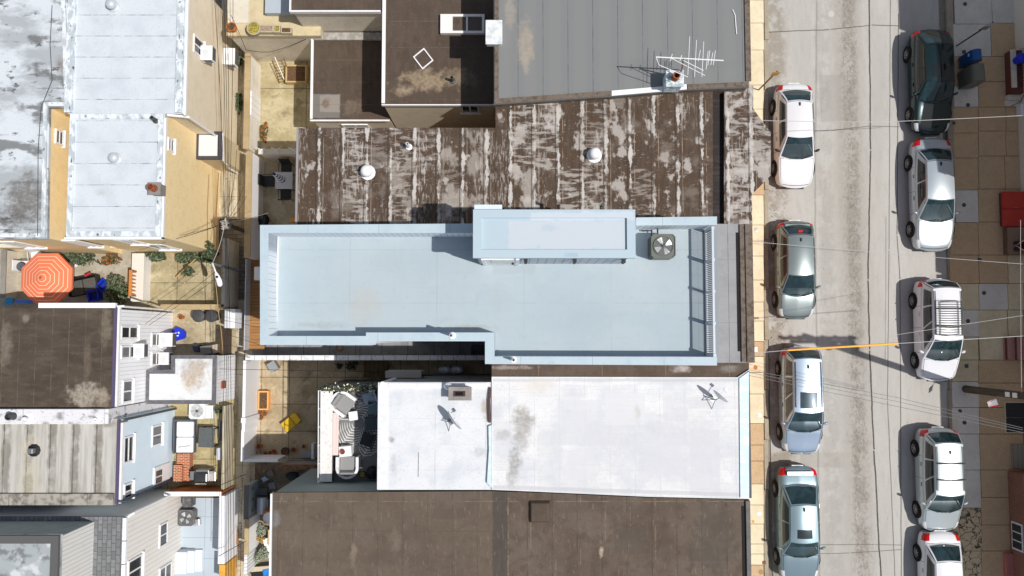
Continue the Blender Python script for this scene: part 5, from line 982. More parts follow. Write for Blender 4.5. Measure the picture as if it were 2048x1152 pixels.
# small covers set into the pavements
covm = M('cover_iron', C(78, 80, 80), .6); covl = M('cover_brass', C(200, 150, 60), .5)
def cover(label, px, py, r=.1, sq=False, m=covm):
    c = W(px, py, .13); mb = MB()
    (mb.box(c.x-r, c.x+r, c.y-r, c.y+r, .12, .136) if sq else mb.lathe([(r, 0), (r, .014), (r*.86, .016)], (c.x, c.y, .12), 16))
    tag(mb.o('pavement_cover', m), label, 'pavement cover', 'small covers in the pavement')
for q in (('round dark pavement cover above the dark signpost at the top right', 1930, 8), ('round dark pavement cover below the grey relay mailbox', 1936, 210), ('round dark pavement cover beside the mirror of the silver sedan', 1928, 410), ('round dark pavement cover in the grey slab right of the roof basket car', 1968, 586), ('round dark pavement cover close beside the roof basket car', 1936, 642), ('round dark pavement cover above the pale silver crossover', 1929, 845),
  ('pale round pavement cover above the grey green compact car', 1512, 459, .1, False, steel), ('pale round pavement cover beside the nose of the silver blue estate car', 1519, 830, .1, False, steel), ('rusty round pavement cover near the tail of the silver blue estate car', 1511, 735, .1, False, clay), ('pale round pavement cover beside the blue grey sedan', 1518, 1028, .1, False, steel), ('brass coloured round cover on the left pavement beside the blue grey sedan', 1506, 1043, .07, False, covl), ('tan round cover on the left pavement near the bottom edge', 1522, 1144, .11, False, M('cover_tan', C(160, 130, 80), .6)),
  ('square dark pavement cover between the dark signpost and the blue mailbox', 1928, 104, .09, True), ('square dark pavement cover near the bonnet of the dark green car', 1908, 246, .07, True), ('square dark pavement cover above the tail of the roof basket car', 1959, 520, .09, True), ('square dark pavement cover just above the utility pole', 1933, 732, .09, True), ('square dark pavement cover just below the utility pole', 1920, 822, .08, True), ('square brown cover on the left pavement beside the last car', 1528, 1125, .08, True, M('cover_brown', C(120, 80, 50), .7))):
    cover(*q)
c = W(1662, 28, 0); tag(MB().lathe([(.15, 0), (.15, .006), (.12, .007)], (c.x, c.y, 0), 18).o('manhole_cover', M('manhole_pale', C(196, 192, 186), .7)), 'small pale round cover in the road near the top edge', 'manhole cover')
c = W(1509, 699, .3); t = T('meter_box', 'small blue grey box against the house front on the left pavement', 'meter box', (W(1507, 699, .13).x, c.y, .13)); MB().box(-.08, .08, -.1, .1, 0, .3).o('casing', M('meter_blue', C(96, 120, 150), .5), t, world=False, bevel=.01); MB().box(-.09, .09, -.11, .11, .301, .32).o('lid', steel, t, world=False)
# ================================================================= cables
def cable(label, pts, r=.014, m=wirew, group='overhead cables', sag=.25):
    p = [W(*q) for q in pts]; out = []
    for a, b in zip(p, p[1:]):
        for i in range(13):
            k = i/12.; v = a.lerp(b, k); v.z -= 4*k*(1-k)*sag; out.append(v)
    return tag(MB().tube(out, r, 5).o('cable', m), label, 'cable', group)
wl2 = M('cable_pale', C(190, 188, 186), .6)
cable('pale cable crossing the street over the white sedan and the dark green car', [(1523, 241, 6.5), (1760, 244, 6.3), (2046, 231, 5.8)], .011, wl2, sag=.05)
cable('pale cable carrying the orange sleeve across the street', [(1500, 707, 6.6), (1575, 700.5, 6.6), (1795, 687, 6.6), (2046, 672, 6.8)], .013, wl2, sag=.02)
tag(MB().tube([W(1575, 700.5, 6.6), W(1640, 696.5, 6.59), W(1720, 691.8, 6.59), W(1795, 687, 6.6)], [.035, .04, .04, .045], 10).o('cable_sleeve', M('orange_sleeve', C(255, 184, 66), .5), smooth=True), 'bright orange sleeve wrapped round a cable over the street', 'cable sleeve')
cable('thin grey cable crossing the street over the grey green compact car', [(1503, 483, 6.6), (1790, 508, 6.2), (2046, 528, 6.4)], .009, sag=.05)
for i, (w_, o) in enumerate((('upper', 0), ('middle', 8), ('lower', 18))): cable('%s of three thin cables crossing the street over the silver blue estate car' % w_, [(1498, 740+o*.6, 6.8), (1790, 794+o, 6.5), (2046, 856+o*.5, 6.6)], .009, M('cable_mid', C(120, 118, 120), .6), sag=.05)
cable('pale cable slanting over the roof basket of the white car', [(1790, 670, 6.5), (2046, 631, 6.8)], .008, wl2, sag=.05)
cable('pale cable running along the right edge', [(2041, 440, 5.5), (2043, 785, 5.5)], .01, wl2, sag=.02)
for i, (nm, x0, x1) in enumerate((('leftmost', 428, 450), ('second', 442, 452), ('third', 447, 455), ('fourth', 453, 457), ('rightmost', 466, 457))): cable('%s dark cable running up the alley past the beige wall to the top edge' % nm, [(x0, -20, 4.3), (x1, 446, 4.0)], .011, wire, sag=.15)
for i, (nm, x0, x1) in enumerate((('leftmost', 447, 452), ('second', 452, 457), ('third', 456, 462), ('rightmost', 462, 468))): cable('%s dark cable running down the alley to the bottom edge' % nm, [(450+i, 450, 4.0), (x0, 800, 4.1), (x1, 1170, 4.2)], .011, wire, sag=.1)
cable('cable looping from the alley pole to the lamp pole', [(449, 447, 4.0), (424, 528, 4.1)], .012, wl2, sag=.2)
cable('pale cable from the lamp pole down past the black bins', [(425, 528, 4.1), (436, 620, 3.9), (446, 712, 3.6)], .012, M('cable_tan', C(196, 170, 120), .7), sag=.1)
for nm, b in (('upper thin', (360, 471, 5.2)), ('lower thin', (352, 478, 5.0)), ('long thin', (278, 500, 4.5))): cable('%s cable from the alley pole to the yellow wall' % nm, [(449, 447, 4.0), b], .008, wire, sag=.12)
cable('thin cable from the alley pole across the shaded patio', [(449, 447, 4.0), (536, 426, 5.5)], .008, wirew, sag=.1)
cable('upper thin cable slanting from the alley over the walled yard to the white siding', [(447, 530, 4.2), (290, 648, 4.6)], .009, wire, sag=.15)
cable('lower thin cable slanting from the alley over the walled yard to the white siding', [(447, 545, 4.2), (298, 650, 4.4)], .009, wire, sag=.15)
cable('thin loose cable on the weathered roof in the top left corner', [(104, 10, 6.32), (100, 90, 6.3), (104, 160, 6.3), (82, 215, 6.3), (76, 300, 6.3), (75, 472, 6.3)], .013, darkgrey, 'loose roof cables', sag=0)
cable('thin cable draped over the terrace wall beside the planters', [(462, 30, 4.2), (492, 100, 3.6), (540, 104, 2.0), (612, 78, 3.0)], .012, wire, 'loose roof cables', sag=.1)
cable('thin dark cable across the yard with the terracotta pots', [(440, 738, 3.5), (775, 744, 3.0)], .01, wire, sag=.1)
for nm, a_, b_ in (('first', (449, 447, 4.0), (473, 300, 3.9)), ('second', (449, 447, 4.0), (486, 372, 3.0)), ('third', (449, 447, 4.0), (493, 392, 3.0))): cable('%s loose cable fanning up the alley from the tangled pole' % nm, [a_, b_], .008, wire, sag=.3)
for nm, a_, b_ in (('topmost', (446, 640, 3.0), (520, 655, 2.4)), ('middle', (450, 668, 3.0), (520, 690, 2.2)), ('lowest', (448, 705, 3.2), (500, 716, 2.2))): cable('%s of three dark cables sagging across the alley to the boarded walkway' % nm, [a_, b_], .009, wire, sag=.15)
for nm, a_, b_ in (('upper', (430, 975, 2.6), (492, 948, 2.0)), ('lower', (438, 1112, 2.4), (492, 1082, 2.0))): cable('%s dark cable slung across the alley near the brown stained fence and gate' % nm, [a_, b_], .014, wire, sag=.1)
cable('dark service pipe up the yellow wall beside the tangled pole', [(437, 345, 4.2), (433, 420, 4.2), (430, 500, 3.6)], .02, M('rusty_mast', C(150, 100, 70)), sag=0)
# alley poles and lamp
t = T('utility_pole', 'short timber pole tangled with cables in the alley shade', 'utility pole', tuple(W(511, 471, 0))); p = W(449, 447, 4.05)
MB().tube([tuple(W(511, 471, 0)), tuple(p)], [.11, .08], 10).o('pole', pm2, t, smooth=True)
cl = MB()
for i in range(9):
    a = random.uniform(0, 6.28); q = [p+Vector((random.uniform(-.2, .2), random.uniform(-.25, .25), random.uniform(-.25, .1))) for _ in range(4)]; cl.tube(q, .014, 5)
cl.o('cable_tangle', M('cable_pale2', C(205, 200, 196), .6), t); MB().box(p.x-.1, p.x+.1, p.y-.2, p.y+.2, 3.5, 3.75).o('junction_box', steel, t)
lp = T('street_lamp', 'white flat headed street lamp on a short pole over the walled yard', 'street lamp', tuple(W(491, 545, 0))); q = W(425, 527, 4.1)
MB().tube([tuple(W(491, 545, 0)), tuple(q)], [.08, .06], 10).o('pole', M('weathered_pole', C(120, 122, 126), .8), lp, smooth=True)
MB().tube([q, W(430, 540, 4.2), W(433, 549, 4.2)], .035, 8).o('arm', whitem, lp)
h = MB().tube([W(432, 546, 4.2), W(434, 552, 4.22), W(438, 562, 4.22), W(440, 570, 4.2), W(440.5, 573, 4.2)], [.06, .1, .12, .11, .05], 12); zc = W(437, 560, 4.21).z; h.v = [(x, y, zc+(z-zc)*.55) for x, y, z in h.v]; h.o('lamp_head', whitem, lp, smooth=True)
MB().lathe([(.05, 0), (.05, .06), (.03, .08)], tuple(W(434.5, 554, 4.26)), 12).o('sensor', black, lp)
# ================================================================= things on roofs and in yards
def ac_unit(label, px, py, z, s, h, cm, bm=None, n=4, group='outdoor cooling units'):
    c = W(px, py, z+h); t = T('cooling_unit', label, 'air conditioner', (c.x, c.y, z), 0, group); k = s/2
    q = [(k*x, k*y) for x, y in ((-.78, -1), (.78, -1), (1, -.78), (1, .78), (.78, 1), (-.78, 1), (-1, .78), (-1, -.78))]
    mb = MB().prism(q, .03, h-.03)
    for i in range(14): mb.ring(offs(ccw(q), .006), .005, .08+i*(h-.16)/14, .08+(i+.45)*(h-.16)/14)
    mb.o('casing', cm, t, world=False)
    r = k*.86
    MB().ring(offs(ccw(q), .012), k*.08, h-.03, h+.004).lathe([(r*1.0, h-.028), (r*1.0, h+.02), (r*.93, h+.02), (r*.93, h-.02)], n=28).o('top_rim', cm, t, world=False)
    MB().lathe([(r*.97, h-.029), (r*.97, h-.024)], n=28).o('fan_well', well, t, world=False)
    for i in range(n):
        a = 2*pi*i/n+.5; b = MB(); V = []
        for rr in (.2, .55, .88):
            for d in (-.34, .0, .34): V.append((cos(a+d)*r*rr, sin(a+d)*r*rr, h+.002+.014*d/.34))
        b.add(V, [(i_*3+j, i_*3+j+1, i_*3+j+4, i_*3+j+3) for i_ in range(2) for j in range(2)]); b.o('fan_blade', bm or M('fan_blade', C(205, 208, 210), .4, .3), t, world=False)
    MB().lathe([(r*.2, 0), (r*.2, .03), (r*.08, .04)], (0, 0, h-.005), 14).o('fan_hub', darkgrey, t, world=False)
    g = MB()
    for k_ in (.3, .5, .7, .88):
        pts = [(cos(2*pi*i/28)*r*k_, sin(2*pi*i/28)*r*k_, h+.03) for i in range(29)]; g.tube(pts, .003, 4)
    for i in range(6): a = pi*i/6; g.tube([(cos(a)*r*.95, sin(a)*r*.95, h+.026), (-cos(a)*r*.95, -sin(a)*r*.95, h+.026)], .003, 4)
    g.o('fan_guard', steel, t, world=False); return t
olv = M('olive_casing', C(98, 103, 97), .5, .1)
t = ac_unit('olive grey cooling unit standing on the blue roof terrace near the railing', 1327, 492, ZD, .82, .85, olv)
b = W(1292, 466, ZD); l = t.location
MB().tube([(-.3, .42, .2), (-.3, .62, .2), (-.62, .62, .12), (-.62, .75, .12)], .025).tube([(-.1, .42, .3), (-.1, .75, .3)], .03).o('pipes', black, t, world=False)
ac_unit('dark cooling unit wedged in the shaded side passage beside the blue parapet', 957, 705, .03, .66, .55, M('dark_casing', C(70, 72, 74), .5), darkgrey, 3)
ac_unit('white cooling unit with ribbed fan against the white annex', 394, 822, .05, .72, .5, M('white_casing', C(226, 228, 230), .5), None, 7)
ac_unit('dark grey cooling unit with bright fan on the painted blue yard', 371, 1036, .04, .7, .55, M('grey_casing', C(104, 106, 106), .5))
def satellite(label, px, py, z, az, s=1.):
    c = W(px, py, z); t = T('satellite_dish', label, 'satellite dish', tuple(c), az, 'satellite dishes'); d = M('dish_white', C(228, 230, 234), .5); m = MB(); n = 16; v = [(0, 0, 0)]; f = []
    for r in (1, 2, 3):
        for i in range(n):
            a = 2*pi*i/n; rr = .28*s*r/3; v.append((.07*s*(r/3)**2, cos(a)*rr*1.1, sin(a)*rr))
    f = [(0, 1+i, 1+(i+1) % n) for i in range(n)]+[(1+n*k+i, 1+n*(k+1)+i, 1+n*(k+1)+(i+1) % n, 1+n*k+(i+1) % n) for k in range(2) for i in range(n)]
    m.add([(x+.12, y, zz+.75) for x, y, zz in v], f); m.add([(x+.105, y, zz+.75) for x, y, zz in v], [q[::-1] for q in f]); m.o('reflector', d, t, world=False, smooth=True)
    MB().tube([(0, 0, 0), (0, 0, .62), (.11, 0, .76)], .025, 8).tube([(-.3, .25, 0), (0, 0, .5)], .015).tube([(-.3, -.25, 0), (0, 0, .5)], .015).o('mast', steel, t, world=False)
    MB().tube([(.13, 0, .52), (.5, 0, .62)], .014).o('feed_arm', d, t, world=False); MB().cb((.52, 0, .66), (.1, .14, .07)).o('feed_horn', d, t, world=False, bevel=.01)
    MB().box(-.12, .12, -.12, .12, 0, .03).o('base_plate', steel, t, world=False)
    return t
satellite('satellite dish on the white rear wing roof beside the grey chimney', 903, 842, 7.42, radians(35), 1.35); satellite('satellite dish near the street edge of the white membrane roof', 1424, 797, 7.5, radians(48), 1.1)
t = chimney('wide grey chimney with flat opening at the edge of the white rear wing', 921, 786, 7.42, (.78, .42), .55, cg, 0)
MB().box(-.24, .2, -.1, .1, .52, .645).o('flue_opening', M('flue_rust', C(74, 54, 48), .9), t, world=False); MB().box(-.16, .12, -.06, .06, .6455, .652).o('flue_hole', well, t, world=False)
def flue(label, px, py, z0, z1, r, m, cap=True):
    c = W(px, py, z1); mb = MB().tube([(c.x, c.y, z0), (c.x, c.y, z1)], r, 12)
    if cap: mb.lathe([(r*1.7, 0), (r*1.7, .06), (r*1.2, .12), (.02, .16)], (c.x, c.y, z1+.001), 16)
    tag(mb.o('flue_pipe', m, smooth=True), label, 'flue pipe', 'flue pipes in the breezeway')
flue('white capped flue pipe beside the wide grey chimney', 896, 772, .1, 7.6, .09, M('galvanised', C(226, 228, 232), .4, .3)); flue('dark brown open flue pipe right of the wide grey chimney', 944, 773, .1, 7.46, .08, M('dark_brown_pipe', C(80, 60, 56)), False); flue('large white ringed pipe at the corner of the white rear wing', 765, 769, 1.5, 7.5, .11, white, False)
t = T('wall_box', 'grey box and conduit on the breezeway wall below the barrels', 'utility box', tuple(W(800, 757, 5)[:2])+(3.2,)); MB().box(-.7, .8, -.02, .28, 0, 1.2).o('casing', M('grey_render', C(160, 156, 152)), t, world=False, bevel=.03); MB().tube([(.8, .1, .9), (2.4, .15, .9), (2.4, .15, .2)], .05).o('conduit', black, t, world=False)
def lathe_thing(name, label, cat, px, py, z, prof, m, group=None, n=20, lid=None, extra=None):
    h = max(p[1] for p in prof); c = W(px, py, z+h); t = T(name, label, cat, (c.x, c.y, z), 0, group)
    MB().lathe(prof, n=n).o('body', m, t, world=False, smooth=True)
    if lid: MB().lathe(lid[0], n=n).o('lid', lid[1], t, world=False, smooth=True)
    return t
galv = M('galvanised_lid', C(168, 172, 176), .35, .7, layers=[('n', 5, .4, .7, C(110, 112, 116), .7)], obj=True)
for nm, px in (('left', 889), ('right', 914)):
    t = lathe_thing('bin', '%s of two galvanised dustbins in the dark breezeway' % nm, 'dustbin', px, 742, .02, [(.2, 0), (.25, .5), (.26, .52)], galv, 'galvanised dustbins', 20, ([(.285, .521), (.285, .55), (.2, .57), (.19, .6), (.05, .61)], galv))
# side passage and rear yard with the pots
c = W(680, 695, .05); tag(MB().lathe([(.19, 0), (.19, .06), (.13, .07), (.12, .02)], (c.x, c.y, .026), 18).o('drain_ring', M('rusty_ring', C(150, 110, 80), .9)), 'rusty round drain ring in the dark side passage', 'drain')
def cbox(name, label, cat, px, py, z, d, m, rz=0, group=None, top=None, part='body', bevel=.02):
    c = W(px, py, z+d[2]); t = T(name, label, cat, (c.x, c.y, z), rz, group); MB().box(-d[0]/2, d[0]/2, -d[1]/2, d[1]/2, 0, d[2]).o(part, m, t, world=False, bevel=bevel)
    if top: MB().box(-d[0]/2-.02, d[0]/2+.02, -d[1]/2-.02, d[1]/2+.02, d[2]+.001, d[2]+.04).o('lid', top, t, world=False, bevel=.01)
    return t
cbox('storage_bin', 'grey lidded storage bin set askew near the white coping wall', 'storage bin', 545, 733, .02, (.36, .4, .5), steel, .55, None, M('grey_lid', C(150, 155, 160), .6))
t = planter('long orange planter filled with dry soil beside the white vinyl fence', 526, 801, .02, (.5, .88), .38, M('orange_planter', C(240, 176, 104), .6), soil, group='yard pots')
def pot(label, px, py, r=.13, h=.22, m=clay, s=soil, z=.02): return planter(label, px, py, z, (r, r), h, m, s, True, 'yard pots')
pot('empty orange pot, upper left of the three below the orange planter', 520, 823); pot('orange pot touching two others, right of the three below the orange planter', 529, 827); pot('orange pot, lowest of the three below the orange planter', 521, 834, .15)
pot('tall terracotta pot in the lower left corner of the shaded yard', 518, 893, .13, .3)
for i, (x, y) in enumerate(((531, 908), (540, 906), (548, 903), (549, 911))): pot(['leftmost small pot in the row by the white fence bottom', 'second small pot in the row by the white fence bottom', 'third small pot standing behind the row by the white fence bottom', 'rightmost small pot in the row by the white fence bottom'][i], x, y, .11, .18)
pot('black round tub beside the orange pot in the shaded yard', 570, 903, .19, .3, black); pot('orange pot right of the black round tub', 587, 900, .13, .2)
pot('small orange pot standing alone near the roof deck wall', 607, 893, .1, .18)
t = cbox('bench', 'low grey bench in the lower right of the shaded yard', 'bench', 612, 909, .25, (.45, .3, .06), M('grey_lid', C(150, 155, 160)), 0, None, None, 'seat'); MB().box(-.2, -.14, -.13, .13, -.23, 0).box(.14, .2, -.13, .13, -.23, 0).o('legs', steel, t, world=False)
t = cbox('folding_table', 'white folding table end leaning against the roof deck wall', 'table', 625, 903, .02, (.12, .7, .75), white, 0, None)
yw = M('mustard_cushion', C(214, 176, 36), .8); t = T('garden_chair', 'mustard yellow folding lounge chair in the shaded yard', 'chair', tuple(W(586, 842, .3))[:2]+(.02,), radians(38))
MB().cb((-.27, 0, .33), (.52, .5, .05)).o('seat', yw, t, world=False, bevel=.02); MB().cb((.22, 0, .5), (.5, .5, .05), 0, 0, -.7).o('backrest', yw, t, world=False, bevel=.02)
for sy in (-1, 1): MB().tube([(-.5, sy*.23, 0), (-.45, sy*.23, .3), (.02, sy*.23, .3), (.4, sy*.24, .68)], .014).tube([(.25, sy*.23, 0), (-.05, sy*.23, .3)], .014).o('frame', black, t, world=False)
t = cbox('trestle_platform', 'worn timber platform beside the breezeway', 'platform', 752, 736, .02, (1.05, .85, .3), M('old_boards', C(120, 104, 76), .9, layers=[('n', 4, .4, .7, C(84, 72, 54), .7), ('s', 'X', .2, 0, .012, C(60, 50, 38), .8, 0, 0)])); MB().box(-.56, -.527, -.45, .45, .25, .33).box(.527, .56, -.45, .45, .25, .33).box(-.526, .526, -.46, -.43, .25, .33).o('edge_boards', wood, t, world=False)
# leafy plants
lf = [M('leaf_%d' % i, c, .75, spec=.3) for i, c in enumerate((C(74, 88, 62), C(104, 116, 88), C(54, 68, 48), C(128, 134, 106)))]
def bush(label, px, py, z, rx, ry, h, n=420, ls=.07, cat='shrub', name='shrub', mats=lf, group='yard shrubs', z0=0., stem=True, dens=.5):
    c = W(px, py, z0+h*.6); t = T(name, label, cat, (c.x, c.y, z0), 0, group); mb = MB(); rnd = random.Random(int(px*7+py))
    lobes = [(rnd.uniform(-.7, .7)*rx, rnd.uniform(-.7, .7)*ry, rnd.uniform(.45, .8)*h, rnd.uniform(.35, .6)) for _ in range(9)]
    for i in range(n):
        lx, ly, lz, lr = rnd.choice(lobes); a = rnd.uniform(0, 6.283); e = rnd.gauss(0, .6); r = lr*rnd.uniform(.5, 1)**.5
        x = lx+cos(a)*cos(e)*r*rx; y = ly+sin(a)*cos(e)*r*ry; zz = max(.05, lz+sin(e)*r*h*.55)
        s = ls*rnd.uniform(.6, 1.4); u = Vector((rnd.gauss(0, 1), rnd.gauss(0, 1), rnd.gauss(0, .5))).normalized(); nrm = Vector((rnd.gauss(0, .7), rnd.gauss(0, .7), 1)).normalized(); v = nrm.cross(u).normalized(); u = v.cross(nrm); p = Vector((x, y, zz))
        mb.add([p-u*s, p+v*s*.42, p+u*s, p-v*s*.42], [(0, 1, 2, 3)], rnd.choices(range(len(mats)), [4, 3, 3, 1][:len(mats)])[0])
    mb.o('foliage', mats, t, world=False)
    if stem:
        sm = MB()
        for lx, ly, lz, lr in lobes: sm.tube([(lx*.15, ly*.15, 0), (lx*.5, ly*.5, lz*.5), (lx, ly, lz)], [.018, .014, .006], 5)
        sm.o('stems', M('bark', C(96, 76, 56), .9), t, world=False)
    return t
dry = [M('leaf_dry_%d' % i, c, .8) for i, c in enumerate((C(90, 96, 56), C(190, 110, 50), C(60, 70, 50), C(150, 60, 80)))]
bush('wide green shrub against the yellow wall above the orange parasol', 157, 516, 0, .75, .3, .8, 620)
bush('mixed flowering shrub with orange leaves beside the low white wall', 215, 517, 0, .5, .28, .7, 420, .06, mats=dry)
bush('big grey green shrub reaching over the orange trellis', 236, 577, 0, .55, .75, 1.3, 900, .075)
bush('dense climbing foliage left along the yellow wall of the walled yard', 312, 513, 0, .6, .2, .8, 520, .09); bush('dense climbing foliage right along the yellow wall of the walled yard', 382, 516, 0, .7, .22, .9, 620, .09)
bush('tall dark bush at the alley corner of the walled yard', 421, 503, 0, .32, .42, 1.9, 620, .085)
bush('small drooping vine hanging in the walled yard', 378, 541, 0, .2, .25, 1.2, 150, .08)
bush('small bush beside the white cooling unit', 438, 822, .3, .2, .22, .6, 200, .05)
bush('ivy tuft on the alley side of the whitewashed wall toward its top', 480, 124, 1.0, .12, .28, .5, 220, .06, 'ivy', 'ivy'); bush('long ivy strand on the alley side of the whitewashed wall', 478, 214, .9, .12, .75, .5, 420, .06, 'ivy', 'ivy')
bush('upper silver green bush in the white walled bottom yard', 524, 1060, 0, .24, .26, .7, 380, .05, mats=[M('leaf_silver_%d' % i, c, .8) for i, c in enumerate((C(150, 158, 136), C(110, 120, 98), C(176, 182, 160)))])
bush('dry golden bush between the two silver green bushes', 523, 1079, 0, .2, .18, .6, 260, .05, mats=[M('leaf_gold_%d' % i, c, .8) for i, c in enumerate((C(176, 140, 70), C(140, 110, 60), C(200, 170, 110)))])
bush('lower larger silver green bush in the white walled bottom yard', 523, 1106, 0, .32, .45, .9, 700, .05, mats=[MC['leaf_silver_0'], MC['leaf_silver_1'], MC['leaf_silver_2']])
bush('weedy green patch at the foot of the whitewashed wall', 527, 263, 0, .18, .45, .18, 420, .06, 'weeds', 'weeds', mats=dry[:3], stem=False)
bush('withered plant left of two by the white coping wall', 679, 733, 0, .18, .15, .5, 90, .06, mats=dry[2:3]); bush('withered plant right of two by the white coping wall', 704, 732, 0, .28, .25, .6, 150, .06, mats=dry[2:3])
st_ = MB()
for i in range(9): a = random.uniform(-.6, .6); p = W(384, 522, .8); st_.tube([(p.x+.1, p.y+.1, .7), (p.x-.9*abs(sin(1+a)), p.y-.55-a*.4, .35+.1*a)], .022, 5)
tag(st_.o('dead_stalks', M('dry_stalk', C(200, 165, 110), .9)), 'bundle of pale dead stalks leaning out of the climbing foliage', 'dead stalks')
# yard with the orange parasol
pc = W(93, 557, 2.1); pr_ = T('parasol', 'orange octagonal garden parasol with thin white rings', 'parasol', (pc.x, pc.y, 0))
om = M('orange_canvas', C(232, 128, 94), .85); R0 = 1.22; zz = lambda r: 2.1+.42*(1-r/R0)
mb = MB(); rings = [.02]
for i in range(6): r = .17+i*.175; rings += [r, r+.022]
rings.append(R0); oct_ = lambda r, z: [(r*cos(pi/8+pi/4*i), r*sin(pi/8+pi/4*i), z) for i in range(8)]
for k in range(len(rings)-1):
    a, b = oct_(rings[k], zz(rings[k])), oct_(rings[k+1], zz(rings[k+1])); mb.add(a+b, [(i, i+8, (i+1) % 8+8, (i+1) % 8) for i in range(8)], 1 if k % 2 else 0)
a, b = oct_(R0, zz(R0)), oct_(R0, zz(R0)-.14); mb.add(a+b, [(i, i+8, (i+1) % 8+8, (i+1) % 8) for i in range(8)], 0)
mb.o('canopy', [om, M('cream_line', C(250, 226, 190), .8)], pr_, world=False)
MB().tube([(0, 0, .05), (0, 0, 2.5)], .025, 10).o('pole', whitem, pr_, world=False); MB().lathe([(.3, 0), (.3, .06), (.06, .1)]).o('base', darkgrey, pr_, world=False); MB().ball((0, 0, 2.57), .045).o('finial', wood, pr_, world=False)
rb = MB()
for i in range(8): a = pi/8+pi/4*i; rb.tube([(0, 0, 2.47), (R0*cos(a)*.98, R0*sin(a)*.98, zz(R0)-.015)], .012, 4)
rb.o('ribs', steel, pr_, world=False)
def chair(label, px, py, rz, m, fm=black, seat=.46, w=.5, group='garden chairs', z0=.02):
    c = W(px, py, z0+.5); t = T('garden_chair', label, 'chair', (c.x, c.y, z0), rz, group)
    MB().box(-w/2, w/2, -w/2, w/2, seat-.04, seat).o('seat', m, t, world=False, bevel=.015)
    v = MB().cb((-w/2-.05, 0, seat+.27), (.045, w, .5), 0, 0, -.22).o('backrest', m, t, world=False, bevel=.015)
    for sx in (-1, 1):
        for sy in (-1, 1): MB().tube([(sx*w*.5, sy*w*.5, 0), (sx*w*.46, sy*w*.46, seat-.04)], .016, 6).o('leg', fm, t, world=False)
    for sy in (-1, 1): MB().tube([(-w*.5, sy*w*.55, seat), (-w*.45, sy*w*.58, seat+.2), (w*.42, sy*w*.58, seat+.2), (w*.46, sy*w*.5, seat-.02)], .014, 6).o('armrest', fm, t, world=False)
    return t
dg = M('dark_grey_fabric', C(92, 92, 88), .9, layers=[('n', 12, .45, .7, C(70, 70, 68), .6)], obj=True)
sf = T('garden_sofa', 'dark grey two seat garden sofa next to the orange parasol', 'sofa', tuple(W(166, 572, .45))[:2]+(.02,), radians(12))
for sx in (-1, 1): MB().box(sx*.31-.29, sx*.31+.29, -.36, .32, .28, .46).o('cushion', dg, sf, world=False, bevel=.05)
MB().box(-.64, .64, -.38, .36, .08, .275).box(-.64, .64, .365, .42, .08, .62).box(-.7, -.645, -.38, .42, .08, .5).box(.645, .7, -.38, .42, .08, .5).o('frame', black, sf, world=False, bevel=.01)
tag(MB().cb(tuple(W(175, 549, .7)), (.3, .1, .08), .5).o('folded_cloth', M('red_cloth', C(190, 40, 60), .9), bevel=.02), 'folded red cloth on the back of the dark grey garden sofa', 'cloth')
def tub(label, px, py, rz, d=(.5, .42, .45)):
    c = W(px, py, d[2]); t = T('tub', label, 'tub', (c.x, c.y, .02), rz, 'blue tubs'); q = rect(-d[0]/2, d[0]/2, -d[1]/2, d[1]/2)
    MB().prism(offs(q, -.05), 0, .02).ring(offs(q, -.02), .025, .0201, d[2]).ring(offs(q, .02), .04, d[2]+.001, d[2]+.03).o('body', blueplastic, t, world=False, bevel=.01); MB().prism(offs(q, -.06), .03, d[2]*.5).o('contents', M('blue_bag', C(24, 50, 150), .6, layers=[('n', 9, .4, .7, C(10, 24, 110), .7)]), t, world=False); return t
tub('upper blue plastic tub between the garden sofa and the big shrub', 205, 571, .8); tub('lower blue plastic tub half in shade below the garden sofa', 186, 591, .2, (.48, .5, .5))
chair('white garden chair tucked under the top edge of the orange parasol', 72, 513, radians(-80), white, whitem); chair('white garden chair beside the round fan under the orange parasol', 52, 532, radians(0), white, M('chair_blue', C(30, 90, 130), .5))
fn = T('floor_fan', 'round black rimmed fan left of the orange parasol', 'fan', tuple(W(42, 533, .8))[:2]+(.02,)); MB().lathe([(.17, .7), (.19, .72), (.19, .8), (.17, .82), (.02, .8)], n=20).o('cage', M('fan_cage', C(90, 96, 104), .5), fn, world=False); MB().lathe([(.195, .74), (.21, .75), (.21, .79), (.195, .8)], n=20).o('rim', black, fn, world=False); MB().tube([(0, 0, 0), (0, 0, .7)], .025).lathe([(.16, 0), (.16, .03), (.03, .05)]).o('stand', steel, fn, world=False)
t = lathe_thing('basin', 'small white round basin on the patio below the green shrub', 'basin', 149, 527, .02, [(.14, 0), (.2, .12), (.21, .13), (.15, .06), (.02, .05)], white)
lb = T('lawn_blower', 'blue capped white garden blower lying by the brown roof edge', 'garden tool', tuple(W(34, 602, 1.6))[:2]+(1.55,), 0); MB().tube([(0, 0, .1), (.6, -.04, .08), (.85, -.06, .06)], [.1, .09, .05], 12).o('tube', M('pale_blue_plastic', C(90, 130, 220), .4), lb, world=False, smooth=True); MB().lathe([(.15, 0), (.19, .1), (.19, .2), (.16, .24), (.1, .2)], (-.28, .0, 0), 18).o('housing', M('cyan_plastic', C(60, 150, 210), .3), lb, world=False, smooth=True); MB().cb((.95, -.07, .06), (.14, .1, .08)).o('nozzle', M('orange_plastic', C(240, 150, 40), .5), lb, world=False)
gwall('thin rail topped wall between the parasol yard and the houses above', 'yard_wall', (-40, 489, 262, 494), 1.1, yellow, greyst)
gwall('low white wall between the parasol yard and the walled yard', 'yard_wall', (264, 508, 286, 602), .8, white, M('white_cap', C(226, 222, 214), .8))
gwall('grey wall along the left edge of the parasol yard', 'yard_wall', (2, 500, 10, 595), 1.0, greyst, conc('grey_cap', C(150, 146, 140), C(110, 106, 100)))
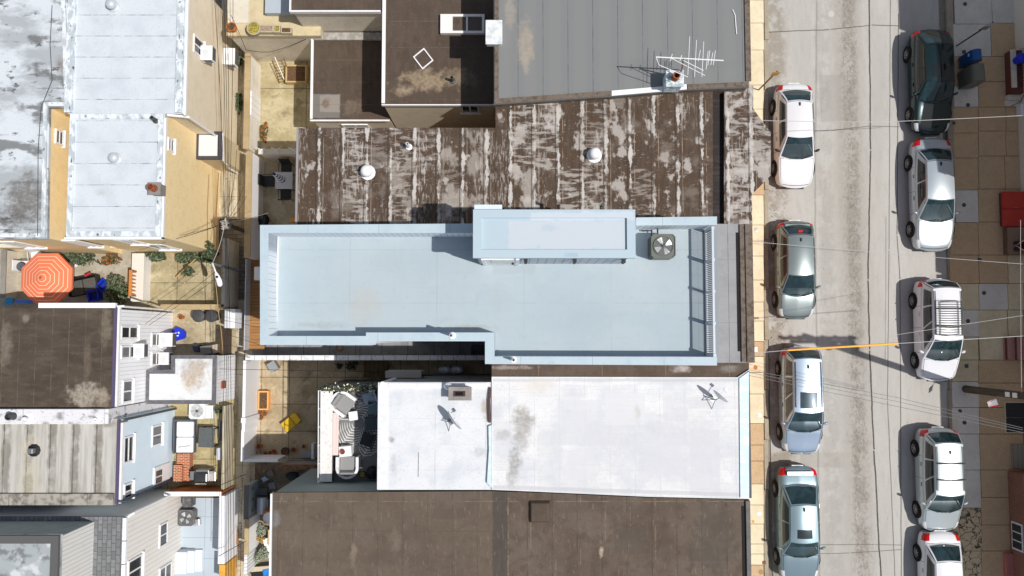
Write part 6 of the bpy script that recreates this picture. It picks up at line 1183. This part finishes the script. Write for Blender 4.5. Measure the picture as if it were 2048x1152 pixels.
a = R(258, 540, 264, 592, 1.3); t = T('trellis', 'narrow orange wooden trellis beside the low white wall', 'trellis', ((a[0]+a[1])/2, (a[2]+a[3])/2, 0)); tm = MB()
for i in range(7): y = a[2]+.08+i*(a[3]-a[2]-.16)/6; tm.box(a[0], a[1], y-.02, y+.02, .9, 1.28)
tm.box(a[0], a[1], a[2], a[3], 1.281, 1.33).o('slats', M('orange_wood', C(206, 130, 60), .7), t); MB().box(a[0]+.02, a[1]-.02, a[2], a[2]+.06, 0, 1.28).box(a[0]+.02, a[1]-.02, a[3]-.06, a[3], 0, 1.28).o('posts', wood, t)
pot('orange pot at the foot of the big grey green shrub', 254, 585, .15, .35, M('orange_planter', C(240, 176, 104)))
# walled yard, sided house yard
gwall('low concrete wall with flat top between the walled yard and the alley', 'yard_wall', (445, 478, 455, 612), 1.5, greyst, conc('wall_cap_grey', C(190, 186, 180), C(150, 146, 140)))
gwall('tan coped wall between the walled yard and the yard with black bins', 'yard_wall', (322, 610, 446, 618), 1.5, greyst, tcop)
bk_ = M('black_bin', C(72, 72, 74), .6)
for nm, px in (('left', 397), ('right', 423)):
    t = lathe_thing('bin', '%s of two round black lidded bins under the tan coped wall' % nm, 'bin', px, 632, .02, [(.2, 0), (.25, .68)], bk_, 'black bins', 22, ([(.29, .681), (.29, .71), (.27, .73), (.05, .76)], bk_)); MB().box(-.14, .14, -.02, .02, .76, .79).o('handle', bk_, t, world=False)
rb_ = T('recycling_bin', 'bright blue recycling bin with white arrow emblem below the white siding', 'recycling bin', tuple(W(355, 668, .45))[:2]+(.02,), radians(20))
q = [(-.3, -.27), (.22, -.3), (.34, .05), (.06, .33), (-.33, .16)]; MB().prism(offs(ccw(q), -.06), 0, .3).prism(q, .3001, .44).o('body', blueplastic, rb_, world=False, bevel=.03)
em = MB()
for i in range(3):
    a = 2*pi*i/3+.4; em.cb((.08*cos(a), .08*sin(a), .443), (.045, .1, .004), a); em.add([(.08*cos(a)+.05*cos(a+2.2+k), .08*sin(a)+.05*sin(a+2.2+k)-.0, .4445) for k in (0, 2.09, 4.18)], [(0, 1, 2)])
em.o('emblem', white, rb_, world=False)
pot('terracotta pot with a fallen stick beside the white siding corner', 361, 634, .12, .3)
cbox('grill', 'covered grey grill in the shade behind the white annex', 'grill', 411, 700, .02, (.5, .38, .85), M('grey_cover', C(120, 120, 122), .8), .1); cbox('storage_box', 'pale cardboard coloured box at the alley corner behind the white annex', 'box', 433, 697, .02, (.5, .4, .7), M('pale_box', C(206, 190, 172), .8), .2); cbox('cleaning_tool', 'small dark blue machine in the shade left of the covered grill', 'machine', 391, 697, .02, (.25, .3, .6), M('dark_blue_plastic', C(36, 56, 80), .5), .4)
gwall('short bright white fence panel at the alley end of the black bins', 'fence', (449, 618, 470, 656), 1.5, vin, None, cat='fence', group='white fences')
gwall('dark wooden fence between the black bins and the alley', 'fence', (439, 658, 444, 712), 1.3, M('dark_boards', C(90, 72, 56), .9), None, cat='fence', group='yard walls')
# light blue house yard
sb = T('daybed', 'white cushioned dark framed daybed beside the light blue wall', 'daybed', tuple(W(368, 874, .5))[:2]+(.02,)); MB().box(-.42, .42, -.75, .72, .05, .3).box(-.44, .44, .721, .8, .05, .62).box(-.47, -.421, -.75, .8, .05, .6).o('frame', M('slate_frame', C(84, 90, 100), .6), sb, world=False, bevel=.01)
for y0_, y1_ in ((-.72, -.02), (.0, .7)): MB().box(-.38, .4, y0_, y1_, .301, .45).o('cushion', M('white_cushion', C(240, 240, 242), .9), sb, world=False, bevel=.05)
MB().cb((.08, -.55, .53), (.55, .26, .12), .12).o('pillow', M('white_cushion', C(240, 240, 242)), sb, world=False, bevel=.05)
t = T('garden_table', 'dark grey rectangular garden table beside the daybed', 'table', tuple(W(413, 875, .62))[:2]+(.02,), radians(-2)); MB().box(-.36, .36, -.45, .45, .58, .62).o('top', M('table_grey', C(92, 96, 98), .6, layers=[('n', 10, .4, .7, C(76, 80, 82), .6)]), t, world=False, bevel=.01)
for sx in (-1, 1):
    for sy in (-1, 1): MB().box(sx*.31-.025, sx*.31+.025, sy*.4-.025, sy*.4+.025, 0, .579).o('leg', black, t, world=False)
c = W(365, 934, .5); t = T('brick_steps', 'orange brick steps beside the light blue house door', 'steps', (c.x, c.y, .02)); MB().box(-.3, .3, -.66, .6, 0, .4).box(-.36, .02, -.64, .1, .401, .62).o('step', brickm, t, world=False)
g_ = T('grill', 'stainless gas grill with side shelf above the brown fence', 'grill', tuple(W(401, 953, 1.0))[:2]+(.02,), 0); MB().box(-.3, .3, -.26, .26, 0, .8).o('cart', steel, g_, world=False, bevel=.02); MB().box(-.31, .31, -.28, .16, .801, 1.0).o('hood', M('hood_dark', C(70, 72, 74), .25, .5), g_, world=False, bevel=.06); MB().tube([(-.26, -.34, .92), (.26, -.34, .92)], .018).o('handle', chrome, g_, world=False); MB().box(.315, .62, -.24, .2, .76, .82).o('side_shelf', M('shelf_steel', C(214, 206, 204), .3, .4), g_, world=False, bevel=.02); MB().box(-.55, -.315, -.2, .2, .76, .82).o('side_shelf', steel, g_, world=False, bevel=.02)
cbox('storage_box', 'white box beside the white cooling unit against the annex', 'box', 417, 824, .02, (.42, .6, .35), white, 0); cbox('bench', 'narrow dark bench along the alley beside the dark grey table', 'bench', 441, 862, .02, (.18, .9, .4), M('slate_frame', C(84, 90, 100)), 0); cbox('panel', 'pale lilac panel leaning on the alley wall below the narrow bench', 'panel', 437, 908, .02, (.2, .55, .7), M('lilac_panel', C(204, 206, 216), .7), 0)
gwall('brown stained fence with white cap between the grill and the painted blue yard', 'fence', (329, 985, 441, 991), 1.75, M('brown_stain', C(168, 96, 40), .8, layers=[('n', 4, .4, .7, C(120, 66, 28), .7, (1, 1, .3))]), M('white_cap_paint', C(244, 243, 240), .7), cat='fence', group='yard fences')
gwall('white capped fence between the painted blue yard and the alley', 'fence', (437, 992, 450, 1128), 1.7, vin, None, cat='fence', group='yard fences')
gwall('yellow pine gate at the bottom end of the white capped fence', 'gate', (438, 1130, 450, 1175), 1.5, M('yellow_pine', C(226, 170, 70), .7, layers=[('n', 4, .4, .7, C(196, 140, 54), .6)]), None, cat='gate', group='yard fences')
gwall('weathered timber fence between the light blue house yard and the alley', 'fence', (444, 812, 449, 982), 1.2, M('pale_timber', C(196, 186, 164), .9, layers=[('n', 6, .4, .7, C(150, 138, 116), .6, (1, .2, 1))]), None, cat='fence', group='yard fences')
cbox('tool_box', 'dark machine under a cover above the dark grey cooling unit', 'machine', 373, 1003, .03, (.42, .5, .6), M('mottled_dark', C(80, 78, 80), .8, layers=[('n', 8, .4, .7, C(130, 130, 136), .7)]), 0); cbox('crate', 'small silver crate beside the dark grey cooling unit', 'crate', 392, 1045, .03, (.3, .28, .3), M('silver_box', C(190, 186, 190), .3, .5), .1)
c = W(366, 1122, .5); t = T('steps', 'white painted steps at the bottom of the painted blue yard', 'steps', (c.x, c.y, .03)); 
for i in range(3): MB().box(-.6, .2+.28*(2-i), -.55, .42, .2*i+.001*i, .2*(i+1)).o('step', M('step_white', C(222, 230, 238), .6), t, world=False)
# alley rubble boards
for i, (x, y, l_, w_) in enumerate(((462, 1085, 1.6, .12), (470, 1110, 1.2, .18), (463, 1125, .9, .1), (474, 1070, .8, .14))):
    c = W(x, y, .1); tag(MB().cb((c.x, c.y, .05+.04*i), (w_, l_, .04), .08*(i-1.5)).o('plank', [M('dark_plank', C(70, 66, 64), .9), wood, M('pale_plank', C(200, 186, 160), .9), wood][i]), ['dark plank lying in the alley near the bottom edge', 'brown plank lying in the alley beside the dark plank', 'short pale plank lying in the alley near the yellow gate', 'short brown plank nearest the whitewashed bottom yard'][i], 'plank', 'planks lying in the alley')
# sunlit yard and shaded patio
planter('square raised planter bed half in shadow in the sunlit yard', 592, 147, .02, (1.0, .85), .42, conc('bed_edge', C(206, 180, 130), C(160, 136, 96)), soil, group='yard pots')
rk = T('folding_rack', 'rusty folding rack with white strut beside the raised planter bed', 'rack', tuple(W(562, 140, .5))[:2]+(.02,), radians(12)); rm_ = M('rust', C(120, 76, 48), .9); q = MB()
for i in range(8): q.tube([(-.28, -.42+i*.12, .1+.07*i), (.28, -.42+i*.12, .1+.07*i)], .012, 5)
q.tube([(-.28, -.45, .08), (-.28, .45, .62)], .018).tube([(.28, -.45, .08), (.28, .45, .62)], .018).o('frame', rm_, rk, world=False); MB().tube([(.02, -.4, .3), (-.1, .55, .8)], .02).o('strut', whitem, rk, world=False)
t = T('garden_table', 'square pale grey table in the shaded patio', 'table', tuple(W(568, 361, .72))[:2]+(.02,)); MB().box(-.4, .4, -.4, .4, .69, .72).o('top', M('table_pale', C(196, 198, 204), .6), t, world=False, bevel=.02)
for sx in (-1, 1):
    for sy in (-1, 1): MB().box(sx*.35-.02, sx*.35+.02, sy*.35-.02, sy*.35+.02, 0, .689).o('leg', steel, t, world=False)
pz = T('parasol', 'closed blue and white striped parasol standing through the pale grey table', 'parasol', (t.location.x+.02, t.location.y-.02, .02)); q = MB()
for i in range(9):
    z0 = 1.15+i*.14; r0 = .17-.014*i+(.02 if i % 2 else 0); q.lathe([(r0, z0), (r0*1.1, z0+.06), (r0*.92, z0+.139)], n=12, mi=i % 2)
q.o('canopy', [M('navy_canvas', C(30, 50, 130), .9), M('white_canvas', C(236, 238, 242), .9)], pz, world=False); MB().tube([(0, 0, .0), (0, 0, 2.5)], .02).o('pole', darkgrey, pz, world=False); MB().lathe([(.22, 0), (.22, .05), (.04, .08)]).o('base', darkgrey, pz, world=False)
ck = M('chair_black', C(50, 52, 54), .8)
chair('black garden chair above the pale grey table', 572, 337, radians(90+180), ck, black, group='black patio chairs'); chair('black garden chair left of the pale grey table', 538, 362, radians(0), ck, black, group='black patio chairs'); chair('black garden chair below the pale grey table', 571, 388, radians(90), ck, black, group='black patio chairs')
t = lathe_thing('kettle_grill', 'round black kettle grill in the corner of the shaded patio', 'grill', 527, 440, .35, [(.05, 0), (.2, .1), (.28, .25)], black, None, 22, ([(.285, .251), (.26, .36), (.15, .45), (.03, .47)], M('gloss_black', C(24, 24, 26), .15)));
for i in range(3): a = 2*pi*i/3; MB().tube([(.1*cos(a), .1*sin(a), .05), (.24*cos(a), .24*sin(a), -.33)], .014).o('leg', steel, t, world=False)
cbox('toolbox', 'small yellow toolbox beside the blue parapet in the shaded patio', 'toolbox', 586, 440, .3, (.3, .18, .25), M('yellow_plastic', C(230, 160, 40), .5), .1)
# roof deck furniture
z0 = 4.8
rug = MB(); a = R(668, 786, 772, 916, z0); rug.box(a[0], a[1], a[2], a[3], z0+.001, z0+.012)
def frond(p, q, n, l, w):
    p, q = Vector(p), Vector(q); d = (q-p).normalized(); s = Vector((-d.y, d.x)); z = z0+.0135
    def strip(u, v, w_): e = (v-u).normalized(); f = Vector((-e.y, e.x))*w_; rug.add([(u.x+f.x, u.y+f.y, z), (u.x-f.x, u.y-f.y, z), (v.x-f.x*.3, v.y-f.y*.3, z), (v.x+f.x*.3, v.y+f.y*.3, z)], [(0, 1, 2, 3)], 1)
    strip(p, q, w*.5)
    for i in range(1, n):
        b = p.lerp(q, i/n); ll = l*sin(pi*(i/n)**.7)+.05
        for sg in (-1, 1):
            u = b+d*.01; m_ = b+s*sg*ll*.6+d*ll*.35; v = b+s*sg*ll+d*ll*.8
            for e in (u, m_, v):
                e.x = min(a[1]-.02, max(a[0]+.02, e.x)); e.y = min(a[3]-.02, max(a[2]+.02, e.y))
            if (m_-u).length > .02: strip(u, m_, w)
            if (v-m_).length > .02: strip(m_, v, w*.7)
ax, ay = (a[0]+a[1])/2, (a[2]+a[3])/2
for p, q, l_ in (((ax-.9, ay+.15), (ax+.0, ay+1.35), .5), ((ax+.75, ay+1.3), (ax+.05, ay+.25), .55), ((ax-.95, ay-1.1), (ax-.2, ay-.0), .5), ((ax+.1, ay-1.35), (ax+.7, ay-.1), .55)): frond(p, q, 11, l_, .02)
tag(rug.o('rug', [M('rug_dark', C(128, 130, 130), .95), M('rug_white', C(240, 240, 240), .95)], loc=(0, 0, 0)), 'dark grey outdoor rug with white palm leaf pattern on the roof deck', 'rug')
t, a = gwall('white topped parapet along the alley side of the roof deck', 'parapet_wall', (641, 784, 663, 962), 5.4, M('grey_deck_wall', C(130, 130, 130)), M('white_speckled', C(232, 230, 228), .85, layers=[('n', 6, .5, .7, C(190, 188, 186), .6)]), z0=4.6, cat='parapet wall')
t = T('railing', 'thin white metal railing along the alley side of the roof deck', 'railing', tuple(W(637, 870, 5.4))); ra, rb2_ = W(637, 782, 5.85), W(636, 965, 5.85)
MB().tube([ra, rb2_], .022).tube([(ra.x, ra.y, 5.45), (rb2_.x, rb2_.y, 5.45)], .014).o('rails', whitem, t)
for i in range(6): p = ra.lerp(rb2_, i/5); MB().tube([(p.x, p.y, 4.5), (p.x, p.y, 5.88)], .02).o('post', whitem, t)
a = R(640, 776, 760, 782, 5.5); t = T('planter', 'long planter of dark trailing greenery with white blossoms along the roof deck edge', 'planter', ((a[0]+a[1])/2, (a[2]+a[3])/2, 4.6)); MB().box(a[0], a[1], a[2], a[3], 4.6, 5.35).o('box', M('grey_deck_wall', C(130, 130, 130)), t); q = MB(); rnd = random.Random(3)
for i in range(420):
    p = Vector((rnd.uniform(a[0]-.05, a[1]+.0), rnd.gauss((a[2]+a[3])/2+.03, .09), rnd.uniform(5.2, 5.55))); s = .05*rnd.uniform(.6, 1.3); u = Vector((rnd.gauss(0, 1), rnd.gauss(0, 1), rnd.gauss(0, .6))).normalized(); v = Vector((-u.y, u.x, 0)).normalized()
    q.add([p-u*s, p+v*s*.5, p+u*s, p-v*s*.5], [(0, 1, 2, 3)], 0 if i % 7 else 1)
q.tube([(a[0], (a[2]+a[3])/2, 5.36), (a[1], (a[2]+a[3])/2, 5.36)], .03).o('foliage', [M('dark_trail', C(62, 68, 48), .85), M('blossom', C(240, 234, 200), .8)], t)
def armchair(label, px, py, rz, cush, group='white roof deck chairs'):
    c = W(px, py, z0+.6); t = T('armchair', label, 'armchair', (c.x, c.y, z0), rz, group); v = []; f = []; n = 14
    for i in range(n+1):
        a = pi*.5+pi*i/n; ca, sa = cos(a), sin(a); ex = .18 if abs(ca) < .3 else 0
        for r, z in ((.42, .08), (.46, .6), (.36, .62), (.34, .3)): v.append((ca*r-.02, sa*r, z))
    for i in range(n): f += [(i*4+j, i*4+(j+1) % 4, (i+1)*4+(j+1) % 4, (i+1)*4+j) for j in range(4)]
    f += [(0, 1, 2, 3), tuple(n*4+j for j in (3, 2, 1, 0))]
    m = MB().add(v, f); m.box(-.05, .38, .34, .46, .08, .58).box(-.05, .38, -.46, -.34, .08, .58).o('shell', M('white_resin', C(238, 238, 240), .5), t, world=False, smooth=True)
    MB().box(-.3, .4, -.33, .33, .26, .42).o('seat_cushion', cush, t, world=False, bevel=.05); MB().cb((-.24, 0, .55), (.14, .56, .34), 0, 0, -.2).o('back_cushion', cush, t, world=False, bevel=.05); return t
gc = M('grey_cushion', C(150, 150, 150), .9); armchair('white rounded armchair with grey cushion at the top of the palm leaf rug', 684, 806, radians(-35), gc); armchair('white rounded armchair with grey cushion at the bottom of the roof deck', 694, 934, radians(90), gc)
cbox('side_table', 'square white side table on the palm leaf rug', 'side table', 706, 832, z0+.013, (.36, .36, .45), white, .15)
t = cbox('side_table', 'white side table holding a small round dish near the pink bench', 'side table', 690, 903, z0+.013, (.5, .42, .45), white, .1); c = t.location; tag(MB().lathe([(.07, 0), (.1, .03), (.11, .05), (.06, .03)], (c.x-.1, c.y, z0+.464), 14).o('dish', M('red_brown_dish', C(130, 60, 50), .5)), 'small red brown dish on the white side table', 'dish')
bn = T('bench', 'long pale pink bench along the white topped parapet', 'bench', tuple(W(667, 868, z0+.42))[:2]+(z0,)); pk = M('pale_pink_paint', C(236, 214, 210), .7, layers=[('s', 'X', .13, W(664, 868, z0).x, .008, C(170, 150, 148), .7, 0, 0)]); MB().box(-.2, .2, -.85, .85, .38, .42).o('seat', pk, bn, world=False, bevel=.01)
for y_ in (-.7, .7): MB().box(-.16, .16, y_-.04, y_+.04, 0, .379).o('leg', M('dark_boards', C(90, 72, 56)), bn, world=False)
chair('dark slate chair in the shade at the right of the palm leaf rug', 742, 848, radians(185), M('slate_fabric', C(70, 82, 88), .9), black, z0=z0+.013, group='dark roof deck chairs'); chair('black chair in the shade below the dark slate chair', 734, 880, radians(160), ck, black, z0=z0+.013, group='dark roof deck chairs'); chair('pale steel chair in the top right corner of the roof deck', 738, 796, radians(200), M('steel_blue_seat', C(150, 166, 176), .6), steel, z0=z0+.013, group='dark roof deck chairs'); chair('teal grey chair in the shade above the dark slate chair', 748, 816, radians(180), M('teal_seat', C(96, 120, 126), .7), black, z0=z0+.013, group='dark roof deck chairs')
planter('small potted plant with yellow leaves at the bottom of the roof deck', 724, 949, z0, (.13, .13), .3, black, dryp, True, 'yard pots'); t = lathe_thing('bag', 'bulging black bag in the bottom corner of the roof deck', 'bag', 742, 948, z0, [(.15, 0), (.27, .12), (.24, .32), (.1, .42), (.05, .46)], M('black_bag', C(36, 36, 40), .5))
# bottom yard beside the wide brown roof
gg = T('grill', 'silver barrel gas grill in the narrow yard left of the wide brown roof', 'grill', tuple(W(522, 1012, 1.0))[:2]+(.02,)); MB().box(-.22, .22, -.42, .42, 0, .75).o('cart', black, gg, world=False, bevel=.02); q = MB().tube([(0, -.36, .84), (0, .36, .84)], .23, 18); q.o('hood', M('silver_hood', C(196, 200, 206), .3, .4), gg, world=False, smooth=True); MB().tube([(.27, -.28, .86), (.27, .28, .86)], .016).o('handle', chrome, gg, world=False); MB().box(-.2, .2, .43, .75, .7, .74).o('side_shelf', darkgrey, gg, world=False)
t = cbox('side_table', 'orange wooden side table with a white basin at the corner of the wide brown roof', 'side table', 538, 1034, .02, (.52, .52, 1.2), M('orange_table', C(222, 126, 60), .7), .05, None, None, 'frame'); c = t.location; tag(MB().lathe([(.17, 0), (.22, .1), (.23, .12), (.18, .05), (.02, .04)], (c.x, c.y, 1.221), 22).o('basin', white, smooth=True), 'round white basin on the orange side table', 'basin')
t, a = gwall('white wall with dark blue marks beside the silver green bushes', 'yard_wall', (490, 1040, 496, 1108), 1.7, white, tcop); t, a = gwall('grey wall panel with oval openings beside the silver grill', 'yard_wall', (489, 972, 495, 1038), 1.6, M('blue_grey_panel', C(170, 182, 190), .8), M('dark_cap', C(110, 104, 98), .9))
for i in range(3): MB().lathe([(.1, 0), (.1, .01)], n=14).o('opening', M('oval_ochre', C(150, 130, 60), .9), t, world=False); 
for k_, o_ in enumerate([x for x in kids(t) if x.name.startswith('opening')]): o_.rotation_euler = (0, pi/2, 0); o_.location = (a[1]-t.location.x+.002, (k_-1)*.5, .9); o_.scale = (1.6, .8, 1)
gwall('white slatted panel below the white wall with dark blue marks', 'fence', (488, 1110, 494, 1150), 1.5, sid('slat_white', 'Y', .16, C(232, 232, 232), C(150, 150, 150)), None, cat='fence', group='white fences')
t = cbox('lounger', 'white sun lounger cushion beside the larger silver green bush', 'lounger', 537, 1096, .3, (.3, .9, .1), white, .35, None, None, 'cushion'); MB().box(-.12, .12, -.4, .4, -.28, -.001).o('base', steel, t, world=False); cbox('crate', 'tan timber box against the edge of the wide brown roof', 'crate', 541, 1075, .02, (.25, .7, .5), M('tan_box', C(196, 178, 146), .8), 0)
cbox('tarpaulin', 'bright blue tarpaulin bundle at the bottom edge beside the wide brown roof', 'tarpaulin', 538, 1146, .3, (.6, .4, .25), M('blue_tarp', C(40, 140, 220), .5, layers=[('n', 6, .4, .7, C(20, 90, 180), .7)]), .2, bevel=.06); cbox('bag', 'black bag with yellow strap beside the blue tarpaulin at the bottom edge', 'bag', 515, 1147, .1, (.6, .35, .25), black, -.1, bevel=.06)
cbox('timber_stack', 'pale timber boards across the bottom yard', 'timber', 520, 1138, .4, (1.3, .22, .1), M('pale_plank', C(200, 186, 160)), .08)
t = lathe_thing('planter', 'round wire basket with dead stems below the white fence', 'basket', 538, 948, .02, [(.12, 0), (.2, .4), (.21, .42), (.17, .3)], M('basket_grey', C(130, 120, 110), .8)); cbox('bucket', 'pale blue plastic tub below the wire basket', 'tub', 530, 958, .02, (.3, .22, .3), M('pale_tub', C(150, 180, 206), .5), .5); cbox('bag', 'folded clear plastic sheet near the silver grill', 'sheet', 543, 972, .02, (.3, .3, .12), M('clear_sheet', C(140, 150, 156), .4), .2)
q = MB().tube([W(572, 950, .5), W(580, 952, .5), W(595, 953, .5)], [.06, .2, .2], 10); tag(q.o('rolled_cover', M('black_cover', C(38, 44, 44), .8), smooth=True), 'rolled black cover lying under the rust stained timber wall', 'rolled cover')
# ================================================================= leaf litter and grit, nobody could count it
def litter(label, boxes, n, seed, ms):
    rnd = random.Random(seed); mb = MB()
    for i in range(n):
        a, b, c, d, z = rnd.choice(boxes); p = W(rnd.uniform(a, b), rnd.uniform(c, d), z); s = rnd.uniform(.012, .036); u = Vector((rnd.gauss(0, 1), rnd.gauss(0, 1), rnd.gauss(0, .3))).normalized()*s; v = Vector((-u.y, u.x, rnd.gauss(0, .01)))*rnd.uniform(.3, .9); p.z += .012
        mb.add([p-u, p-v, p+u, p+v], [(0, 1, 2, 3)], rnd.randrange(len(ms)))
    tag(mb.o('litter', ms), label, 'litter', None, 'stuff')
ltm = [M('litter_pale', C(226, 214, 190), .9), M('litter_brown', C(120, 88, 56), .9), M('litter_dark', C(60, 54, 48), .9)]
litter('pale grit and leaf litter in the gutter of the left kerb', [(1537, 1552, -10, 1160, .0), (1538, 1570, 376, 450, .0), (1537, 1570, 640, 700, 0)], 170, 1, ltm)
litter('leaf litter and scraps along the alley', [(455, 486, 620, 1150, .01), (450, 482, 120, 440, .01), (470, 486, 900, 1150, .01)], 420, 2, ltm)
litter('dead leaves and scraps on the floor of the narrow bottom yard', [(498, 560, 935, 990, .04), (500, 545, 1000, 1140, .05)], 160, 3, ltm)
litter('dead leaves scattered over the parasol yard and the walled yard', [(100, 262, 505, 605, .02), (290, 440, 510, 600, .02)], 160, 4, ltm)
